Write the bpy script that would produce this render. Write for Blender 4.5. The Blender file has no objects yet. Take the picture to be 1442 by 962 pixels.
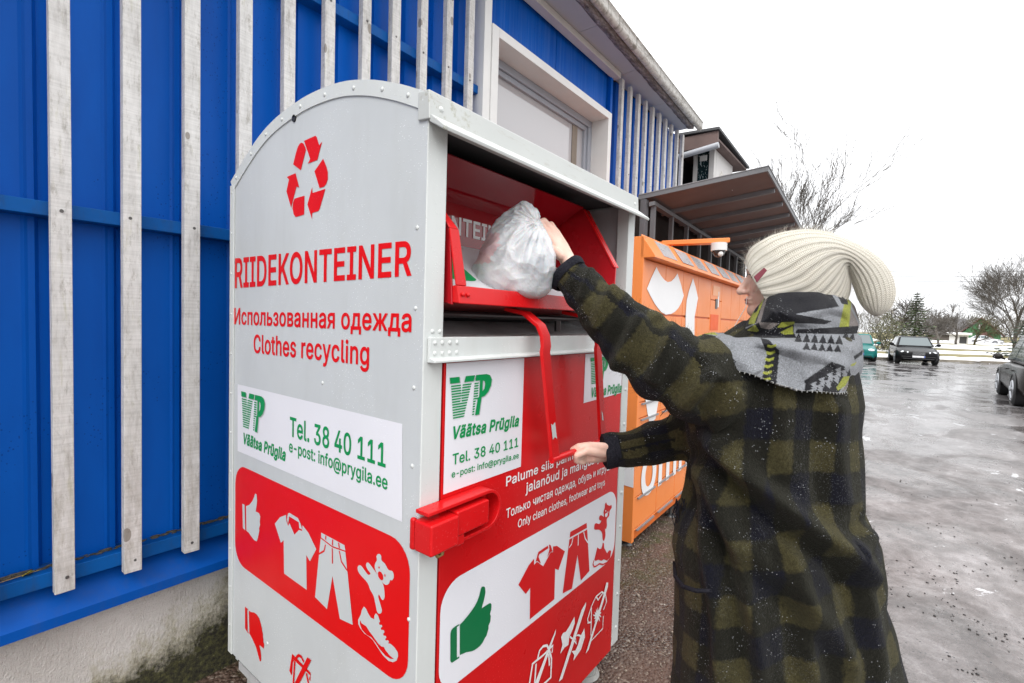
import bpy, bmesh, math, random
import numpy as np
from mathutils import Vector, Matrix, noise as mnoise
from mathutils.geometry import delaunay_2d_cdt
random.seed(7)
C = bpy.context.scene.collection
SC = bpy.context.scene
rad = math.radians

# ------------------------------------------------------------------ camera
F_PX, YAW, PITCH, ROLL, CAM_Z = 688.6, 0.66485, -0.044574, 0.030507, 1.42
_d = np.array([math.cos(YAW)*math.cos(PITCH), math.sin(YAW)*math.cos(PITCH), math.sin(PITCH)])
_r = np.cross(_d, [0, 0, 1.0]); _r /= np.linalg.norm(_r); _u = np.cross(_r, _d)
_r2 = math.cos(ROLL)*_r + math.sin(ROLL)*_u
_u2 = -math.sin(ROLL)*_r + math.cos(ROLL)*_u
CAM = np.array([0, 0, CAM_Z])
cam_data = bpy.data.cameras.new('camera'); cam = bpy.data.objects.new('camera', cam_data); C.objects.link(cam)
cam_data.sensor_fit = 'HORIZONTAL'; cam_data.sensor_width = 36; cam_data.lens = F_PX/1442*36
cam_data.clip_start = 0.05; cam_data.clip_end = 2000
m = Matrix.Identity(4)
for i in range(3):
    m[i][0] = _r2[i]; m[i][1] = _u2[i]; m[i][2] = -_d[i]; m[i][3] = CAM[i]
cam.matrix_world = m
SC.camera = cam

# ------------------------------------------------------------------ overcast sky and sun
world = bpy.data.worlds.new('World'); SC.world = world; world.use_nodes = True
wn = world.node_tree; wn.nodes.clear()
_sky = wn.nodes.new('ShaderNodeTexSky'); _sky.sky_type = 'NISHITA'; _sky.sun_disc = False
SUN_EL, SUN_AZ = rad(48), rad(200)      # azimuth measured from +X towards +Y
_sky.sun_elevation = SUN_EL; _sky.sun_rotation = math.pi/2 - SUN_AZ
_sky.dust_density = 4.0
_hs = wn.nodes.new('ShaderNodeHueSaturation'); _hs.inputs['Saturation'].default_value = 0.12
_mx = wn.nodes.new('ShaderNodeMix'); _mx.data_type = 'RGBA'; _mx.inputs[0].default_value = 0.85
_tc = wn.nodes.new('ShaderNodeTexCoord'); _sp = wn.nodes.new('ShaderNodeSeparateXYZ'); _rp = wn.nodes.new('ShaderNodeValToRGB')
wn.links.new(_tc.outputs['Generated'], _sp.inputs[0]); wn.links.new(_sp.outputs[2], _rp.inputs[0])
_rp.color_ramp.elements[0].position = 0.0; _rp.color_ramp.elements[0].color = (.505, .512, .525, 1)
_rp.color_ramp.elements[1].position = 1.0; _rp.color_ramp.elements[1].color = (1.0, 1.01, 1.03, 1)
_sc = wn.nodes.new('ShaderNodeMix'); _sc.data_type = 'RGBA'; _sc.blend_type = 'MULTIPLY'; _sc.inputs[0].default_value = 1
_sc.inputs[7].default_value = (11.6, 11.6, 11.6, 1)           # overcast: the cloud is brighter overhead than at the horizon
wn.links.new(_rp.outputs[0], _sc.inputs[6]); wn.links.new(_sc.outputs[2], _mx.inputs[7])
_bg = wn.nodes.new('ShaderNodeBackground'); _bg.inputs[1].default_value = 0.15
_wo = wn.nodes.new('ShaderNodeOutputWorld')
wn.links.new(_sky.outputs[0], _hs.inputs['Color']); wn.links.new(_hs.outputs[0], _mx.inputs[6])
wn.links.new(_mx.outputs[2], _bg.inputs[0]); wn.links.new(_bg.outputs[0], _wo.inputs[0])
sd = bpy.data.lights.new('sun', 'SUN'); sd.energy = 0.9; sd.angle = rad(25); sd.color = (1.0, 0.97, 0.93)
so = bpy.data.objects.new('sun', sd); C.objects.link(so)
_sv = Vector((math.cos(SUN_EL)*math.cos(SUN_AZ), math.cos(SUN_EL)*math.sin(SUN_AZ), math.sin(SUN_EL)))
so.rotation_euler = _sv.to_track_quat('Z', 'Y').to_euler()
SC.view_settings.view_transform = 'Standard'; SC.view_settings.look = 'None'
SC.view_settings.gamma = 1; SC.view_settings.use_curve_mapping = False
SC.view_settings.exposure = 0.68
SC.render.engine = 'CYCLES'
SC.cycles.use_denoising = True
SC.cycles.max_bounces = 6; SC.cycles.diffuse_bounces = 3; SC.cycles.glossy_bounces = 3
SC.cycles.transmission_bounces = 4; SC.cycles.transparent_max_bounces = 8
SC.render.film_transparent = False

# ------------------------------------------------------------------ measuring helpers
def ray(px, py):
    q = np.array([(px-721)/F_PX, (py-481)/F_PX, 1.0])
    return _r2*q[0] - _u2*q[1] + _d
def P(px, py, dep): return Vector(CAM + dep*ray(px, py))
def onY(px, py, y): d = ray(px, py); return Vector(CAM + d*(y/d[1]))
def onX(px, py, x): d = ray(px, py); return Vector(CAM + d*(x/d[0]))
def onZ(px, py, z): d = ray(px, py); return Vector(CAM + d*((z-CAM_Z)/d[2]))
RH = Vector((math.sin(YAW), -math.cos(YAW), 0)); DH = Vector((math.cos(YAW), math.sin(YAW), 0)); UP = Vector((0, 0, 1))
def to_px(co):
    q = np.asarray(co, float) - CAM
    z = q @ _d
    return np.stack([721 + F_PX*(q @ _r2)/z, 481 - F_PX*(q @ _u2)/z, z], -1)
def sstep(a, b, x):
    t = min(1, max(0, (x-a)/(b-a))); return t*t*(3-2*t)
def lerp(a, b, t): return a + (b-a)*t

# ------------------------------------------------------------------ object helpers
def tag(o, label=None, cat=None, group=None, kind=None):
    if label: o['label'] = label
    if cat: o['category'] = cat
    if group: o['group'] = group
    if kind: o['kind'] = kind
    return o
def thing(name, label, cat, loc=(0, 0, 0), group=None):
    o = bpy.data.objects.new(name, None); C.objects.link(o); o.location = loc
    o.empty_display_size = 0.1
    return tag(o, label, cat, group)
def link_mesh(name, me, mat, parent=None, smooth=None):
    o = bpy.data.objects.new(name, me); C.objects.link(o)
    for mm in (mat if isinstance(mat, (list, tuple)) else [mat]): me.materials.append(mm)
    if parent is not None:
        o.parent = parent
        o.matrix_parent_inverse = parent.matrix_basis.inverted()
    if smooth is not None:
        me.polygons.foreach_set('use_smooth', [True]*len(me.polygons))
        if smooth < 3.1:
            me.set_sharp_from_angle(angle=smooth)
    return o
class MB:
    def __init__(s): s.v = []; s.f = []; s.mi = []; s.nomerge = False
    def add(s, vs, fs, mi=0):
        n = len(s.v); s.v += [tuple(v) for v in vs]
        for f in fs: s.f.append([i+n for i in f]); s.mi.append(mi)
        return s
    def box(s, x0, x1, y0, y1, z0, z1, M=None, mi=0):
        s.nomerge = True; vs = [Vector((x, y, z)) for x in (x0, x1) for y in (y0, y1) for z in (z0, z1)]
        if M is not None: vs = [M @ v for v in vs]
        return s.add(vs, [(0, 1, 3, 2), (4, 6, 7, 5), (0, 4, 5, 1), (2, 3, 7, 6), (0, 2, 6, 4), (1, 5, 7, 3)], mi)
    def hexa(s, p, mi=0):   # 8 points: bottom quad, top quad
        s.nomerge = True; return s.add(p, [(3, 2, 1, 0), (4, 5, 6, 7), (0, 1, 5, 4), (1, 2, 6, 5), (2, 3, 7, 6), (3, 0, 4, 7)], mi)
    def quad(s, a, b, c, d, mi=0): return s.add([a, b, c, d], [(0, 1, 2, 3)], mi)
    def prism(s, poly, fn, d0, d1, mi=0):   # poly in 2d, fn(u,v,d)->3d
        n = len(poly)
        vs = [fn(u, v, d0) for u, v in poly] + [fn(u, v, d1) for u, v in poly]
        return s.add(vs, [tuple(range(n))[::-1], tuple(range(n, 2*n))] + [(i, (i+1) % n, n+(i+1) % n, n+i) for i in range(n)], mi)
    def tube(s, pts, r, n=8, cap=True, mi=0):
        pts = [Vector(p) for p in pts]; k = len(pts)
        rs = r if isinstance(r, (list, tuple)) else [r]*k
        t0 = (pts[1]-pts[0]).normalized()
        a = t0.orthogonal().normalized(); vs = []
        for i, p in enumerate(pts):
            t = (pts[min(i+1, k-1)]-pts[max(i-1, 0)]).normalized()
            a = (a - t*a.dot(t)); a = a.normalized() if a.length > 1e-6 else t.orthogonal().normalized()
            b = t.cross(a)
            for j in range(n):
                th = 2*math.pi*j/n; vs.append(p + (a*math.cos(th)+b*math.sin(th))*rs[i])
        fs = [(i*n+j, i*n+(j+1) % n, (i+1)*n+(j+1) % n, (i+1)*n+j) for i in range(k-1) for j in range(n)]
        if cap: fs += [tuple(range(n))[::-1], tuple(range((k-1)*n, k*n))]
        return s.add(vs, fs, mi)
    def cyl(s, c0, c1, r0, r1=None, n=16, mi=0): return s.tube([c0, c1], [r0, r0 if r1 is None else r1], n, True, mi)
    def ball(s, c, r, n=10, M=None, mi=0):
        vs = []; fs = []; c = Vector(c); m_ = n*2
        for i in range(n+1):
            ph = math.pi*i/n
            for j in range(m_):
                th = 2*math.pi*j/m_; v = Vector((math.sin(ph)*math.cos(th), math.sin(ph)*math.sin(th), math.cos(ph)))
                v = (M @ v) if M is not None else v*r
                vs.append(c+v)
        for i in range(n):
            for j in range(m_):
                fs.append((i*m_+j, i*m_+(j+1) % m_, (i+1)*m_+(j+1) % m_, (i+1)*m_+j))
        return s.add(vs, fs, mi)
    def rings(s, R, closed=True, cap=True, mi=0):
        n = len(R[0]); k = len(R); vs = [p for r in R for p in r]
        fs = []
        for i in range(k-1):
            for j in range(n if closed else n-1):
                fs.append((i*n+j, i*n+(j+1) % n, (i+1)*n+(j+1) % n, (i+1)*n+j))
        if cap and closed: fs += [tuple(range(n))[::-1], tuple(range((k-1)*n, k*n))]
        return s.add(vs, fs, mi)
    def mesh(s, name):
        me = bpy.data.meshes.new(name); me.from_pydata(s.v, [], s.f); me.validate()
        if any(s.mi) and len(me.polygons) == len(s.mi): me.polygons.foreach_set('material_index', s.mi)
        bm = bmesh.new(); bm.from_mesh(me); (None if s.nomerge else bmesh.ops.remove_doubles(bm, verts=bm.verts, dist=1e-5))
        bmesh.ops.recalc_face_normals(bm, faces=bm.faces); bm.to_mesh(me); bm.free()
        return me
    def build(s, name, mat, parent=None, smooth=None, bevel=0, seg=2):
        o = link_mesh(name, s.mesh(name), mat, parent, smooth)
        if bevel:
            b = o.modifiers.new('bevel', 'BEVEL'); b.width = bevel; b.segments = seg; b.limit_method = 'ANGLE'
            b.angle_limit = rad(40)
            if smooth is None:
                o.data.polygons.foreach_set('use_smooth', [True]*len(o.data.polygons)); b.harden_normals = True
        return o
def eval_mesh(o, name):
    bpy.context.view_layer.update()
    dg = bpy.context.evaluated_depsgraph_get()
    me = bpy.data.meshes.new_from_object(o.evaluated_get(dg)); me.name = name
    return me
def drop(o):
    d = o.data; bpy.data.objects.remove(o, do_unlink=True)
    if d and d.users == 0:
        (bpy.data.meshes if isinstance(d, bpy.types.Mesh) else bpy.data.curves).remove(d)
def catmull(pts, sub=6, closed=False):
    pts = [np.array(p, float) for p in pts]; n = len(pts); out = []
    for i in range(n if closed else n-1):
        if closed: p0, p1, p2, p3 = pts[(i-1) % n], pts[i], pts[(i+1) % n], pts[(i+2) % n]
        else: p0, p1, p2, p3 = pts[max(i-1, 0)], pts[i], pts[i+1], pts[min(i+2, n-1)]
        for k in range(sub):
            t = k/sub
            out.append(.5*((2*p1)+(p2-p0)*t+(2*p0-5*p1+4*p2-p3)*t*t+(3*p1-p0-3*p2+p3)*t**3))
    if not closed: out.append(pts[-1])
    return out

# ------------------------------------------------------------------ materials
class NT:
    def __init__(s, name):
        s.m = bpy.data.materials.new(name); s.m.use_nodes = True; s.t = s.m.node_tree
        s.b = s.t.nodes['Principled BSDF']
    def n(s, t, **kw):
        nd = s.t.nodes.new('ShaderNode'+t)
        for k, v in kw.items():
            if k.startswith('i_'):
                key = k[2:]; key = int(key) if key.isdigit() else key.replace('_', ' ')
                nd.inputs[key].default_value = v
            else: setattr(nd, k, v)
        return nd
    def l(s, a, b): s.t.links.new(a, b)
    def coord(s, kind='Object'):
        if kind == 'World': return s.n('NewGeometry').outputs['Position']
        return s.n('TexCoord').outputs[kind]
    def mapp(s, co, scale=(1, 1, 1), loc=(0, 0, 0), rot=(0, 0, 0)):
        mp = s.n('Mapping'); s.l(co, mp.inputs[0]); mp.inputs['Scale'].default_value = scale
        mp.inputs['Location'].default_value = loc; mp.inputs['Rotation'].default_value = rot
        return mp.outputs[0]
    def noise(s, co, scale, detail=4, rough=.55, dist=0):
        nd = s.n('TexNoise'); s.l(co, nd.inputs['Vector']); nd.inputs['Scale'].default_value = scale
        nd.inputs['Detail'].default_value = detail; nd.inputs['Roughness'].default_value = rough
        nd.inputs['Distortion'].default_value = dist
        return nd.outputs[0]
    def voro(s, co, scale, feature='F1', out=0, rand=1):
        nd = s.n('TexVoronoi', feature=feature); s.l(co, nd.inputs['Vector']); nd.inputs['Scale'].default_value = scale
        nd.inputs['Randomness'].default_value = rand
        return nd.outputs[out]
    def ramp(s, fac, stops, interp='LINEAR'):
        nd = s.n('ValToRGB'); s.l(fac, nd.inputs[0]); cr = nd.color_ramp; cr.interpolation = interp
        while len(cr.elements) < len(stops): cr.elements.new(.5)
        for e, (p, c) in zip(cr.elements, stops):
            e.position = p; e.color = tuple(c)+(1,) if len(c) == 3 else c
        return nd.outputs[0]
    def math(s, op, a, b=None, clamp=False):
        nd = s.n('Math', operation=op, use_clamp=clamp)
        for i, x in enumerate((a, b)):
            if x is None: continue
            if isinstance(x, (int, float)): nd.inputs[i].default_value = x
            else: s.l(x, nd.inputs[i])
        return nd.outputs[0]
    def mix(s, fac, a, b, blend='MIX'):
        nd = s.n('Mix', data_type='RGBA', blend_type=blend)
        for i, x in ((0, fac), (6, a), (7, b)):
            if isinstance(x, (int, float)): nd.inputs[i].default_value = x
            elif isinstance(x, tuple): nd.inputs[i].default_value = x+(1,) if len(x) == 3 else x
            else: s.l(x, nd.inputs[i])
        return nd.outputs[2]
    def sep(s, co):
        nd = s.n('SeparateXYZ'); s.l(co, nd.inputs[0]); return nd.outputs
    def bump(s, h, strength=.3, dist=.01, prev=None):
        nd = s.n('Bump'); nd.inputs['Strength'].default_value = strength; nd.inputs['Distance'].default_value = dist
        s.l(h, nd.inputs['Height'])
        if prev is not None: s.l(prev, nd.inputs['Normal'])
        return nd.outputs[0]
    def out(s, base=None, rough=None, normal=None, metal=None, spec=None, **kw):
        for k, x in (('Base Color', base), ('Roughness', rough), ('Normal', normal), ('Metallic', metal), ('Specular IOR Level', spec)):
            if x is None: continue
            if isinstance(x, (int, float)): s.b.inputs[k].default_value = x
            elif isinstance(x, tuple): s.b.inputs[k].default_value = x+(1,) if len(x) == 3 else x
            else: s.l(x, s.b.inputs[k])
        for k, x in kw.items(): s.b.inputs[k.replace('_', ' ')].default_value = x
        return s.m
def paint(name, col, rough=.4, var=.12, scale=3, drops=0.0, bump=.0, dirt=None, dirt_amt=0, metal=0, spec=.5, coat=0):
    """painted sheet: faint mottling, optional water droplets and dirt"""
    t = NT(name); co = t.coord('World')
    nz = t.noise(co, scale, 5, .6)
    dark = tuple(c*(1-var) for c in col); lite = tuple(min(1, c*(1+var*.7)) for c in col)
    base = t.ramp(nz, [(.3, dark), (.7, lite)])
    if dirt:
        d = t.ramp(t.noise(t.mapp(co, (1, 1, .25)), scale*4, 6, .7), [(.5, (0, 0, 0)), (.75, (1, 1, 1))])
        base = t.mix(t.math('MULTIPLY', d, dirt_amt), base, dirt)
    rgh = t.math('ADD', t.math('MULTIPLY', t.noise(co, scale*3, 3), .25), rough-.12)
    nrm = None
    if drops:
        v = t.voro(co, 120); thr = t.noise(co, 3.2, 5, .7)
        dm = t.math('MULTIPLY', t.math('LESS_THAN', v, .17), t.math('GREATER_THAN', thr, .54))
        base = t.mix(t.math('MULTIPLY', dm, drops), base, tuple(min(1, c*1.35+.06) for c in col))
        h = t.math('MULTIPLY', t.math('SUBTRACT', .26, v, True), t.math('GREATER_THAN', thr, .5))
        nrm = t.bump(h, .5, .004)
    if bump: nrm = t.bump(t.noise(co, scale*12, 4), bump, .004, nrm)
    t.out(base, rgh, nrm, metal, spec)
    if coat: t.b.inputs['Coat Weight'].default_value = coat; t.b.inputs['Coat Roughness'].default_value = .08
    return t.m
def flat(name, col, rough=.5, metal=0, spec=.5):
    t = NT(name); co = t.coord('World'); nz = t.noise(co, 14, 3)
    base = t.ramp(nz, [(.3, tuple(c*.92 for c in col)), (.7, tuple(min(1, c*1.05) for c in col))])
    return t.out(base, rough, None, metal, spec)
# ================================================================== ground
def gz(x, y):
    far = sstep(1.9, 4.6, x)
    near_wall = sstep(-1.0, 1.5, y)
    side = 0.05*sstep(0.6, -3.0, y)
    return -0.07 - 0.23*far - side*(1-far)
def grid_sheet(xs, ys, zf, name, mat, dz=0):
    mb = MB(); nx, ny = len(xs), len(ys)
    vs = [(x, y, zf(x, y)+dz) for x in xs for y in ys]
    fs = [(i*ny+j, (i+1)*ny+j, (i+1)*ny+j+1, i*ny+j+1) for i in range(nx-1) for j in range(ny-1)]
    mb.add(vs, fs)
    return link_mesh(name, mb.mesh(name), mat, None, 3.14)

def mat_asphalt():
    t = NT('wet_asphalt'); co = t.coord('World')
    st = t.mapp(co, (.8, 1.25, 1), rot=(0, 0, .55))
    big = t.noise(st, 1.1, 9, .68, .8)
    fine = t.noise(co, 160, 3, .7)
    mid = t.noise(co, 7.5, 8, .72, .3)
    mud = t.ramp(big, [(.35, (.048, .038, .034)), (.46, (.105, .088, .082)), (.54, (.178, .155, .149)), (.65, (.32, .296, .294))])
    mud = t.mix(.36, mud, t.ramp(mid, [(.38, (.06, .051, .048)), (.5, (.17, .155, .15)), (.62, (.36, .345, .345))]))
    grit = t.ramp(fine, [(.35, (.5, .5, .5)), (.65, (1.3, 1.3, 1.3))])
    base = t.mix(.8, mud, grit, 'MULTIPLY')
    v = t.voro(co, 17); peb = t.math('LESS_THAN', v, .13)
    pm = t.math('MULTIPLY', peb, t.math('GREATER_THAN', t.noise(co, 1.1, 3), .55))
    base = t.mix(pm, base, (.02, .02, .02))
    ice = t.ramp(t.noise(st, 1.25, 7, .62, 1.6), [(.645, (0, 0, 0)), (.665, (1, 1, 1))])
    base = t.mix(t.math('MULTIPLY', ice, .75), base, (.66, .67, .69))
    x = t.sep(co)[0]
    wet = t.math('MULTIPLY', t.math('ADD', t.math('MULTIPLY', x, .07), -.32), 1, True)     # the car park stands in melt water
    rough = t.ramp(t.noise(st, .8, 5, .6, .8), [(.38, (.06, .06, .06)), (.56, (.5, .5, .5))])
    rough = t.math('SUBTRACT', rough, t.math('MULTIPLY', wet, .16), True)
    base = t.mix(t.math('MULTIPLY', wet, .62), base, (.075, .072, .075))
    h = t.math('ADD', t.math('MULTIPLY', fine, .25), t.math('MULTIPLY', mid, 1.4))
    hs = t.math('MULTIPLY', h, t.math('SUBTRACT', 1.0, t.math('MULTIPLY', wet, .8)))
    t.out(base, rough, t.bump(hs, .35, .009), None, .5)
    return t.m
def spaced(a, b, first, ratio):
    o = [a]; s = first
    while o[-1] < b: o.append(o[-1]+s); s *= ratio
    return o
xs = [-300, -120, -50, -20, -8] + [-4+.3*i for i in range(40)] + spaced(8, 600, .6, 1.25)
ys = [-300, -120, -60, -30, -15, -8] + [-5+.3*i for i in range(25)] + [2.6, 3.5, 6, 15, 40, 120, 300]
tag(grid_sheet(xs, ys, gz, 'ground', mat_asphalt()), kind='structure')

def mat_gravel():
    t = NT('muddy_gravel'); co = t.coord('World')
    nd = t.n('TexVoronoi'); t.l(co, nd.inputs['Vector']); nd.inputs['Scale'].default_value = 70
    cell = t.ramp(t.sep(nd.outputs[1])[0], [(0, (.022, .013, .009)), (.5, (.06, .038, .027)), (.82, (.12, .08, .058)), (.93, (.22, .17, .13)), (.975, (.50, .44, .37))])
    nd2 = t.n('TexVoronoi'); t.l(co, nd2.inputs['Vector']); nd2.inputs['Scale'].default_value = 150
    cell2 = t.ramp(t.sep(nd2.outputs[1])[0], [(0, (.022, .013, .009)), (.6, (.075, .046, .033)), (.92, (.15, .11, .085)), (1, (.45, .40, .34))])
    big = t.noise(co, 3.5, 5)
    base = t.mix(.5, cell, cell2)
    base = t.mix(t.ramp(big, [(.4, (0, 0, 0)), (.7, (.7, .7, .7))]), base, (.15, .085, .06))
    moss = t.ramp(t.noise(co, 5, 6, .7), [(.46, (0, 0, 0)), (.62, (1, 1, 1))])
    y = t.sep(co)[1]
    mm = t.math('MULTIPLY', moss, t.math('MULTIPLY', t.math('SUBTRACT', y, .95, True), 4, True))
    base = t.mix(mm, base, t.ramp(t.noise(co, 90, 3), [(.3, (.02, .024, .008)), (.7, (.09, .085, .025))]))
    h = t.math('SUBTRACT', 1.0, nd.outputs[0])
    t.out(base, t.ramp(big, [(.3, (.25,)*3), (.6, (.65,)*3)]), t.bump(h, .8, .012), None, .5)
    return t.m
# muddy strip along the building
mb = MB(); n = 60; top = []; bot = []
for i in range(n+1):
    x = -3 + 16*i/n
    e = .28 + .10*mnoise.noise(Vector((x*1.3, 2.1, 0))) + .05*mnoise.noise(Vector((x*4.3, 7.1, 0)))
    e += 1.5*sstep(3.6, 6.5, x); row = []
    for j in range(9):
        y = e + (2.2-e)*j/8
        row.append((x, y, gz(x, y)+.004))
    top.append(row)
vs = [p for r in top for p in r]
mb.add(vs, [(i*9+j, (i+1)*9+j, (i+1)*9+j+1, i*9+j+1) for i in range(n) for j in range(8)])
MAT_GRAVEL = mat_gravel()
tag(link_mesh('gravel_strip', mb.mesh('gravel_strip'), MAT_GRAVEL, None, 3.14), kind='structure')

# pebbles and grit lying on the muddy strip: uncountable
mb = MB(); rr = random.Random(3)
for i in range(3600):
    x = rr.uniform(.3, 4.6); y = rr.uniform(.35, 2.05); r = rr.uniform(.0025, .0055) if rr.random() < .93 else rr.uniform(.006, .011)
    mb.ball((x, y, gz(x, y)+.004+r*.4), r, 3, Matrix.Diagonal((r, r*rr.uniform(.7, 1.3), r*.7)))
tag(mb.build('loose_grit', flat('pale_grit', (.30, .24, .19), .5), None, 3.14), kind='stuff')

# black grit scattered on the wet asphalt
mb = MB()
for i in range(520):
    px = rr.uniform(1225, 1442); py = 610 + 350*rr.random()**.8
    q = onZ(px+rr.gauss(0, 8), py, -.2)
    if mnoise.noise(Vector((q.x*2.2, q.y*2.2, 0))) < .06: continue
    r = rr.uniform(.003, .008)
    mb.ball((q.x, q.y, gz(q.x, q.y)+r*.4), r, 3, Matrix.Diagonal((r, r*rr.uniform(.6, 1.4), r*.6)))
tag(mb.build('asphalt_grit', flat('black_grit', (.018, .017, .017), .35), None, 3.14), kind='stuff')

# ---- kerb, lawn and old snow beyond the car park
GF = -0.30
def gp(px, py, z=GF): return onZ(px, py, z)
k0, k1 = gp(1195, 504.5), gp(1480, 514.5)
kd = (k1-k0).normalized(); kn = Vector((-kd.y, kd.x, 0))
if kn.dot(DH) < 0: kn = -kn
def KP(a, b, z): return k0 + kd*a + kn*b + Vector((0, 0, z-k0.z))   # along kerb, beyond kerb
t = NT('lawn'); co = t.coord('World')
base = t.ramp(t.noise(co, .5, 6, .65), [(.3, (.10, .095, .035)), (.5, (.20, .17, .07)), (.7, (.30, .25, .11))])
t.out(base, .9, t.bump(t.noise(co, 12, 4), .6, .05))
LAWN = t.m
mb = MB(); mb.add([KP(-160, .25, GF+.1), KP(200, .25, GF+.1), KP(500, 400, GF+.1), KP(-400, 400, GF+.1)], [(0, 1, 2, 3)])
tag(mb.build('lawn', LAWN), kind='structure')
t = NT('kerb_stone'); co = t.coord('World')
t.out(t.ramp(t.noise(co, 2, 5), [(.3, (.13, .11, .085)), (.7, (.30, .27, .22))]), .7)
mb = MB(); mb.prism([(-.02, -.05), (-.02, .12), (.24, .12), (.24, -.05)], lambda u, v, d: KP(d, u, GF+v), -160, 200)
tag(mb.build('kerb', t.m), kind='structure')
t = NT('old_snow'); co = t.coord('World')
base = t.ramp(t.noise(co, .7, 7, .7), [(.28, (.22, .19, .15)), (.42, (.72, .71, .70)), (.7, (.83, .84, .86))])
t.out(base, .6, t.bump(t.noise(co, 3, 6), .5, .1))
SNOW = t.m
def snow_band(b0, b1, h, a0, a1, seed, bare=.0):
    mb = MB(); na = 150; nb = 8; R = []
    for i in range(na+1):
        a = lerp(a0, a1, i/na)
        w0 = b0 + (b1-b0)*.22*mnoise.noise(Vector((a*.21, seed, 0))) + .3*mnoise.noise(Vector((a*.9, seed, 3)))
        w1 = b1 + (b1-b0)*.25*mnoise.noise(Vector((a*.17, seed+9, 0)))
        for j in range(nb+1):
            s = j/nb; b = lerp(w0, w1, s)
            z = GF+.1 + h*math.sin(math.pi*s)**.6*(.65+.6*mnoise.noise(Vector((a*.7, b*.9, seed)))) - .02
            R.append(KP(a, b, z))
    mb.add(R, [(i*(nb+1)+j, (i+1)*(nb+1)+j, (i+1)*(nb+1)+j+1, i*(nb+1)+j+1) for i in range(na) for j in range(nb)])
    o = mb.build('snow_bank', SNOW, None, 3.14); tag(o, kind='structure')
snow_band(.35, 3.4, .22, -40, 60, 1)
snow_band(9.5, 15.0, .22, -60, 80, 2)
snow_band(23, 38, .35, -90, 120, 3)
snow_band(50, 60, .45, -120, 150, 4)

# ================================================================== blue building
WY = 2.17           # corrugated sheet
BLD = thing('commercial_building', 'long blue metal clad building with white vertical battens behind the grey container', 'building', (3.0, 2.3, -.3))
def mat_blue(name='blue_sheet', streak=0.0):
    t = NT(name); co = t.coord('World')
    nz = t.noise(t.mapp(co, (1.5, 1, .35)), 2.2, 5, .6)
    base = t.ramp(nz, [(.3, (.0008, .074, .38)), (.7, (.0014, .112, .52))])
    v = t.voro(t.mapp(co, (1, 1, .8)), 75); thr = t.noise(co, 2.6, 3, .6)
    dm = t.math('MULTIPLY', t.math('LESS_THAN', v, .17), t.math('GREATER_THAN', thr, .53))
    base = t.mix(t.math('MULTIPLY', dm, .6), base, (.001, .025, .16))
    h = t.math('MULTIPLY', t.math('SUBTRACT', .24, v, True), t.math('GREATER_THAN', thr, .5))
    nrm = t.bump(h, .4, .004)
    nrm = t.bump(t.noise(t.mapp(co, (1, 1, .25)), 2.3, 3), .22, .03, nrm)
    if streak:
        st = t.ramp(t.noise(t.mapp(co, (28, 1, .5)), 2, 4, .6), [(.45, (0, 0, 0)), (.8, (1, 1, 1))])
        base = t.mix(t.math('MULTIPLY', st, streak), base, (.10, .22, .56))
    t.out(base, t.math('ADD', t.math('MULTIPLY', nz, .2), .26), nrm, None, .11)
    return t.m
BLUE = mat_blue(); BLUE2 = mat_blue('blue_streaked_sheet', .4)
X_END = 5.86
def ribbed(x0, x1, z0, z1, name, mat, pitch=.2, amp=.022):
    prof = []; x = x0
    while x < x1:
        for dx, dy in ((0, 0), (pitch*.54, 0), (pitch*.58, -.004), (pitch*.62, 0), (pitch*.70, 0), (pitch*.76, amp), (pitch*.94, amp)):
            if x+dx < x1: prof.append((x+dx, WY+dy))
        x += pitch
    prof.append((x1, WY))
    mb = MB(); n = len(prof)
    mb.add([(a, b, z0) for a, b in prof]+[(a, b, z1) for a, b in prof], [(i, i+1, n+i+1, n+i) for i in range(n-1)])
    o = link_mesh(name, mb.mesh(name), mat, BLD); return o
ribbed(-4.05, 2.34, .50, 3.66, 'wall_cladding', BLUE)
ribbed(4.02, X_END, .50, 3.66, 'wall_cladding', BLUE)
mb = MB(); mb.box(2.34, 3.19, WY-.012, WY+.05, 3.252, 3.66); mb.build('wall_cladding', BLUE2, BLD)
mb = MB(); mb.box(3.196, 4.02, WY-.012, WY+.05, 3.252, 3.66); mb.build('wall_cladding', BLUE2, BLD)
mb = MB(); mb.box(2.34, 4.02, WY-.012, WY+.05, .5, 1.748); mb.build('wall_cladding', BLUE2, BLD)
# structural core behind the cladding
mb = MB(); mb.box(-4.05, 9, WY+.24, 9, -.5, 3.7); mb.build('building_core', flat('dark_core', (.06, .06, .065), .8), BLD)
# plinth of rough render, with moss
t = NT('plinth_render'); co = t.coord('World')
base = t.ramp(t.noise(co, 3.2, 6, .65), [(.3, (.52, .485, .45)), (.7, (.70, .665, .63))])
s = t.sep(co)
lim = t.math('ADD', t.math('MULTIPLY', t.noise(t.mapp(co, (2, 1, 1)), 3, 7, .72), .55), t.math('MULTIPLY', s[0], .40))
ms = t.math('ADD', t.math('SUBTRACT', t.math('SUBTRACT', lim, s[2]), .235), t.math('MULTIPLY', t.math('SUBTRACT', t.noise(co, 75, 4, .75), .5), .22))
m1 = t.ramp(ms, [(.02, (0, 0, 0)), (.12, (1, 1, 1))])
base = t.mix(t.math('MULTIPLY', m1, .6), base, t.ramp(t.noise(co, 30, 4), [(.35, (.34, .31, .21)), (.65, (.40, .36, .20))]))
m2 = t.ramp(ms, [(.10, (0, 0, 0)), (.22, (1, 1, 1))])
base = t.mix(m2, base, t.ramp(t.noise(co, 55, 5, .7), [(.36, (.012, .012, .008)), (.52, (.05, .046, .02)), (.66, (.10, .10, .03)), (.75, (.32, .29, .22))]))
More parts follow.
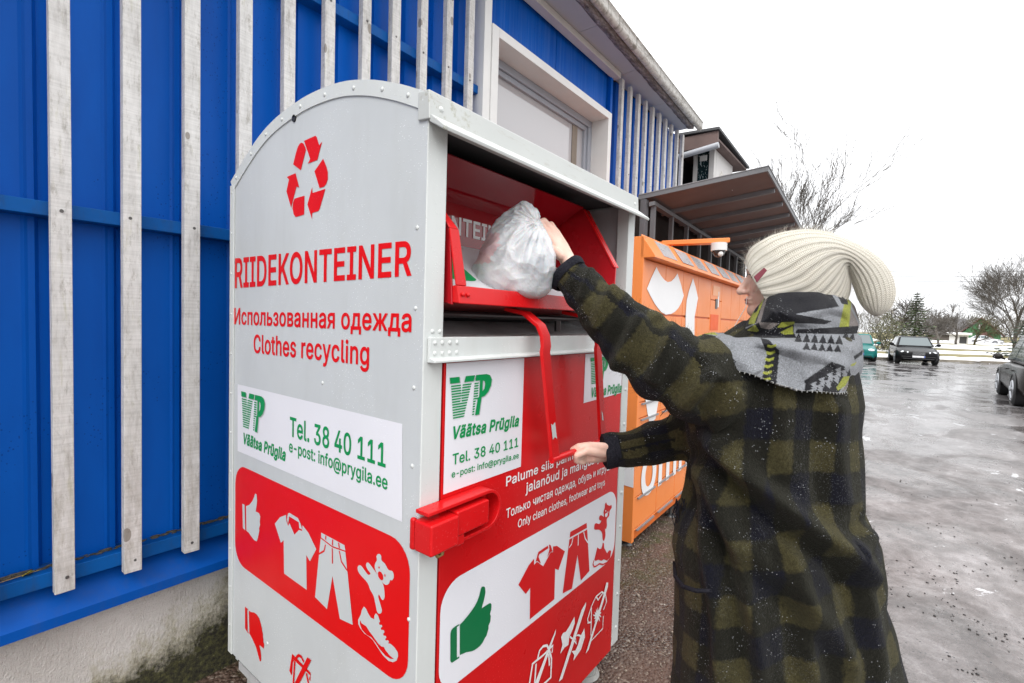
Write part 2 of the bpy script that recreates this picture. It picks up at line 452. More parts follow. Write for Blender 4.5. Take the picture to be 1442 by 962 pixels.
h = t.math('ADD', t.noise(t.mapp(co, (3, 3, 1)), 45, 5, .7), t.math('MULTIPLY', t.noise(co, 190, 3), .7))
t.out(base, .9, t.bump(h, .9, .009))
mb = MB(); mb.box(-4.05, X_END, 2.13, 2.5, -.6, .40); mb.build('plinth', t.m, BLD)
# sill flashing, girts
FLB = paint('blue_flashing', (.001, .074, .36), .45, .08, 4, spec=.12, dirt=(.06, .07, .08), dirt_amt=.25)
mb = MB(); mb.prism([(2.165, .505), (2.085, .415), (2.085, .382), (2.10, .382), (2.10, .40), (2.165, .44)], lambda u, v, d: Vector((d, u, v)), -4.05, X_END)
mb.build('sill_flashing', FLB, BLD)
GIRT = paint('blue_girt', (.001, .082, .31), .5, .15, 5, spec=.15, dirt=(.03, .04, .05), dirt_amt=.5)
def girt(x0, x1, z0, z1):
    mb = MB(); mb.box(x0, x1, 2.105, WY+.03, z0, z1); mb.build('girt', GIRT, BLD, bevel=.003)
girt(-4.04, 2.3, .513, .562); girt(-4.04, 2.3, 1.70, 1.745); girt(-4.04, 2.3, 2.805, 2.855)
girt(4.06, X_END, .513, .562); girt(4.06, X_END, 1.70, 1.745); girt(4.06, X_END, 2.555, 2.60)
# moss ledge and a twig lying on the low girt
t = NT('ledge_dirt'); co = t.coord('World')
t.out(t.ramp(t.noise(co, 60, 4), [(.3, (.03, .025, .018)), (.7, (.13, .11, .08))]), .9)
mb = MB()
for i in range(180):
    x = rr.uniform(-.3, 1.0); r = rr.uniform(.003, .008)
    mb.ball((x, WY-.01-rr.random()*.02, .563+r*.2), r, 3, Matrix.Diagonal((r*2.2, r, r*.5)))
tag(mb.build('ledge_dirt', t.m, BLD), kind='stuff')
lf = MB(); lf.add([(.245, 2.12, .566), (.262, 2.108, .582), (.275, 2.125, .572), (.268, 2.14, .563), (.25, 2.14, .562)], [(0, 1, 2, 3, 4)])
lf2 = link_mesh('fallen_leaf', lf.mesh('fallen_leaf'), flat('yellow_leaf', (.42, .36, .03), .6)); tag(lf2, 'small yellow leaf lying on the lowest blue rail beside the first white batten', 'leaf')
lf2.modifiers.new('solid', 'SOLIDIFY').thickness = .001
mb = MB(); mb.tube([(.02, 2.125, .5655), (.12, 2.118, .568), (.2, 2.122, .5665), (.285, 2.13, .568)], [.0016, .0018, .0015, .001], 6)
tag(mb.build('fallen_straw', flat('straw', (.33, .22, .07), .7)), 'thin straw lying along the lowest blue rail left of the first batten', 'straw')

def mat_batten():
    t = NT('weathered_white_wood'); co = t.coord('World')
    obi = t.n('ObjectInfo').outputs['Random']
    off = t.n('Vector' 'Math', operation='ADD'); t.l(co, off.inputs[0])
    comb = t.n('CombineXYZ'); t.l(t.math('MULTIPLY', obi, 37), comb.inputs[2]); t.l(comb.outputs[0], off.inputs[1]); cv = off.outputs[0]
    g = t.noise(t.mapp(cv, (6, 6, 1.1)), 6, 7, .7)
    base = t.ramp(g, [(.30, (.38, .36, .34)), (.42, (.56, .545, .525)), (.62, (.66, .645, .625))])
    d = t.ramp(t.noise(t.mapp(cv, (9, 9, 3)), 5, 7, .8), [(.53, (0, 0, 0)), (.66, (1, 1, 1))])
    base = t.mix(t.math('MULTIPLY', d, .62), base, (.25, .225, .19))
    gr = t.ramp(t.noise(t.mapp(cv, (20, 20, 2.5)), 2, 6, .75), [(.57, (0, 0, 0)), (.72, (1, 1, 1))])
    base = t.mix(t.math('MULTIPLY', gr, .5), base, (.33, .31, .14))
    saw = t.noise(t.mapp(cv, (6, 6, 160)), 1, 3, .6)
    base = t.mix(.28, base, t.ramp(saw, [(.35, (.62,)*3), (.6, (1.12,)*3)]), 'MULTIPLY')
    zz_ = t.math('MULTIPLY', t.math('SUBTRACT', 1.55, t.sep(co)[2], True), .62, True)
    low = t.math('MULTIPLY', t.ramp(t.noise(t.mapp(cv, (14, 14, 3.5)), 3, 6, .75), [(.40, (0,)*3), (.62, (1,)*3)]), zz_)
    base = t.mix(t.math('MULTIPLY', low, .75), base, (.30, .27, .215))
    kn_ = t.voro(t.mapp(cv, (9, 9, 5)), 1.0)
    base = t.mix(t.math('MULTIPLY', t.math('LESS_THAN', kn_, .12), .7), base, (.16, .13, .10))
    h = t.math('ADD', t.noise(t.mapp(cv, (30, 30, 2)), 5, 5), t.math('MULTIPLY', saw, .5))
    t.out(base, .75, t.bump(h, .35, .003)); return t.m
BAT = mat_batten()
SCREW = flat('dull_screw', (.12, .115, .11), .5, .6)
_sm = MB(); _sm.cyl((0, 0, 0), (0, .005, 0), .0052, n=10); SCREW_ME = _sm.mesh('screw'); SCREW_ME.materials.append(SCREW)
def batten(x, z0=.495, z1=3.62, w=.05):
    mb = MB(); tw = rr.uniform(-.004, .004)
    lean = rr.uniform(-.006, .006)
    mb.hexa([(x-w/2, 2.07, z0), (x+w/2, 2.07+tw, z0), (x+w/2, 2.104, z0), (x-w/2, 2.104, z0),
             (x-w/2+lean, 2.07, z1), (x+w/2+lean, 2.07+tw, z1), (x+w/2+lean, 2.104, z1), (x-w/2+lean, 2.104, z1)])
    o = mb.build('batten', BAT, BLD, bevel=.002)
    for z in (.535, 1.722, 2.83):
        so_ = bpy.data.objects.new('screw', SCREW_ME); C.objects.link(so_); so_.parent = o
        so_.location = (x+rr.uniform(-.008, .008)+lean*(z-z0)/3, 2.0675, z+rr.uniform(-.006, .01))
xb = .334
k = 0
while xb - .186*(k+1) > -4: k += 1
for i in range(-k, 11):
    batten(.334 + .1832*i + (.004 if i % 3 == 0 else 0), rr.uniform(.49, .50))
for i in range(10):
    batten(4.175 + .178*i, .495, 3.64)
# ---- window with deep white casing
WHITE_TRIM = paint('white_trim', (.70, .69, .67), .5, .05, 4)
CREAM_TRIM = paint('cream_trim', (.60, .575, .53), .55, .06, 4)
W0, W1, WT, WB_ = 2.335, 3.945, 3.25, 1.75
win = MB(); win.box(W0, W0+.065, 2.055, 2.30, WB_, WT+.0); win.box(W1-.06, W1, 2.055, 2.30, WB_, WT)
win.box(W0+.065, W1-.06, 2.055, 2.30, WT-.06, WT); win.box(W0+.065, W1-.06, 2.055, 2.30, WB_, WB_+.05)
WIN = win.build('window', WHITE_TRIM, BLD, bevel=.003)
GREYF = paint('grey_pvc', (.33, .35, .39), .35, .05, 4)
fr = MB(); a, b, c_, d_ = W0+.066, W1-.061, WB_+.051, WT-.061
for (x0, x1, z0, z1) in ((a, a+.055, c_, d_), (b-.055, b, c_, d_), (a+.055, b-.055, d_-.055, d_), (a+.055, b-.055, c_, c_+.055)):
    fr.box(x0, x1, 2.215, 2.29, z0, z1)
for (x0, x1, z0, z1) in ((a+.056, a+.095, c_+.056, d_-.056), (b-.095, b-.056, c_+.056, d_-.056), (a+.095, b-.095, d_-.095, d_-.056), (a+.095, b-.095, c_+.056, c_+.095)):
    fr.box(x0, x1, 2.232, 2.28, z0, z1)
fr.build('frame', GREYF, WIN, bevel=.004)
t = NT('window_glass'); t.out((.42, .41, .42), .03, None, None, .9); t.b.inputs['Coat Weight'].default_value = .6
gl = MB(); gl.box(a+.09, b-.09, 2.255, 2.262, c_+.09, d_-.09); gl.build('pane', t.m, WIN)
bl = MB(); bl.box(b-.27, b-.19, 2.249, 2.2525, c_+.095, d_-.096)
bl.build('blind_edge', flat('beige_blind', (.23, .19, .15), .7), WIN)
# white board beside the casing
mb = MB(); mb.box(2.268, 2.333, 2.062, 2.16, .5, 3.64); mb.build('cover_board', WHITE_TRIM, BLD, bevel=.003)
# blue corner profile right of the window
mb = MB(); mb.box(4.03, 4.07, 2.12, WY, .5, 3.65); mb.build('corner_profile', BLUE, BLD, bevel=.003)
# ---- eave: cover strip, soffit, mossy fascia, gutter
mb = MB(); mb.box(2.34, 4.10, 2.06, 2.13, 3.615, 3.665); mb.build('eave_strip', CREAM_TRIM, BLD, bevel=.003)
SOFF = paint('grey_soffit', (.42, .435, .465), .6, .05, 3)
EX = 5.70                                  # the eave ends above the bay
def gy(x): return 1.778 + (x-3.06)*.0429   # gutter line, not quite parallel to the wall
for i in range(13):
    x0 = EX-.004-.78*(i+1); x1 = x0+.776; mb = MB()
    mb.hexa([(x0, gy(x0)+.10, 3.668), (x1, gy(x1)+.10, 3.668), (x1, 2.17, 3.668), (x0, 2.17, 3.668), (x0, gy(x0)+.10, 3.69), (x1, gy(x1)+.10, 3.69), (x1, 2.17, 3.69), (x0, 2.17, 3.69)])
    mb.build('soffit_board', SOFF, BLD)
t = NT('mossy_fascia'); co = t.coord('World')
t.out(t.ramp(t.noise(t.mapp(co, (1, 2, 4)), 12, 7, .78), [(.34, (.07, .06, .058)), (.5, (.22, .195, .19)), (.64, (.42, .39, .385))]), .85, t.bump(t.noise(co, 40, 5), .9, .02))
mb = MB(); nseg = 160; rows = []
for i in range(nseg+1):
    x = lerp(-4.4, EX, i/nseg); w_ = .018*mnoise.noise(Vector((x*5, 3, 0)))+.010*mnoise.noise(Vector((x*17, 3, 5)))
    rows += [(x, gy(x)+.105+w_, 3.69), (x, gy(x)+.105+w_, 3.664), (x, gy(x)+.040, 3.650+w_*.5), (x, gy(x)+.036, 3.70)]
mb.add(rows, [(i*4+j, (i+1)*4+j, (i+1)*4+j+1, i*4+j+1) for i in range(nseg) for j in range(3)])
mb.build('fascia', t.m, BLD, 3.14)
t = NT('stained_gutter'); co = t.coord('World')
sx = t.n('TexNoise'); sx.noise_dimensions = '1D'; t.l(t.math('MULTIPLY', t.sep(co)[0], 26), sx.inputs['W']); sx.inputs['Scale'].default_value = 1; sx.inputs['Detail'].default_value = 4
base = t.ramp(t.noise(t.mapp(co, (1.5, 1, 5)), 8, 7, .75), [(.36, (.22, .19, .15)), (.5, (.58, .55, .50)), (.7, (.70, .68, .64))])
base = t.mix(t.ramp(sx.outputs[0], [(.55, (0,)*3), (.68, (.6,)*3)]), base, (.20, .18, .14))
t.out(base, .5)
mb = MB(); prof = [(.034, .050), (.032, .0)] + [(.032*math.cos(a_), .032*math.sin(a_)) for a_ in np.linspace(0, -math.pi, 9)] + [(-.032, .050), (-.040, .054)]
n = len(prof); xs_ = [-4.4, EX+.1]
mb.add([(x, gy(x)+u, 3.685+v) for x in xs_ for u, v in prof], [(j, n+j, n+j+1, j+1) for j in range(n-1)])
o = mb.build('gutter', t.m, BLD, .6); o.modifiers.new('solid', 'SOLIDIFY').thickness = .004
ROOF = paint('dark_roof_sheet', (.05, .05, .052), .6)
mb = MB(); mb.hexa([(-4.4, gy(-4.4)+.04, 3.742), (EX, gy(EX)+.04, 3.742), (9, 9, 4.9), (-4.4, 9, 4.9), (-4.4, gy(-4.4)+.04, 3.76), (EX, gy(EX)+.04, 3.76), (9, 9, 4.95), (-4.4, 9, 4.95)])
mb.build('roof', ROOF, BLD)
# ---- gabled timber bay at the far end
BAY = thing('bay_porch', 'small gabled bay with dark glazing and brown eaves at the end of the blue wall', 'balcony', (6.9, 2.0, 2.2))
BAYW = paint('bay_white', (.62, .60, .58), .6, .08, 3)
BROWN = paint('brown_board', (.13, .085, .075), .7, .15, 5)
DKGL = NT('dark_teal_glass'); _c = DKGL.coord('World')
DKGL.out(DKGL.ramp(DKGL.noise(DKGL.mapp(_c, (1, 7, 3.2)), 5, 4, .6, 1.5), [(.52, (.008, .022, .026)), (.60, (.02, .06, .07)), (.64, (.6, .66, .68))]), .2)
BX = 6.5
def by(px): return onX(px, 240, BX).y
y_l, y_p1, y_g0, y_g1, y_r = by(950), by(976), by(981), by(998), by(1004)
mb = MB(); mb.box(BX, BX+.06, y_g0, y_p1+.0, 2.74, 3.62); mb.build('post', BAYW, BAY)
mb = MB(); mb.box(BX-.004, BX+.09, y_r-.01, y_g1, 2.74, 3.72); mb.build('post', BAYW, BAY)
mb = MB(); mb.box(BX+.03, BX+.05, y_g1, y_g0, 2.74, 3.66); mb.build('dark_pane', DKGL.m, BAY)
mb = MB(); mb.box(BX-.012, BX+.0, (y_g0+y_g1)/2-.05, (y_g0+y_g1)/2+.04, 3.53, 3.60); mb.build('wall_lamp', WHITE_TRIM, BAY, bevel=.004)
mb = MB(); mb.box(BX+.09, 7.35, y_r-.012, y_r+.05, 2.74, 3.66); mb.build('side_panel', BAYW, BAY)
mb = MB(); mb.prism([(BX+.18, 2.75), (BX+.18, 3.3), (BX+.32, 3.46), (BX+.5, 3.40), (BX+.6, 3.2), (BX+.6, 2.75)], lambda u, v, d: Vector((u, d, v)), y_r-.02, y_r-.013); mb.build('arched_panel', CREAM_TRIM, BAY)
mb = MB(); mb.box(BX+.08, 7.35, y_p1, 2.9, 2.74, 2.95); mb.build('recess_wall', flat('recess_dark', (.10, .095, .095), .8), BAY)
mb = MB(); mb.box(BX+.01, BX+.05, y_p1, y_l+.1, 2.86, 2.93); mb.box(BX+.06, BX+.10, y_p1, y_l+.2, 2.74, 2.86); mb.build('railing', BAYW, BAY)
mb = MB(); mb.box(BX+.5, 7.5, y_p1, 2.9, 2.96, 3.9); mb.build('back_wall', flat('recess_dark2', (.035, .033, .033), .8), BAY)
ap = onX(1013, 178, 6.15); ev = onY(1040, 222, ap.y-.14)
mb = MB()
zr = ap.z
mb.hexa([(6.15, ap.y, zr-.03), (7.7, ap.y, zr-.1), (7.7, 3.2, zr+.1), (6.15, 2.9, zr+.02), (6.15, ap.y, zr), (7.7, ap.y, zr-.07), (7.7, 3.2, zr+.13), (6.15, 2.9, zr+.05)])
mb.build('roof', ROOF, BAY)
mb = MB(); mb.box(6.18, 6.22, ap.y+.02, 2.55, zr-.20, zr-.035); mb.build('bargeboard', BROWN, BAY)
mb = MB(); mb.box(6.2, 7.65, ap.y+.03, 2.8, zr-.13, zr-.105); mb.build('soffit', BROWN, BAY)
mb = MB(); mb.tube([(6.16, ap.y+.0, zr-.215), (6.16, 2.5, zr-.30)], .035, 10); mb.build('downpipe', SOFF, BAY, .8)
# ================================================================== clothes recycling container
SX, FY = .7742, .8712
CX1, CYB = 1.911, 1.915
G0 = gz(1.3, 1.4)
BOX = thing('clothes_container', 'light grey metal clothes recycling container with arched top, red door and open hatch', 'clothes container', (1.34, 1.39, G0))
GREY = paint('light_grey_paint', (.56, .585, .59), .36, .07, 1.6, drops=.55, spec=.45, dirt=(.43, .44, .42), dirt_amt=.28)
GREYF_ = paint('light_grey_frame', (.62, .645, .63), .40, .05, 3, drops=.3, dirt=(.30, .27, .2), dirt_amt=.12)
RED = paint('red_paint', (.60, .007, .009), .3, .10, 3, drops=.4, spec=.3)
REDF = paint('red_sticker', (.70, .003, .005), .38, .05, 3, drops=.25, spec=.2)
WHITE_S = paint('white_sticker', (.76, .76, .80), .35, .03, 3, drops=.25)
GREEN_S = paint('green_sticker', (.002, .27, .075), .4, .05, 3, spec=.25)
GREYS = paint('grey_print', (.55, .575, .58), .4, .03, 3)
WHITE_P = paint('white_print', (.82, .82, .82), .4, .03, 3)
SHADOWGREY = flat('logo_grey', (.45, .46, .47), .5)
INNER = paint('inner_grey', (.46, .465, .47), .5, .1, 3, dirt=(.12, .1, .08), dirt_amt=.4)
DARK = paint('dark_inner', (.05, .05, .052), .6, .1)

def s2(px, py): q = onX(px, py, SX); return (-q.y, q.z)
def f2(px, py): q = onY(px, py, FY); return (q.x, q.z)
def side3(u, v, off): return Vector((SX-off, -u, v))
def front3(u, v, off): return Vector((u, FY-off, v))
def crop(ox, oy, s, pts): return [(ox+x/s, oy+y/s) for x, y in pts]
def to2(fn, pts): return [fn(x, y) for x, y in pts]
def fill2d(loops, rule='even'):
    V = []; E = []
    for lp in loops:
        n0 = len(V); m_ = len(lp); V += [Vector((float(a), float(b))) for a, b in lp]; E += [(n0+i, n0+(i+1) % m_) for i in range(m_)]
    vo, eo, fo, _a, _b, _c = delaunay_2d_cdt(V, E, [], 0, 1e-7)
    P2 = np.array([[v.x, v.y] for v in vo]); tri = np.array([f for f in fo if len(f) == 3]); ctr = P2[tri].mean(1)
    wind = np.zeros(len(tri), int)
    for lp in loops:
        q = np.array(lp, float); a = q; b = np.roll(q, -1, 0)
        for (xa, ya), (xb, yb) in zip(a, b):
            up = (ya <= ctr[:, 1]) & (yb > ctr[:, 1]); dn = (ya > ctr[:, 1]) & (yb <= ctr[:, 1])
            if not (up.any() or dn.any()): continue
            xi = xa+(ctr[:, 1]-ya)*(xb-xa)/(yb-ya+1e-18); hit = xi > ctr[:, 0]
            wind += (up & hit).astype(int)-(dn & hit).astype(int) if rule == 'nonzero' else ((up | dn) & hit).astype(int)
    keep = wind != 0 if rule == 'nonzero' else wind % 2 == 1
    tri = tri[keep]; used = np.unique(tri); mp = {u: i for i, u in enumerate(used)}
    return P2[used], [tuple(mp[i] for i in f) for f in tri]
def decal(name, mat, parent, loops, fn3, off=.0015, smooth=False, sub=5, label=None, rule='even'):
    if smooth: loops = [[tuple(p) for p in catmull(lp, sub, True)] for lp in loops]
    V, F = fill2d(loops, rule)
    me = bpy.data.meshes.new(name); me.from_pydata([tuple(fn3(u, v, off)) for u, v in V], [], F)
    fix_normals(me, fn3)
    ob = link_mesh(name, me, mat, parent)
    if label: ob['label'] = label
    return ob
def fix_normals(me, fn3):
    if not me.polygons: return
    want = (fn3(0, 0, 1)-fn3(0, 0, 0)).normalized()
    me.update()
    if sum(p.normal.dot(want)*p.area for p in me.polygons) < 0: me.flip_normals()
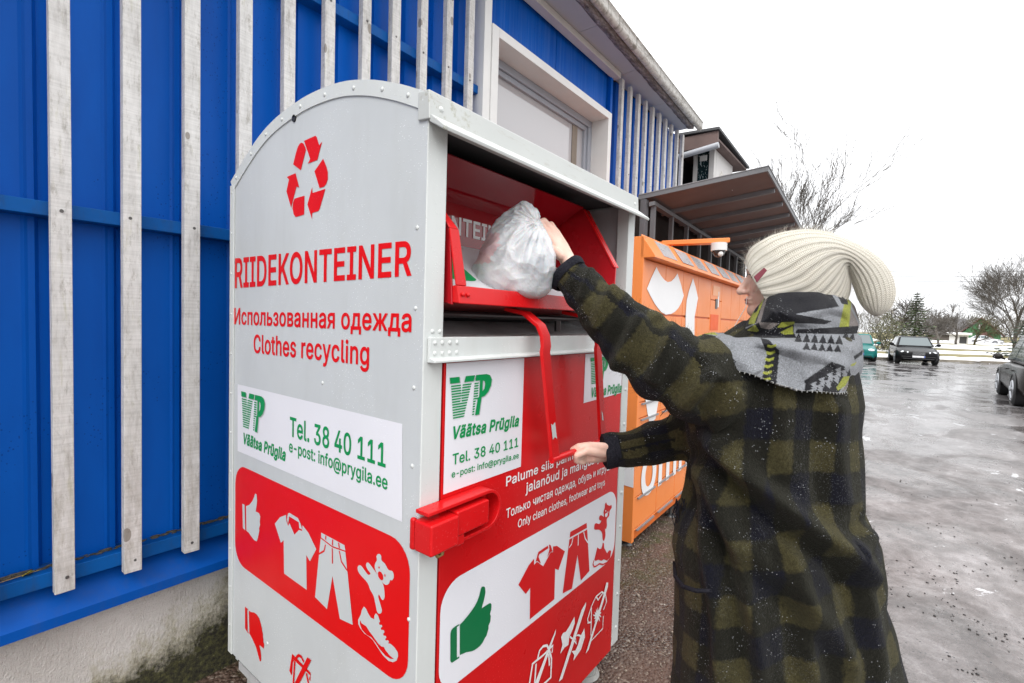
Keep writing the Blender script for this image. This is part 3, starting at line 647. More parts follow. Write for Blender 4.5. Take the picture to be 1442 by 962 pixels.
GLYPHS = {",":[188,[38,-119,68,71,137,71,84,-119]],"-":[453,[337,244,337,188,114,188,114,244]],".":[188,[95,-4,83,-3,73,1,63,9,55,18,51,29,50,41,51,53,55,64,63,73,73,81,83,85,95,87,107,85,118,81,128,73,135,64,140,53,141,41,140,29,135,18,128,9,118,1,107,-3]],"0":[453,[227,-7,191,-3,158,7,130,24,105,48,85,77,69,113,57,155,50,202,48,254,50,306,57,353,69,395,85,431,106,461,130,484,159,502,191,512,227,516,262,512,295,502,323,484,348,461,368,431,384,395,396,353,403,306,405,254,403,202,396,155,384,113,368,77,348,48,323,24,295,7,263,-3],[227,50,250,52,271,60,290,74,306,92,320,116,330,144,338,176,342,213,344,254,342,295,338,332,330,365,320,393,306,416,290,435,271,449,250,457,227,460,203,457,182,449,163,435,147,416,134,393,123,365,115,332,111,295,109,254,111,213,115,176,123,144,134,116,147,92,163,74,182,60,203,52]],"1":[453,[76,0,76,55,391,55,391,0],[276,509,276,0,212,0,212,448,209,448,86,358,86,427,198,509]],"3":[453,[218,-7,188,-5,159,1,133,10,108,22,88,38,70,57,57,79,48,104,44,132,109,132,112,115,118,100,126,87,137,76,150,66,165,59,219,50,275,61,291,69,304,80,315,93,323,108,328,125,329,145,328,163,323,180,316,196,306,211,292,223,275,234,254,241,229,246,201,248,157,248,157,299,288,448,288,452,70,452,70,509,372,509,372,461,211,278,211,289,247,290,279,286,308,276,333,262,354,244,371,222,383,198,391,173,393,145,390,116,383,90,370,66,354,45,333,27,309,12,281,2,251,-5]],"4":[453,[40,105,40,158,247,509,311,509,109,166,109,163,413,163,413,105],[282,0,282,121,282,146,282,318,343,318,343,0]],"8":[453,[226,-7,193,-5,163,1,136,11,111,25,91,42,74,62,62,84,54,109,52,135,53,156,58,176,65,195,75,212,87,228,101,241,117,252,134,260,153,265,153,267,129,276,109,289,93,308,80,330,73,354,70,380,73,405,79,429,90,450,106,469,124,485,146,498,170,508,197,514,226,516,255,514,282,508,306,498,328,485,346,469,361,450,373,429,379,405,382,380,379,354,372,330,359,308,343,289,323,276,300,267,300,265,319,260,335,252,351,241,365,228,377,212,387,195,395,176,399,156,401,135,398,109,391,84,378,62,362,42,341,25,317,11,289,1,259,-5],[226,49,248,50,267,54,285,60,300,69,313,79,323,91,331,106,335,121,337,139,335,157,330,173,322,189,312,202,298,213,283,223,265,230,247,234,226,235,206,234,187,230,169,223,154,213,140,202,130,189,122,173,117,157,115,139,117,121,121,106,129,91,139,79,152,69,167,60,185,54,205,50],[226,290,274,300,287,308,298,318,307,330,314,344,318,359,319,376,318,392,314,407,308,420,299,432,288,442,275,449,226,460,177,449,164,442,153,432,145,420,138,407,134,392,133,376,134,359,138,344,145,330,154,318,165,308,178,300]],":":[188,[95,-4,83,-3,73,1,63,9,55,18,51,29,50,41,51,53,55,64,63,73,73,81,83,85,95,87,107,85,118,81,128,73,135,64,140,53,141,41,140,29,135,18,128,9,118,1,107,-3],[95,271,83,272,73,277,63,284,55,294,51,304,50,316,51,328,55,339,63,349,73,356,83,360,95,362,107,360,118,356,128,349,135,339,140,328,141,316,140,304,135,294,128,284,118,277,107,272]],"@":[676,[355,-135,307,-133,262,-126,221,-114,184,-98,151,-77,122,-53,98,-24,77,9,61,46,50,87,43,131,40,179,43,226,50,269,61,309,78,346,98,379,123,408,151,433,184,454,220,470,260,482,303,489,349,492,394,489,435,482,472,469,506,452,536,432,562,407,584,380,603,351,617,319,627,285,633,251,635,215,631,142,615,76,605,57,593,42,579,28,561,18,541,13,517,11,476,17,441,36,432,45,426,56,423,68,420,68,413,54,402,41,388,30,371,20,351,15,326,13,298,15,273,23,251,35,232,52,216,73,204,96,195,123,190,152,188,182,190,212,197,239,207,265,220,287,237,306,257,322,279,334,304,341,330,343,351,342,369,338,385,331,416,306,419,306,419,335,474,335,474,110,475,97,479,85,485,74,493,66,505,61,518,59,533,61,546,66,557,76,565,89,571,106,576,127,581,215,579,245,575,273,567,301,555,327,541,351,523,373,502,393,477,410,450,424,419,434,385,440,347,442,309,440,274,434,242,424,213,410,187,393,164,372,144,347,128,320,115,289,105,255,100,218,98,178,100,138,105,100,115,66,128,35,144,8,165,-17,188,-37,215,-54,246,-68,280,-78,317,-83,357,-85,412,-80,458,-69,489,-59,504,-107,464,-120,411,-131],[329,65,350,66,368,71,382,78,395,89,405,102,412,118,422,185,421,210,417,231,411,249,403,263,393,274,381,282,331,292,313,290,297,285,283,277,271,267,260,254,252,239,242,185,251,125,258,108,267,94,279,81,293,72,310,67]],"C":[510,[267,-7,225,-3,186,7,150,25,119,49,92,79,70,115,53,157,44,203,40,254,44,305,53,352,70,393,92,429,119,459,150,484,186,501,225,512,267,516,340,504,362,496,383,485,402,471,419,456,435,438,448,418,459,397,467,373,473,348,408,348,389,395,357,428,315,449,267,456,237,453,209,445,184,432,161,414,141,391,125,364,113,332,106,295,103,254,106,213,113,177,125,145,141,117,161,94,184,76,210,63,237,56,267,53,315,60,357,81,389,114,408,160,473,160,467,135,459,112,448,91,435,71,420,53,402,38,383,24,363,13,341,5,317,-2,293,-6]],"D":[502,[219,0,96,0,96,57,215,57,254,60,288,68,318,81,343,99,363,122,379,149,390,181,397,216,399,255,397,294,390,329,379,361,364,388,344,410,320,428,291,441,258,449,221,452,93,452,93,509,225,509,273,505,315,495,353,478,385,455,412,426,433,391,449,351,458,306,462,255,458,205,449,159,433,119,411,83,384,54,351,31,312,14,268,3],[125,509,125,0,60,0,60,509]],"E":[419,[60,0,60,509,372,509,372,452,125,452,125,286,355,286,355,229,125,229,125,57,375,57,375,0]],"H":[517,[60,0,60,509,125,509,125,289,392,289,392,509,457,509,457,0,392,0,392,232,125,232,125,0]],"I":[300,[31,0,31,57,118,57,118,452,31,452,31,509,269,509,269,452,183,452,183,57,269,57,269,0]],"K":[467,[104,145,104,216,139,261,174,303,212,344,364,509,448,509,231,276,228,276],[60,0,60,509,125,509,125,334,124,225,125,193,125,0],[372,0,188,259,228,309,449,0]],"N":[523,[60,0,60,509,136,509,343,183,363,151,388,107,414,55,405,54,401,108,399,157,399,195,399,509,463,509,463,0,387,0,202,290,177,331,148,381,108,452,119,454,122,384,124,328,125,291,125,0]],"O":[533,[267,-7,225,-3,186,7,150,25,119,49,92,79,70,115,53,157,44,203,40,254,44,305,53,352,70,393,92,429,119,459,150,484,186,501,225,512,267,516,309,512,348,501,384,484,415,459,442,429,464,393,480,352,490,305,493,254,490,203,480,157,464,115,442,79,415,49,384,25,348,7,309,-3],[267,53,296,55,324,63,349,76,372,94,392,116,408,144,420,176,428,213,430,254,428,295,420,332,408,365,392,392,372,415,349,433,324,446,296,453,267,456,237,453,210,445,184,433,161,415,142,392,125,364,113,332,106,295,103,254,106,213,113,176,125,144,142,117,161,94,184,76,210,63,237,55]],"P":[445,[60,0,60,509,235,509,272,506,305,499,332,487,356,471,375,452,390,430,400,404,407,377,409,348,407,318,400,291,390,265,375,243,356,223,332,207,305,195,272,188,235,186,109,186,109,242,233,242,257,244,279,248,297,256,312,266,324,279,333,294,339,310,343,328,344,348,343,367,339,385,333,402,324,416,312,428,297,439,279,446,257,451,232,452,125,452,125,0]],"R":[449,[60,0,60,509,236,509,273,506,305,500,333,489,356,473,376,455,390,433,401,408,407,381,409,352,407,323,401,296,390,271,376,250,356,232,333,217,305,206,273,200,236,198,96,198,96,255,234,255,258,256,280,260,298,267,313,276,325,287,334,300,340,316,344,333,345,352,344,371,340,389,334,405,325,419,313,430,298,440,279,446,258,451,233,452,125,452,125,0],[353,0,230,229,303,229,428,0]],"T":[449,[32,452,32,509,417,509,417,452,257,452,257,0,193,0,193,452]],"V":[480,[204,0,16,509,84,509,192,206,215,137,248,31,235,31,267,138,290,206,395,509,463,509,278,0]],"a":[389,[160,-9,137,-7,115,-3,94,5,76,15,60,29,48,45,38,63,32,84,30,108,32,128,36,146,43,161,53,174,64,184,78,193,125,211,178,220,234,227,265,235,271,240,274,246,276,255,276,257,267,297,240,322,196,331,149,322,118,301,100,274,41,291,51,313,64,331,79,346,95,358,114,368,133,375,194,384,239,379,286,360,300,350,312,336,322,320,330,301,335,278,337,251,337,0,277,0,277,52,272,52,252,25,215,1],[170,45,192,47,211,51,228,59,242,68,254,80,263,93,270,108,274,122,276,138,276,190,259,182,231,176,200,171,175,168,134,159,103,139,97,130,93,118,92,105,102,72,130,52]],"c":[396,[207,-8,174,-5,144,3,117,16,93,35,72,58,56,85,44,116,37,150,34,187,37,225,44,260,56,291,72,318,93,341,117,360,144,374,174,382,207,384,260,377,305,356,340,322,362,277,303,262,290,289,270,311,242,325,207,330,184,328,163,321,145,310,130,296,118,278,108,258,102,236,98,212,96,187,98,163,102,139,108,117,118,97,130,80,145,66,163,55,184,49,207,46,243,52,271,66,292,89,304,117,363,102,341,56,306,21,261,-1]],"d":[424,[195,-8,165,-6,137,3,111,16,89,34,70,57,55,84,43,116,36,151,34,189,36,227,43,261,55,293,70,320,89,342,112,361,137,374,165,382,196,384,218,383,237,379,253,373,287,346,306,319,311,319,311,509,372,509,372,0,313,0,313,59,307,59,287,31,252,4,236,-3,217,-7],[205,47,226,49,246,55,263,65,278,78,290,95,299,115,306,138,310,162,312,189,310,216,306,241,300,263,290,282,278,299,263,312,246,322,227,328,205,330,182,328,162,322,145,311,130,298,118,281,108,261,102,239,98,215,96,189,98,163,102,139,109,117,118,97,130,80,145,66,162,55,182,49]],"e":[404,[212,-8,177,-5,145,3,117,16,92,35,72,58,56,85,44,116,37,150,34,187,36,224,44,258,55,290,71,317,91,340,115,359,142,373,172,382,205,384,266,374,285,366,303,355,319,341,334,324,347,305,357,282,365,256,370,227,371,194,371,169,75,169,75,221,338,221,310,202,308,226,304,248,298,269,288,286,277,301,263,314,246,323,227,328,205,330,183,328,164,323,146,313,131,301,119,286,109,270,102,251,97,231,96,211,96,178,98,151,102,127,110,106,121,88,135,73,151,61,169,53,190,48,212,46,254,53,285,73,306,105,365,91,358,72,348,55,335,39,320,26,302,14,283,4,261,-3,237,-7]],"f":[254,[228,379,228,327,6,327,6,379],[81,0,81,432,82,452,87,470,96,486,107,499,120,510,135,519,187,530,222,527,243,521,227,468,215,472,195,474,178,472,164,468,154,460,147,449,143,435,142,419,142,0]],"g":[425,[207,-151,180,-149,156,-146,134,-140,82,-110,51,-69,101,-41,122,-66,154,-88,207,-97,236,-95,261,-87,282,-75,298,-58,308,-34,311,-6,311,68,306,68,287,41,252,16,236,10,217,6,195,5,165,7,138,14,113,27,90,43,71,65,55,90,43,120,36,154,34,191,36,229,43,263,55,293,71,320,90,342,112,361,138,374,166,382,196,384,218,383,237,379,253,373,288,346,308,319,313,319,313,379,372,379,372,-9,370,-40,363,-67,350,-90,334,-109,314,-124,291,-136,265,-144,237,-149],[205,59,227,61,246,66,264,75,278,87,290,103,300,121,307,142,311,166,312,193,311,219,307,242,300,264,291,283,279,299,264,312,247,322,227,328,205,330,182,328,163,322,145,312,130,298,118,282,109,262,102,241,98,218,96,193,98,167,102,144,109,123,118,104,131,88,145,76,163,66,183,61]],"h":[410,[114,227,114,0,53,0,53,509,114,509,114,287,102,287,116,319,132,344,152,362,175,374,200,382,227,384,252,383,275,377,295,369,313,356,328,340,341,321,350,298,355,271,357,240,357,0,296,0,296,235,293,263,286,286,273,304,256,318,235,326,210,329,192,328,176,324,161,317,147,308,136,297,126,283,119,266,115,248]],"i":[167,[53,0,53,379,114,379,114,0],[84,443,73,444,63,448,54,455,47,463,43,472,41,483,43,494,47,504,54,512,63,518,73,522,84,524,95,522,105,518,114,512,121,504,125,494,126,483,125,472,121,463,114,455,105,448,95,444]],"j":[167,[53,379,114,379,114,-30,112,-52,108,-72,102,-90,92,-106,80,-119,65,-129,47,-137,27,-141,4,-143,-10,-143,-10,-87,2,-87,18,-85,31,-80,40,-72,47,-61,51,-46,53,-29],[83,443,72,444,62,448,53,455,47,463,42,472,41,483,42,494,47,504,53,512,62,518,72,522,83,524,95,522,105,518,114,512,120,504,125,494,126,483,125,472,120,463,114,455,105,448,95,444]],"l":[189,[139,-2,112,0,91,8,74,20,62,37,55,59,53,84,53,509,114,509,114,99,120,62,126,57,135,53,146,52,160,53,170,54,181,3,162,-1]],"m":[610,[53,0,53,379,112,379,112,295,108,295,114,314,122,331,132,346,172,376,219,386,245,383,268,375,287,361,303,342,314,320,321,295,312,295,318,312,326,329,337,343,381,375,437,386,458,385,478,380,497,372,514,361,529,346,541,328,550,307,555,283,557,255,557,0,496,0,496,254,493,279,485,298,473,313,456,323,438,329,419,330,402,329,387,326,374,320,345,290,335,247,335,0,274,0,274,260,272,280,265,297,253,311,238,322,220,328,199,330,158,320,145,312,135,302,126,289,119,274,115,257,114,238,114,0]],"n":[410,[114,227,114,0,53,0,53,379,112,379,112,287,102,287,116,319,132,344,152,362,175,374,200,382,227,384,252,383,275,377,295,369,313,356,328,340,341,321,350,298,355,271,357,240,357,0,296,0,296,235,293,263,286,286,273,304,256,318,235,326,210,329,192,328,176,324,161,317,147,308,136,297,126,283,119,266,115,248]],"o":[415,[207,-8,174,-5,144,3,117,16,93,35,72,58,56,85,44,116,37,150,34,187,37,225,44,260,56,291,72,318,93,341,117,360,144,374,174,382,207,384,241,382,271,374,299,360,323,341,343,318,359,291,371,260,379,225,381,187,379,150,371,116,359,85,343,58,323,35,299,16,271,3,241,-5],[207,46,231,49,252,55,270,66,285,80,298,97,307,117,314,139,318,163,319,187,318,212,314,236,307,258,298,278,285,296,270,310,252,321,231,328,207,330,184,328,163,321,145,310,130,296,118,278,108,258,102,236,98,212,96,187,98,163,102,139,108,117,118,97,130,80,145,66,163,55,184,49]],"p":[424,[53,-143,53,379,112,379,112,319,118,319,137,346,171,373,188,379,207,383,229,384,259,382,287,374,313,361,335,342,354,320,370,293,381,261,388,227,390,189,388,151,381,116,370,84,355,57,336,34,313,16,288,3,260,-6,229,-8,208,-7,189,-3,173,4,138,31,118,59,114,59,114,-143],[220,47,242,49,262,55,279,66,294,80,306,97,316,117,323,139,327,163,328,189,327,215,323,239,316,261,307,281,295,298,280,311,262,322,243,328,220,330,198,328,178,322,161,312,147,299,134,282,125,263,118,241,114,216,113,189,114,162,118,138,125,115,135,95,147,78,162,65,179,55,198,49]],"r":[259,[53,0,53,379,112,379,112,321,115,321,124,339,137,354,152,367,171,377,191,383,213,385,229,384,243,384,243,322,230,324,207,326,190,324,174,321,159,315,146,306,135,296,126,284,119,269,115,254,114,237,114,0]],"s":[365,[182,-8,157,-7,133,-3,112,3,93,12,76,24,62,38,50,54,41,73,36,94,94,107,101,87,111,72,124,60,141,52,160,47,181,45,206,47,227,53,244,62,258,74,265,88,268,103,266,115,262,126,254,136,243,144,229,150,212,155,149,170,118,180,92,192,72,208,58,227,50,249,47,274,49,295,55,314,65,332,79,347,95,360,115,370,137,378,161,383,187,384,212,383,234,379,254,372,271,363,286,352,299,339,324,290,268,277,262,291,254,304,243,316,228,325,210,331,187,333,166,331,147,326,131,317,119,305,111,292,109,277,110,264,115,253,124,243,172,223,229,209,261,200,287,187,306,171,320,153,328,131,331,107,329,85,323,65,312,47,298,31,281,18,260,6,236,-2,210,-7]],"t":[227,[204,379,204,327,6,327,6,379],[65,471,126,471,126,98,127,83,130,70,136,61,144,55,156,51,170,50,185,51,202,54,213,2,192,-3,168,-4,138,-1,113,7,92,21,77,41,68,64,65,93]],"u":[410,[182,-5,158,-3,135,2,115,11,97,23,82,39,69,59,60,82,54,109,53,139,53,379,114,379,114,144,116,117,124,94,137,75,154,61,175,53,200,50,218,51,234,55,249,62,263,71,274,83,283,97,290,113,295,132,296,153,296,379,357,379,357,0,298,0,298,92,307,92,294,60,277,35,257,17,234,5,209,-3]],"v":[389,[163,0,17,379,84,379,165,155,187,87,206,21,184,21,203,87,224,155,305,379,371,379,226,0]],"w":[567,[138,0,23,379,87,379,133,214,154,137,175,41,165,41,186,135,206,214,252,379,316,379,362,214,382,136,402,41,391,41,413,135,434,214,480,379,545,379,429,0,368,0,319,172,305,225,291,280,277,338,291,338,277,280,263,225,248,172,199,0]],"y":[389,[47,-139,61,-86,71,-87,104,-89,130,-74,151,-36,163,-1,17,379,84,379,165,155,187,87,206,21,184,21,202,87,224,155,305,379,371,379,204,-58,177,-107,139,-136,91,-145,65,-143]],"ä":[389,[160,-9,137,-7,115,-3,94,5,76,15,60,29,48,45,38,63,32,84,30,108,32,128,36,146,43,161,53,174,64,184,78,193,125,211,178,220,234,227,265,235,271,240,274,246,276,255,276,257,267,297,240,322,196,331,149,322,118,301,100,274,41,291,51,313,64,331,79,346,95,358,114,368,133,375,194,384,239,379,286,360,300,350,312,336,322,320,330,301,335,278,337,251,337,0,277,0,277,52,272,52,252,25,215,1],[170,45,192,47,211,51,228,59,242,68,254,80,263,93,270,108,274,122,276,138,276,190,259,182,231,176,200,171,175,168,134,159,103,139,97,130,93,118,92,105,102,72,130,52],[261,443,251,444,241,448,233,455,226,463,222,472,221,483,222,494,226,503,233,512,241,518,251,522,261,523,272,522,281,518,290,512,296,503,300,494,301,483,300,472,296,463,290,455,281,448,272,444],[117,443,107,444,97,448,89,455,82,463,78,472,77,483,78,494,82,503,89,512,97,518,107,522,117,523,128,522,138,518,146,512,152,503,156,494,158,483,156,472,152,463,146,455,138,448,128,444]],"õ":[415,[207,-8,174,-5,144,3,117,16,93,35,72,58,56,85,44,116,37,150,34,187,37,225,44,260,56,291,72,318,93,341,117,360,144,374,174,382,207,384,241,382,271,374,299,360,323,341,343,318,359,291,371,260,379,225,381,187,379,150,371,116,359,85,343,58,323,35,299,16,271,3,241,-5],[207,46,231,49,252,55,270,66,285,80,298,97,307,117,314,139,318,163,319,187,318,212,314,236,307,258,298,278,285,296,270,310,252,321,231,328,207,330,184,328,163,321,145,310,130,296,118,278,108,258,102,236,98,212,96,187,98,163,102,139,108,117,118,97,130,80,145,66,163,55,184,49],[252,446,227,450,204,460,185,470,169,475,156,466,151,448,108,448,110,467,115,484,123,498,133,509,147,516,163,518,188,514,209,504,228,494,245,490,258,496,265,517,306,517,304,497,299,480,291,466,281,455,268,448]],"ü":[410,[182,-5,158,-3,135,2,115,11,97,23,82,39,69,59,60,82,54,109,53,139,53,379,114,379,114,144,116,117,124,94,137,75,154,61,175,53,200,50,218,51,234,55,249,62,263,71,274,83,283,97,290,113,295,132,296,153,296,379,357,379,357,0,298,0,298,92,307,92,294,60,277,35,257,17,234,5,209,-3],[277,443,266,444,257,448,248,455,242,463,238,472,236,483,238,494,242,503,248,512,257,518,266,522,277,523,287,522,297,518,305,512,312,503,316,494,317,483,316,472,312,463,305,455,297,448,287,444],[133,443,123,444,113,448,104,455,98,463,94,472,93,483,94,494,98,503,104,512,113,518,123,522,133,523,144,522,153,518,162,512,168,503,172,494,173,483,172,472,168,463,162,455,153,448,144,444]],"И":[523,[463,0,398,0,398,291,399,328,402,384,404,454,416,452,376,381,346,331,321,290,137,0,60,0,60,509,125,509,125,195,124,157,123,108,118,54,110,55,136,107,161,151,180,183,388,509,463,509]],"Т":[449,[32,452,32,509,417,509,417,452,257,452,257,0,193,0,193,452]],"а":[389,[160,-9,137,-7,115,-3,94,5,76,15,60,29,48,45,38,63,32,84,30,108,32,128,36,146,43,161,53,174,64,184,78,193,125,211,178,220,234,227,265,235,271,240,274,246,276,255,276,257,267,297,240,322,196,331,149,322,118,301,100,274,41,291,51,313,64,331,79,346,95,358,114,368,133,375,194,384,239,379,286,360,300,350,312,336,322,320,330,301,335,278,337,251,337,0,277,0,277,52,272,52,252,25,215,1],[170,45,192,47,211,51,228,59,242,68,254,80,263,93,270,108,274,122,276,138,276,190,259,182,231,176,200,171,175,168,134,159,103,139,97,130,93,118,92,105,102,72,130,52]],"б":[411,[208,-8,176,-6,147,2,119,15,95,33,74,55,57,82,44,113,37,147,34,185,34,198,41,301,62,376,73,395,86,412,101,426,118,438,137,448,159,455,238,468,273,475,290,488,294,509,349,509,347,491,344,475,338,461,330,449,318,439,304,431,238,417,206,414,178,408,155,401,135,390,119,375,107,356,97,332,90,302,85,266,86,266,118,314,167,350,187,357,207,362,229,363,256,361,281,353,304,339,325,322,343,300,357,274,368,246,375,215,377,181,375,147,368,114,355,84,339,58,319,35,295,17,268,3,239,-5],[208,46,230,48,249,53,266,62,281,74,293,89,303,108,310,129,315,152,316,178,315,204,311,228,304,249,294,267,282,282,268,294,251,303,232,308,211,310,189,308,169,302,151,293,135,280,121,264,110,245,102,224,97,201,96,175,97,151,102,129,109,109,119,90,132,75,148,62,166,53,186,48]],"в":[392,[53,0,53,379,208,379,247,376,280,367,307,352,327,331,339,307,343,278,341,258,335,240,324,226,309,214,291,205,270,199,312,185,345,152,352,138,357,121,358,102,356,84,351,66,343,50,331,35,317,23,300,13,280,6,257,1,232,0],[111,56,232,56,251,57,266,62,279,70,288,80,293,93,295,108,293,125,288,141,279,153,266,162,251,167,232,169,111,169],[111,220,209,220,230,222,248,227,263,234,273,245,280,258,282,273,280,288,273,300,262,310,248,318,230,322,208,324,111,324]],"г":[304,[290,379,290,323,114,323,114,0,53,0,53,379]],"д":[427,[13,-110,13,56,44,56,65,82,79,116,90,164,98,231,110,379,356,379,356,56,414,56,414,-110,353,-110,353,0,74,0,74,-110],[114,56,295,56,295,323,166,323,157,231,143,127,135,99,126,76]],"е":[404,[212,-8,177,-5,145,3,117,16,92,35,72,58,56,85,44,116,37,150,34,187,36,224,44,258,55,290,71,317,91,340,115,359,142,373,172,382,205,384,266,374,285,366,303,355,319,341,334,324,347,305,357,282,365,256,370,227,371,194,371,169,75,169,75,221,338,221,310,202,308,226,304,248,298,269,288,286,277,301,263,314,246,323,227,328,205,330,183,328,164,323,146,313,131,301,119,286,109,270,102,251,97,231,96,211,96,178,98,151,102,127,110,106,121,88,135,73,151,61,169,53,190,48,212,46,254,53,285,73,306,105,365,91,358,72,348,55,335,39,320,26,302,14,283,4,261,-3,237,-7]],"ж":[563,[21,0,174,193,23,379,95,379,221,218,252,218,252,379,313,379,313,218,342,218,468,379,541,379,390,193,543,0,469,0,342,162,313,162,313,0,252,0,252,162,223,162,95,0]],"з":[343,[171,-4,146,-3,123,1,101,8,82,17,65,29,51,43,40,59,34,76,31,95,94,95,97,82,105,71,117,61,133,54,151,49,171,47,193,49,211,55,227,65,239,77,246,92,249,109,246,126,239,141,226,154,208,163,187,169,163,171,138,171,138,217,163,217,183,219,201,224,217,233,229,245,236,259,238,276,236,292,230,306,220,318,207,327,191,332,173,334,154,332,137,327,122,319,109,309,102,296,99,281,40,281,42,301,48,319,59,335,72,349,88,361,107,371,128,378,150,382,173,384,197,382,220,377,239,370,257,359,271,346,283,332,291,315,296,298,298,279,296,258,289,240,277,224,262,212,245,203,225,197,225,194,252,188,273,178,291,164,303,147,310,127,313,104,311,84,305,66,294,48,281,33,264,20,244,10,222,2,198,-3]],"и":[411,[358,0,296,0,296,274,293,274,111,0,53,0,53,379,114,379,114,104,118,104,300,379,358,379]],"к":[376,[53,0,53,379,114,379,114,215,152,215,288,379,366,379,213,196,368,0,290,0,167,159,114,159,114,0]],"л":[400,[6,0,6,56,20,56,48,63,67,86,78,133,84,211,91,379,348,379,348,0,286,0,286,323,149,323,143,189,129,84,120,58,109,37,94,21,76,9,54,2,27,0]],"н":[409,[309,223,309,167,99,167,99,223],[114,379,114,0,53,0,53,379],[356,379,356,0,295,0,295,379]],"о":[415,[207,-8,174,-5,144,3,117,16,93,35,72,58,56,85,44,116,37,150,34,187,37,225,44,260,56,291,72,318,93,341,117,360,144,374,174,382,207,384,241,382,271,374,299,360,323,341,343,318,359,291,371,260,379,225,381,187,379,150,371,116,359,85,343,58,323,35,299,16,271,3,241,-5],[207,46,231,49,252,55,270,66,285,80,298,97,307,117,314,139,318,163,319,187,318,212,314,236,307,258,298,278,285,296,270,310,252,321,231,328,207,330,184,328,163,321,145,310,130,296,118,278,108,258,102,236,98,212,96,187,98,163,102,139,108,117,118,97,130,80,145,66,163,55,184,49]],"п":[408,[355,379,355,0,294,0,294,323,114,323,114,0,53,0,53,379]],"р":[424,[53,-143,53,379,112,379,112,319,118,319,137,346,171,373,188,379,207,383,229,384,259,382,287,374,313,361,335,342,354,320,370,293,381,261,388,227,390,189,388,151,381,116,370,84,355,57,336,34,313,16,288,3,260,-6,229,-8,208,-7,189,-3,173,4,138,31,118,59,114,59,114,-143],[220,47,242,49,262,55,279,66,294,80,306,97,316,117,323,139,327,163,328,189,327,215,323,239,316,261,307,281,295,298,280,311,262,322,243,328,220,330,198,328,178,322,161,312,147,299,134,282,125,263,118,241,114,216,113,189,114,162,118,138,125,115,135,95,147,78,162,65,179,55,198,49]],"с":[396,[207,-8,174,-5,144,3,117,16,93,35,72,58,56,85,44,116,37,150,34,187,37,225,44,260,56,291,72,318,93,341,117,360,144,374,174,382,207,384,260,377,305,356,340,322,362,277,303,262,290,289,270,311,242,325,207,330,184,328,163,321,145,310,130,296,118,278,108,258,102,236,98,212,96,187,98,163,102,139,108,117,118,97,130,80,145,66,163,55,184,49,207,46,243,52,271,66,292,89,304,117,363,102,341,56,306,21,261,-1]],"т":[325,[132,0,132,325,6,325,6,379,319,379,319,325,193,325,193,0]],"у":[389,[47,-139,61,-86,71,-87,104,-89,130,-74,151,-36,163,-1,17,379,84,379,165,155,187,87,206,21,184,21,202,87,224,155,305,379,371,379,204,-58,177,-107,139,-136,91,-145,65,-143]],"ч":[401,[198,118,157,122,121,134,92,153,70,181,57,216,53,258,53,379,114,379,114,258,116,232,124,211,138,195,155,184,175,177,198,175,264,182,324,199,324,143,285,130,244,122],[287,0,287,379,348,379,348,0]],"ш":[572,[53,379,114,379,114,56,255,56,255,379,316,379,316,56,458,56,458,379,519,379,519,0,53,0]],"ь":[388,[104,244,214,244,243,242,268,237,290,228,309,217,325,202,337,186,346,167,352,146,353,123,352,101,346,80,337,61,325,43,309,29,290,16,268,7,243,2,214,0,53,0,53,379,114,379,114,56,214,56,235,58,254,64,270,74,282,87,289,103,292,121,289,139,282,155,270,169,254,179,235,185,214,187,104,187]],"я":[385,[332,0,271,0,271,326,184,326,155,324,131,318,114,309,102,295,95,279,93,259,95,240,102,224,114,211,132,201,155,195,184,194,298,194,298,142,180,142,134,146,97,157,68,174,48,198,36,226,32,259,36,293,48,322,68,346,97,365,134,376,180,379,332,379],[85,0,15,0,122,172,190,172]]}
def glyph_loops(body, bold=0, shear=0):
    """letter outlines laid out on a line, thickened by `bold`"""
    out = []; x = 0
    for ch in body:
        if ch == ' ': x += 205; continue
        g = GLYPHS[ch]; loops = [np.array(l, float).reshape(-1, 2) for l in g[1:]]
        def area(q): return .5*np.sum(q[:, 0]*np.roll(q[:, 1], -1)-np.roll(q[:, 0], -1)*q[:, 1])
        big = max(loops, key=lambda q: abs(area(q)))
        if area(big) < 0: loops = [q[::-1] for q in loops]
        for q in loops:
            a = q-np.roll(q, 1, 0); b = np.roll(q, -1, 0)-q
            a /= np.linalg.norm(a, axis=1)[:, None]+1e-9; b /= np.linalg.norm(b, axis=1)[:, None]+1e-9
            na = np.stack([a[:, 1], -a[:, 0]], 1); nb = np.stack([b[:, 1], -b[:, 0]], 1); nn = na+nb
            nn /= np.linalg.norm(nn, axis=1)[:, None]+1e-9; k_ = 1/np.clip((nn*na).sum(1), .6, 1)
            q = q+nn*(bold*k_)[:, None]
            q = q+np.stack([q[:, 1]*shear, 0*q[:, 1]], 1)
            out.append(q+np.array([x, 0]))
        x += g[0]+bold*1.2
    return out
def text(body, mat, parent, bl, br, tl, fn3, off=.002, bold=14, shear=0, name='lettering', label=None, tr=None):
    """bl, br = baseline ends, tl = cap top at the left, all (u,v) on the plane"""
    L = glyph_loops(body, bold, shear); al = np.vstack(L); x0, x1 = al[:, 0].min(), al[:, 0].max()
    H_ = glyph_loops('H', bold)[0]; y0, y1 = H_[:, 1].min(), H_[:, 1].max()
    hl = tl[1]-bl[1]; hr = (tr[1]-br[1]) if tr else hl
    loops = []
    for q in L:
        s = (q[:, 0]-x0)/(x1-x0); k_ = (q[:, 1]-y0)/(y1-y0)
        loops.append([(lerp(bl[0], br[0], a), lerp(bl[1], br[1], a)+lerp(hl, hr, a)*b) for a, b in zip(s, k_)])
    return decal(name, mat, parent, loops, fn3, off, label=label, rule='nonzero')
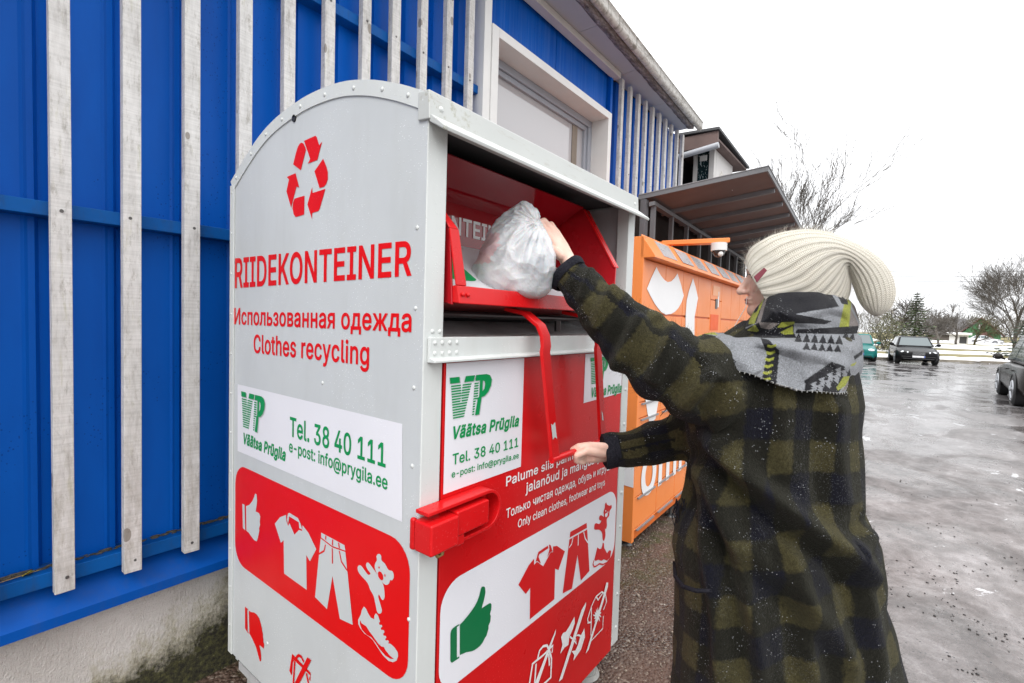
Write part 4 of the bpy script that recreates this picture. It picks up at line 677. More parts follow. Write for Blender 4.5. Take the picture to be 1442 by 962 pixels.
def stroke(pts, w):
    L = []; Rr = []; n = len(pts); pts = [np.array(p, float) for p in pts]
    for i in range(n):
        t = pts[min(i+1, n-1)]-pts[max(i-1, 0)]; t /= np.linalg.norm(t)+1e-9; nn = np.array([-t[1], t[0]])
        k_ = 1.0
        if 0 < i < n-1:
            d1 = pts[i]-pts[i-1]; d1 /= np.linalg.norm(d1)+1e-9; k_ = 1/max(.5, abs(float(d1 @ t)))
        L.append(tuple(pts[i]+nn*w/2*k_)); Rr.append(tuple(pts[i]-nn*w/2*k_))
    return L+Rr[::-1]
def strokes(name, mat, parent, lines, w, fn3, off):
    mb = MB(); 
    for q, ln in enumerate(lines):
        n = len(ln); st_ = stroke(ln, w); L = st_[:n]; R_ = st_[n:][::-1]
        o_ = off+.00015*q
        for i in range(n-1):
            mb.add([fn3(*L[i], o_), fn3(*L[i+1], o_), fn3(*R_[i+1], o_), fn3(*R_[i], o_)], [(0, 1, 2, 3)])
    return mb.build(name, mat, parent)
def rrect(u0, u1, v0, v1, r, n=7):
    o = []
    for cx, cy, a0 in ((u1-r, v1-r, 0), (u0+r, v1-r, 90), (u0+r, v0+r, 180), (u1-r, v0+r, 270)):
        for i in range(n+1):
            a_ = rad(a0+90*i/n); o.append((cx+r*math.cos(a_), cy+r*math.sin(a_)))
    return o

# ---- shell
ARCH = [(1.915, 1.885), (1.812, 1.945), (1.702, 2.000), (1.600, 2.032), (1.49, 2.050), (1.375, 2.058), (1.229, 2.050), (1.10, 2.022), (.985, 1.982), (.905, 1.947), (FY+.002, 1.932)]
arch = [tuple(p) for p in catmull(ARCH, 4)]
side_poly = [(FY+.002, .14)] + [(CYB, .14)] + arch
def yx(d0): return lambda u, v, d: Vector((d, u, v))
mb = MB(); mb.prism(side_poly, yx(0), SX, SX+.018); SIDE = mb.build('side_panel', GREY, BOX)
mb = MB(); mb.prism(side_poly, yx(0), CX1-.018, CX1-.001); mb.build('side_panel', GREYF_, BOX)
mb = MB()
n = len(arch); inn = [(y, z-.012) for y, z in arch]
mb.add([(SX+.005, y, z+.002) for y, z in arch]+[(CX1-.004, y, z+.002) for y, z in arch]+[(SX+.005, y, z-.012) for y, z in arch]+[(CX1-.004, y, z-.012) for y, z in arch],
       [(i, i+1, n+i+1, n+i) for i in range(n-1)]+[(2*n+i, 3*n+i, 3*n+i+1, 2*n+i+1) for i in range(n-1)])
mb.build('roof', GREY, BOX, .6)
mb = MB(); mb.box(SX+.02, CX1-.02, CYB-.02, CYB-.003, .1, 1.87); mb.build('back_panel', GREY, BOX)
mb = MB(); mb.box(SX+.02, CX1-.02, FY+.03, CYB-.03, .07, .10); mb.build('floor', INNER, BOX)
# riveted edge strip along the arch and the back edge
def strip(pts, w, off):
    mb = MB(); A = []; B = []
    for i, p in enumerate(pts):
        p = np.array(p); t_ = np.array(pts[min(i+1, len(pts)-1)])-np.array(pts[max(i-1, 0)]); t_ = t_/np.linalg.norm(t_)
        nn = np.array([t_[1], -t_[0]])
        if nn @ (np.array([1.39, 1.2])-p) < 0: nn = -nn
        A.append(p - nn*.003); B.append(p+nn*w)
    n = len(pts)
    V = [(SX-off, a[0], a[1]) for a in A]+[(SX-off, b[0], b[1]) for b in B]+[(SX+.002, a[0], a[1]) for a in A]+[(SX+.002, b[0], b[1]) for b in B]
    mb.add(V, [(i, i+1, n+i+1, n+i) for i in range(n-1)]+[(i, 2*n+i, 2*n+i+1, i+1) for i in range(n-1)]+[(n+i, n+i+1, 3*n+i+1, 3*n+i) for i in range(n-1)]+[(0, n, 3*n, 2*n), (n-1, 2*n-1, 4*n-1, 3*n-1)])
    return mb
st_ = strip(arch, .036, .004).build('edge_strip', GREYF_, BOX, .6)
mb = MB(); mb.box(SX-.0055, SX, CYB-.028, CYB+.004, .14, 1.872); mb.build('edge_strip', GREYF_, BOX, bevel=.002)
def rivets(locs, nrm, r, parent, name='rivet', mat=None):
    mb = MB(); nrm = Vector(nrm); q = nrm.to_track_quat('Z', 'Y').to_matrix()
    mb.ball((0, 0, 0), r, 4, q @ Matrix.Diagonal((r, r, r*.55)))
    first = None
    for p in locs:                                  # every rivet head is a piece of its own
        if first is None: o = first = mb.build(name, mat or GREYF_, parent, 3.14)
        else: o = first.copy(); C.objects.link(o)
        o.location = p
L_ = []
for i in range(2, len(arch)-1, 4):
    y, z = arch[i]; L_.append((SX-.004, y, z-.018))
rivets(L_, (-1, 0, 0), .0065, st_)
mb = MB()
for z in [.25+.145*i for i in range(12)]:
    pass
rivets([(SX-.0055, CYB-.012, .25+.145*i) for i in range(12)], (-1, 0, 0), .005, SIDE)
rivets([(SX, FY+.03, .30+.19*i) for i in range(8)]+[(SX, 1.30, 1.22), (SX, 1.62, .30)], (-1, 0, 0), .006, SIDE)
mb = MB(); q = s2(415, 167); mb.cyl((SX-.004, -q[0], q[1]), (SX+.004, -q[0], q[1]), .0105, n=18); mb.build('rubber_plug', flat('black_rubber', (.02, .02, .022), .5), SIDE)
# ---- front frame
PL = .838
mb = MB(); mb.box(SX+.0005, PL, FY, FY+.05, .06, 1.885); mb.build('corner_post', GREYF_, BOX, bevel=.003)
mb = MB(); mb.box(1.852, CX1, FY, FY+.05, .06, 1.885); P2 = mb.build('corner_post', GREYF_, BOX, bevel=.003)
rivets([(1.885, FY, .13+.145*i) for i in range(9)], (0, -1, 0), .0075, P2)
# visor along the front edge of the roof
mb = MB(); mb.hexa([(SX-.007, FY-.012, 1.872), (CX1+.006, FY-.012, 1.872), (CX1+.006, FY+.03, 1.876), (SX-.007, FY+.03, 1.876),
                    (SX-.007, FY-.008, 1.939), (CX1+.006, FY-.008, 1.939), (CX1+.006, FY+.03, 1.941), (SX-.007, FY+.03, 1.941)])
mb.hexa([(SX-.004, FY-.058, 1.838), (CX1+.006, FY-.058, 1.838), (CX1+.006, FY-.006, 1.868), (SX-.004, FY-.006, 1.868),
         (SX-.004, FY-.060, 1.848), (CX1+.006, FY-.060, 1.848), (CX1+.006, FY-.012, 1.884), (SX-.004, FY-.012, 1.884)])
t = NT('visor_paint'); co = t.coord('World')
base = t.ramp(t.noise(co, 3, 4), [(.3, (.47, .49, .475)), (.7, (.53, .545, .525))])
s = t.sep(co)
gm = t.math('MULTIPLY', t.ramp(t.noise(co, 24, 6, .8), [(.56, (0,)*3), (.66, (.8,)*3)]), t.math('MULTIPLY', t.math('SUBTRACT', 1.02, s[0], True), 3.5, True))
base = t.mix(gm, base, (.20, .18, .06))
d_ = t.ramp(t.noise(t.mapp(co, (1, 6, 6)), 14, 6, .75), [(.57, (0,)*3), (.7, (.5,)*3)])
base = t.mix(d_, base, (.34, .31, .25))
t.out(base, .45); VIS = mb.build('visor', t.m, BOX, bevel=.003)
rivets([(SX+.03, FY-.009, 1.905), (CX1-.03, FY-.009, 1.905)], (0, -1, 0), .008, VIS)
# cross bar under the opening
mb = MB(); mb.box(SX+.012, CX1-.02, FY-.010, FY-.0005, 1.322, 1.372); mb.box(PL+.002, 1.85, FY+.0, FY+.14, 1.364, 1.3715)
mb.hexa([(SX+.012, FY-.028, 1.312), (CX1-.02, FY-.028, 1.312), (CX1-.02, FY-.0005, 1.312), (SX+.012, FY-.0005, 1.312),
         (SX+.012, FY-.028, 1.319), (CX1-.02, FY-.028, 1.319), (CX1-.02, FY-.0005, 1.326), (SX+.012, FY-.0005, 1.326)])
BAR = mb.build('cross_bar', GREYF_, BOX, bevel=.002)
rv = []
for j, xx in enumerate((.802, .826, .851, .876)):
    for z in (1.334, 1.359): rv.append((xx, FY-.010, z))
    if j < 2: rv.append((xx, FY, 1.386))
rivets(rv, (0, -1, 0), .0062, BAR)
# inner walls of the opening
mb = MB(); mb.box(CX1-.03, CX1-.02, FY+.05, 1.7, 1.3, 1.90); mb.build('inner_cheek', INNER, BOX)
mb = MB(); mb.box(SX+.02, SX+.03, FY+.05, 1.7, 1.3, 1.90); mb.build('inner_cheek', INNER, BOX)
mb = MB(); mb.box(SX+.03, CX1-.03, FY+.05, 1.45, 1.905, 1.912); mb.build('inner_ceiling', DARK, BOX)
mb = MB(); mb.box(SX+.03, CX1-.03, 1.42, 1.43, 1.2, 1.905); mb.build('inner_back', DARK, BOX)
mb = MB(); mb.hexa([(SX+.03, FY+.145, 1.365), (CX1-.03, FY+.145, 1.365), (CX1-.03, 1.15, 1.402), (SX+.03, 1.15, 1.402), (SX+.03, FY+.145, 1.372), (CX1-.03, FY+.145, 1.372), (CX1-.03, 1.15, 1.410), (SX+.03, 1.15, 1.410)])
mb.build('inner_ledge', INNER, BOX)
mb = MB(); mb.cyl((SX+.04, 1.02, 1.43), (CX1-.04, 1.02, 1.43), .010, n=12); mb.cyl((1.55, 1.0, 1.38), (1.55, 1.0, 1.42), .012, n=10); mb.build('hinge_rod', flat('steel_dark', (.10, .09, .09), .4, .7), BOX)
# ---- tilting hatch (a red tray that swings out)
GLOSSRED_SHADED = NT('gloss_red_shaded'); GLOSSRED_SHADED.out((.30, .004, .010), .05, None, None, .6); GLOSSRED_SHADED = GLOSSRED_SHADED.m  # red darkened: the shade inside the opening is put into the colour
HX0, HX1 = .858, 1.80; HL0 = .797
mb = MB(); BP = 1.14; mb.box(HL0, HX1, BP, BP+.004, 1.655, 1.79)
HB = mb.build('hatch_back', GLOSSRED_SHADED, BOX)
mb = MB(); mb.add([(HL0, BP, 1.792), (HX1-.10, BP, 1.792), (HX1-.12, .985, 1.868), (HL0, .985, 1.868)], [(0, 1, 2, 3)])
o = mb.build('hatch_top', GLOSSRED_SHADED, BOX); o.modifiers.new('solid', 'SOLIDIFY').thickness = .004
WGL = NT('gloss_white'); WGL.out((.70, .71, .73), .2, None, None, .5); WGL = WGL.m
mb = MB(); mb.add([(HX0, .865, 1.475), (HX1, .865, 1.475), (HX1, BP-.002, 1.654), (HX0, BP-.002, 1.654)], [(0, 1, 2, 3)])
TR = mb.build('hatch_tray', WGL, BOX); TR.modifiers.new('solid', 'SOLIDIFY').thickness = .003
text('RIIDEKONTEINER', WHITE_P, HB, (.803, 1.690), (1.440, 1.690), (.803, 1.748), lambda u, v, o: Vector((u, BP-o, v)), .002, 16)
def tray3(u, v, o):   # u = x, v = 0..1 along the tray
    a = Vector((u, .865, 1.475)); b = Vector((u, BP-.002, 1.654)); n_ = Vector((0, -.179, .273)).normalized()
    return a.lerp(b, v)+n_*o
decal('green_print', GREEN_S, TR, [rrect(.90, 1.03, .25, .95, .05), rrect(.915, .925, .3, .8, .004), ], tray3, .004)
decal('green_print', GREEN_S, TR, [rrect(1.28, 1.34, .15, .55, .02)], tray3, .004)
RED_SHADED = paint('shaded_red', (.42, .006, .012), .25, .1, 3)  # same red paint as outside, darkened for the weaker light inside
# side wings of the hatch
def wing(x0, x1, poly, nm='hatch_wing'):
    mb = MB(); mb.prism(poly, lambda u, v, d: Vector((d, u, v)), x0, x1); return mb.build(nm, RED_SHADED if nm == 'hatch_wing' else RED, BOX, bevel=.002)
wing(HX1-.10, HX1-.092, [(.852, 1.452), (.845, 1.63), (.985, 1.862), (1.0, 1.868), (BP, 1.795), (BP, 1.5)])
wing(HX1-.106, HX1-.07, [(.846, 1.63), (.985, 1.862), (.992, 1.858), (.853, 1.628)], 'hatch_flange')
wing(HX0-.006, HX0, [(.858, 1.452), (.872, 1.63), (.93, 1.72), (.94, 1.55), (.94, 1.47)])
mb = MB(); mb.hexa([(HX0-.003, .846, 1.50), (HX0+.032, .846, 1.50), (HX0+.032, .852, 1.50), (HX0-.003, .852, 1.50),
                    (HX0-.010, .868, 1.64), (HX0+.022, .868, 1.64), (HX0+.022, .874, 1.64), (HX0-.010, .874, 1.64)])
mb.hexa([(HX0-.010, .868, 1.64), (HX0+.022, .868, 1.64), (HX0+.022, .874, 1.64), (HX0-.010, .874, 1.64),
         (HX0-.012, .905, 1.695), (HX0-.002, .905, 1.695), (HX0-.002, .911, 1.695), (HX0-.012, .911, 1.695)])
mb.build('hatch_flange', RED, BOX, bevel=.002)
# lip
mb = MB()
mb.hexa([(HX0-.002, .836, 1.455), (HX1-.06, .836, 1.455), (HX1-.06, .90, 1.462), (HX0-.002, .90, 1.462),
         (HX0-.002, .846, 1.500), (HX1-.06, .846, 1.500), (HX1-.06, .862, 1.500), (HX0-.002, .862, 1.500)])
LIP = mb.build('hatch_lip', RED, BOX, bevel=.003)
rivets([(HX0+.012, .838, 1.478), (HX0+.03, .838, 1.478)], (0, -1, .2), .006, LIP, mat=RED)
mb = MB(); mb.add([(HX0, .90, 1.46), (HX1-.06, .90, 1.46), (HX1-.06, 1.13, 1.446), (HX0, 1.13, 1.446)], [(0, 1, 2, 3)])
mb.build('hatch_underside', paint('red_under_shaded', (.28, .02, .02), .5), BOX).modifiers.new('solid', 'SOLIDIFY').thickness = .003  # darker copy of the red, painting in the shade below the lip
# pull handle: two flat bars and a cross rod
def flatbar(pts, w, th, name, parent):
    mb = MB(); R = []
    for i, p in enumerate(pts):
        p = Vector(p); t_ = (Vector(pts[min(i+1, len(pts)-1)])-Vector(pts[max(i-1, 0)])).normalized()
        nn = Vector((1, 0, 0)).cross(t_).normalized()
        R.append([p+Vector((-w/2, 0, 0))+nn*th/2, p+Vector((w/2, 0, 0))+nn*th/2, p+Vector((w/2, 0, 0))-nn*th/2, p+Vector((-w/2, 0, 0))-nn*th/2])
    mb.rings(R); return mb.build(name, RED, parent, bevel=.002)
LBx, RBx = 1.17, 1.478
def barpath(x0, x1, yb=.80):
    pts = [(x0-.01, .93, 1.452), (x0-.005, .865, 1.44), (x0, .815, 1.405), (x0+.002, .80, 1.375), (x0+.004, .797, 1.345)]
    pts += [(lerp(x0, x1, k_), .797, lerp(1.33, 1.0, k_)) for k_ in (0, .5, 1)]
    return pts
lb0 = onY(767, 470, .80).x; lb1 = onY(781, 655, .797).x; rb0 = onY(841, 480, .80).x; rb1 = onY(849, 600, .797).x
HL = flatbar(barpath(lb0, lb1), .040, .012, 'handle_bar', BOX)
HR = flatbar(barpath(rb0, rb1), .036, .012, 'handle_bar', BOX)
CHIP = flat('bare_metal', (.55, .57, .56), .5)
zc = onY(776, 607, .79).z
decal('paint_chip', CHIP, HL, [[(lb1-.012, zc+.022), (lb1-.004, zc+.016), (lb1+.010, zc+.024), (lb1+.012, zc-.03), (lb1+.002, zc-.022), (lb1-.011, zc-.028)]], lambda u, v, o: Vector((u+lerp(lb0, lb1, (1.33-v)/.33)-lb1, .7908-o, v)), .0006)
zc = onY(845, 590, .79).z
decal('paint_chip', CHIP, HR, [[(rb1-.006, zc+.03), (rb1+.002, zc+.012), (rb1+.003, zc-.01), (rb1-.006, zc-.006)]], lambda u, v, o: Vector((u+lerp(rb0, rb1, (1.33-v)/.33)-rb1, .7908-o, v)), .0006)
mb = MB(); mb.tube([(lb1-.018, .797, 1.0), (rb1+.02, .797, 1.0)], .0105, 14); mb.build('handle_rod', RED, BOX, .8)
# ---- door with its stickers
mb = MB(); mb.box(PL+.006, 1.845, FY, FY+.03, .05, 1.308); DOOR = mb.build('door', RED, BOX, bevel=.0015)
la, lb_, lc, ld = f2(623, 507), f2(738, 502), f2(738, 655), f2(622, 697)
decal('sticker', WHITE_S, DOOR, [[(PL+.012, ld[1]), (lb_[0], ld[1]), (lb_[0], 1.307), (PL+.012, 1.307)]], front3, .001)
q0, q1 = f2(824, 500), f2(875, 552)
decal('sticker', WHITE_S, DOOR, [[(q0[0], 1.132), (q0[0]-.004, 1.128), (1.842, 1.135), (1.842, 1.305), (q0[0], 1.305)]], front3, .001)

def vp_logo(fn, u0, u1, v0, v1, fn3, parent, off):
    """bold italic VP with horizontal speed lines, in a unit box"""
    def T(pts): return [(lerp(u0, u1, x), lerp(v0, v1, y)) for x, y in pts]
    def xl(y): return .08*(1-y)                # left leg outer edge
    def shape(shift):
        L = []
        L.append([(0, 1), (.21, 1), (.225, .86), (.012, .86)])
        L.append([(.36, 1), (.575, 1), (.545, .86), (.325, .86)])
        L.append([(.60, 1), (.86, 1), (.95, .96), (1.0, .85), (.985, .70), (.92, .55), (.83, .46), (.75, .44), (.70, .02), (.60, .02), (.66, .44), (.69, .46), (.70, .86), (.585, .86)])
        return L
    loops = shape(0)
    hole = [(.77, .85), (.815, .83), (.83, .75), (.815, .64), (.765, .58)]
    y = .815
    while y > .01:
        h = .034
        def eL(yy): return .015+.075*(1-yy)*1.1
        a0, a1 = eL(y), lerp(.235, .30, (1-y))
        b0, b1 = lerp(.315, .20, 1-y), lerp(.535, .33, 1-y)
        if y < .42: loops.append([(a0, y), (b1, y), (b1-.01, y-h), (a0+.004, y-h)])
        else:
            loops.append([(a0, y), (a1, y), (a1+.004, y-h), (a0+.004, y-h)])
            loops.append([(b0, y), (b1, y), (b1-.008, y-h), (b0-.008, y-h)])
        c0 = lerp(.58, .53, 1-y); c1 = lerp(.69, .655, 1-y) - .012
        if y < .44: c1 = .60 + .1*y - .03
        loops.append([(c0, y), (c1, y), (c1-.004, y-h), (c0-.004, y-h)])
        y -= .062
    decal('logo', GREEN_S, parent, [T(l) for l in loops]+[T(hole)], fn3, off)
    du, dv = (u1-u0)*.022, (v0-v1)*.018
    decal('logo_shade', SHADOWGREY, parent, [[(a+du, b+dv) for a, b in T(l)] for l in loops[:3]]+[[(a+du, b+dv) for a, b in T(hole)]], fn3, off-.0006)
# logo and address on the front
a, b = f2(632.5, 531), f2(691.5, 592)
vp_logo(f2, a[0], f2(691.5, 540)[0], f2(637, 592)[1], f2(632, 532)[1], front3, DOOR, .0026)
text('Väätsa Prügila', GREEN_S, DOOR, f2(637, 619), f2(730, 600), f2(637, 600.5), front3, .0022, 30, .2)
text('Tel. 38 40 111', GREEN_S, DOOR, f2(636.3, 655), f2(729, 629), f2(636.3, 639.5), front3, .0022, 13)
text('e-post: info@prygila.ee', GREEN_S, DOOR, f2(635.2, 673), f2(729.7, 645), f2(635.2, 663.5), front3, .0022, 13)
a, b = f2(830, 540), f2(855, 502)
vp_logo(f2, f2(829.5, 540)[0], f2(856.3, 510)[0], f2(833, 542)[1], f2(829, 504)[1], front3, DOOR, .0026)
text('Väätsa Prügila', GREEN_S, DOOR, f2(832, 560), f2(874.5, 552.5), f2(832, 546), front3, .0022, 30, .2)
wt = WHITE_P
text('Palume siia panna riided,', wt, DOOR, f2(711.8, 685), f2(841, 632.5), f2(711.8, 671.5), front3, .002, 14)
text('jalanõud ja mänguasjad', wt, DOOR, f2(739.5, 694.5), f2(852, 646), f2(739.5, 680.5), front3, .002, 14)
text('Только чистая одежда, обувь и игрушки', wt, DOOR, f2(711.8, 730.3), f2(864, 658.5), f2(711.8, 717), front3, .002, 10)
text('Only clean clothes, footwear and toys', wt, DOOR, f2(728.5, 743.5), f2(851, 683), f2(728.5, 732), front3, .002, 10)
decal('pictogram_panel', WHITE_S, DOOR, [rrect(PL+.012, 1.838, .450, .742, .07)], front3, .001)
g = lambda pts: crop(560, 820, 6.775, pts)
GREEN_D = paint('green_print_dark', (.002, .155, .05), .4, .05, 3)
decal('thumbs_up', GREEN_D, DOOR, [to2(f2, g([(552, 413), (520, 437), (505, 460), (498, 490), (498, 745), (503, 760), (515, 765), (552, 740)]))], front3, .002)
decal('thumbs_up', GREEN_D, DOOR, [to2(f2, g([(552, 413), (583, 396), (583, 408), (560, 424), (560, 716), (583, 704), (583, 718), (552, 740)]))], front3, .0021)
decal('thumbs_up', GREEN_D, DOOR, [to2(f2, g([(588, 402), (625, 364), (660, 322), (698, 272), (730, 225), (755, 178), (772, 130), (784, 80), (790, 55), (797, 43), (808, 38), (822, 40), (830, 52), (833, 92), (826, 135), (815, 180), (797, 246), (835, 220), (872, 198), (884, 198), (891, 212), (888, 260), (876, 300), (884, 320), (880, 370), (862, 412), (862, 440), (842, 510), (830, 525), (805, 575), (783, 603), (760, 623), (732, 642), (705, 655), (650, 665), (588, 692)]))], front3, .002)
def shirt_loops(tf): 
    return tf
h = lambda pts: to2(f2, crop(720, 760, 8.017, pts))
REDP = paint('red_print', (.60, .008, .010), .4, .05, 3, spec=.25)
decal('shirt_print', REDP, DOOR, [h([(75, 508), (190, 290), (252, 213), (252, 285), (285, 247), (355, 299), (440, 140), (466, 140), (466, 76), (510, 68), (600, 130), (527, 342), (490, 325), (480, 670), (203, 898), (208, 540), (158, 612)])], front3, .002)
decal('shirt_print', REDP, DOOR, [h([(300, 138), (408, 64), (412, 95), (312, 162), (302, 190), (328, 268), (285, 236), (268, 252)]), h([(420, 52), (440, 62), (460, 130), (435, 138), (400, 195), (425, 110)])], front3, .0022)
decal('trousers_print', REDP, DOOR, [to2(f2, [(802.6, 749), (825.4, 736.2), (826, 743), (801.6, 757)])], front3, .002)
decal('trousers_print', REDP, DOOR, [to2(f2, [(801.3, 759.5), (826.3, 745.5), (829.5, 803.7), (817.3, 817.4), (812.6, 781.2), (804.8, 828.6), (791.7, 835.5)])], front3, .002)
strokes('seam_print', WHITE_S, DOOR, [to2(f2, [(813.6, 752.5), (813.2, 768)]), to2(f2, [(806, 757), (804, 766), (800.5, 771)]), to2(f2, [(821, 748.5), (823, 758), (827, 764)])], .005, front3, .0026)
ii = lambda pts: to2(f2, crop(820, 700, 8.75, pts))
decal('bear_print', REDP, DOOR, [ii([(290, 65), (300, 92), (335, 105), (352, 95), (357, 130), (332, 170), (325, 230), (300, 262), (296, 300), (298, 350), (286, 395), (275, 385), (280, 470), (264, 535), (246, 520), (238, 440), (205, 402), (160, 402), (142, 390), (146, 340), (165, 320), (205, 330), (230, 290), (207, 282), (205, 240), (225, 222), (247, 235), (262, 240), (257, 180), (272, 130), (275, 85)])], front3, .002, True, 3)
decal('bear_print', WHITE_S, DOOR, [ii([(275, 205), (300, 190), (306, 205), (300, 235), (282, 247), (272, 230)]), ii([(278, 160), (287, 160), (287, 178), (278, 178)]), ii([(303, 178), (312, 178), (312, 195), (303, 195)])], front3, .0026)
decal('shoe_print', REDP, DOOR, [ii([(180, 618), (205, 640), (228, 635), (240, 600), (248, 560), (262, 570), (265, 625), (300, 690), (325, 655), (350, 660), (342, 735), (300, 782), (260, 765), (230, 784), (190, 770), (160, 786), (142, 772), (163, 690)])], front3, .002)
strokes('shoe_print', REDP, DOOR, [ii([(138, 778), (126, 825), (140, 858), (165, 850), (205, 820), (250, 830), (300, 805), (338, 748)])], .006, front3, .0021)
j = lambda pts: to2(f2, crop(730, 820, 6.773, pts))
strokes('crossed_bag_print', WHITE_P, DOOR, [j([(95, 1000), (130, 775), (235, 690), (325, 600), (315, 670)]), j([(150, 960), (163, 775)]), j([(178, 725), (195, 650), (230, 608), (268, 600), (285, 640)]), j([(288, 640), (310, 725), (303, 905), (200, 1000)]), j([(283, 680), (290, 792)])], .008, front3, .0022)
decal('crossed_bag_print', WHITE_P, DOOR, [j([(352, 445), (345, 490), (175, 985), (140, 985), (300, 570)])], front3, .003)
decal('torn_cloth_print', WHITE_P, DOOR, [j([(530, 325), (532, 390), (515, 440), (480, 520), (472, 595), (435, 620), (395, 680), (415, 590), (402, 520), (420, 482), (450, 468), (485, 410)]), j([(625, 435), (630, 520), (592, 640), (520, 745), (528, 690), (503, 655), (540, 648), (565, 590), (582, 525)])], front3, .0022)
decal('torn_cloth_print', WHITE_P, DOOR, [j([(640, 185), (634, 232), (412, 918), (378, 945), (396, 890), (596, 262)])], front3, .003)
strokes('torn_cloth_print', WHITE_P, DOOR, [j([(485, 515), (520, 545), (548, 582), (535, 520), (560, 500), (590, 510)])], .006, front3, .0026)
strokes('stained_shirt_print', WHITE_P, DOOR, [j([(660, 378), (655, 350), (692, 228), (735, 135), (790, 90), (826, 112), (836, 185), (806, 262)]), j([(692, 240), (686, 560), (800, 438), (805, 320)]), j([(655, 385), (690, 378)]), j([(735, 135), (755, 165), (800, 100)])], .006, front3, .0022)
sp_ = [];
for k_ in range(26):
    r_ = (62 if k_ % 2 == 0 else 34)*(.8+.4*rr.random()); a_ = 2*math.pi*k_/26; sp_.append((748+r_*.62*math.cos(a_), 310+r_*1.25*math.sin(a_)-20*math.cos(a_)))
decal('stained_shirt_print', WHITE_P, DOOR, [j(sp_)], front3, .0026)
decal('stained_shirt_print', WHITE_P, DOOR, [j([(850, 0), (846, 42), (662, 640), (635, 678), (800, 130), (832, 0)])], front3, .0034)
# ---- writing on the side
text('RIIDEKONTEINER', REDF, SIDE, s2(331.2, 406), s2(580, 388.5), s2(331.2, 364), side3, .0012, 17, tr=s2(580, 338.5))
text('Использованная одежда', REDF, SIDE, s2(330.3, 456.8), s2(579.7, 468), s2(330.3, 433.7), side3, .0012, 15)
text('Clothes recycling', REDF, SIDE, s2(357.5, 497), s2(520, 515), s2(357.5, 471), side3, .0012, 15)
l0, l1, l2, l3 = s2(335, 541), s2(567, 597), s2(567, 735), s2(335, 635)
decal('sticker', WHITE_S, SIDE, [[l3, l2, l1, l0]], side3, .001)
vp_logo(s2, s2(340.5, 560)[0], s2(374, 570)[0], s2(344, 603)[1], s2(341, 551)[1], side3, SIDE, .0026)
text('Väätsa Prügila', GREEN_S, SIDE, s2(343.6, 625), s2(403, 650), s2(343.6, 609), side3, .0022, 30, .2)
text('Tel. 38 40 111', GREEN_S, SIDE, s2(408.9, 614), s2(543.7, 658.5), s2(408.9, 586.5), side3, .0022, 14)
text('e-post: info@prygila.ee', GREEN_S, SIDE, s2(407.9, 636), s2(546.3, 690), s2(407.9, 619.5), side3, .0022, 13)
TZ, BZ = .862, .505
decal('pictogram_panel', REDF, SIDE, [rrect(-1.872, -.90, BZ-.004, TZ+.004, .075)], side3, .001)
A = lambda pts: to2(s2, crop(390, 180, 6.871, pts))
RP = REDF
recyc = [[(160, 355), (185, 250), (205, 185), (225, 153), (245, 145), (262, 155), (275, 185), (284, 215), (234, 412)],
         [(265, 128), (375, 78), (388, 92), (412, 172), (440, 135), (425, 190), (395, 312), (302, 348), (325, 302), (290, 200)],
         [(450, 300), (485, 385), (496, 435), (495, 500), (478, 548), (455, 573), (415, 583), (366, 422)],
         [(343, 578), (348, 632), (472, 592), (415, 790), (400, 808), (345, 825), (342, 885), (298, 742)],
         [(175, 685), (270, 658), (266, 840), (185, 865), (165, 838), (153, 780), (160, 720)],
         [(98, 477), (183, 440), (218, 578), (192, 570), (140, 775), (95, 615), (120, 500)]]
decal('recycling_symbol', RP, SIDE, [A(l) for l in recyc], side3, .0012)
B = lambda pts: to2(s2, crop(325, 640, 4.808, pts))
decal('thumbs_up', GREYS, SIDE, [B([(82, 332), (97, 340), (102, 512), (86, 498)]),
      B([(107, 350), (130, 340), (150, 315), (163, 285), (168, 265), (178, 268), (182, 310), (178, 350), (172, 385), (195, 396), (204, 420), (200, 455), (203, 475), (195, 500), (197, 515), (188, 560), (180, 588), (163, 580), (140, 550), (125, 528), (110, 515)])], side3, .002)
decal('shirt_print', GREYS, SIDE, [B([(302, 468), (338, 424), (378, 408), (380, 448), (392, 483), (402, 465), (435, 542), (466, 510), (487, 517), (490, 478), (530, 530), (583, 640), (540, 722), (515, 680), (518, 915), (365, 805), (362, 580), (343, 597)])], side3, .002)
decal('shirt_print', GREYS, SIDE, [B([(385, 440), (392, 398), (402, 394), (460, 430), (478, 470), (488, 508), (468, 498), (465, 458), (400, 418), (392, 470)])], side3, .0022)
Cc = lambda pts: to2(s2, crop(430, 730, 4.144, pts))
decal('trousers_print', GREYS, SIDE, [Cc([(96, 82), (232, 155), (237, 187), (160, 160), (96, 110)])], side3, .002)
decal('trousers_print', GREYS, SIDE, [Cc([(93, 116), (160, 168), (237, 195), (248, 300), (280, 620), (205, 585), (162, 335), (130, 528), (60, 458), (84, 205)])], side3, .002)
strokes('seam_print', RP, SIDE, [Cc([(122, 152), (114, 188), (84, 206)]), Cc([(203, 188), (215, 250), (249, 302)]), Cc([(162, 172), (163, 262)]), Cc([(125, 100), (123, 122)]), Cc([(165, 122), (163, 155)]), Cc([(200, 140), (204, 172)])], .005, side3, .0027)
D = lambda pts: to2(s2, crop(500, 770, 5.66, pts))
decal('bear_print', GREYS, SIDE, [D([(176, 75), (186, 58), (202, 56), (215, 75), (216, 105), (245, 135), (272, 182), (300, 190), (313, 215), (312, 248), (298, 266), (286, 262), (276, 290), (255, 302), (232, 290), (205, 258), (178, 208), (163, 165), (166, 130), (180, 105)])], side3, .0022, True, 3)
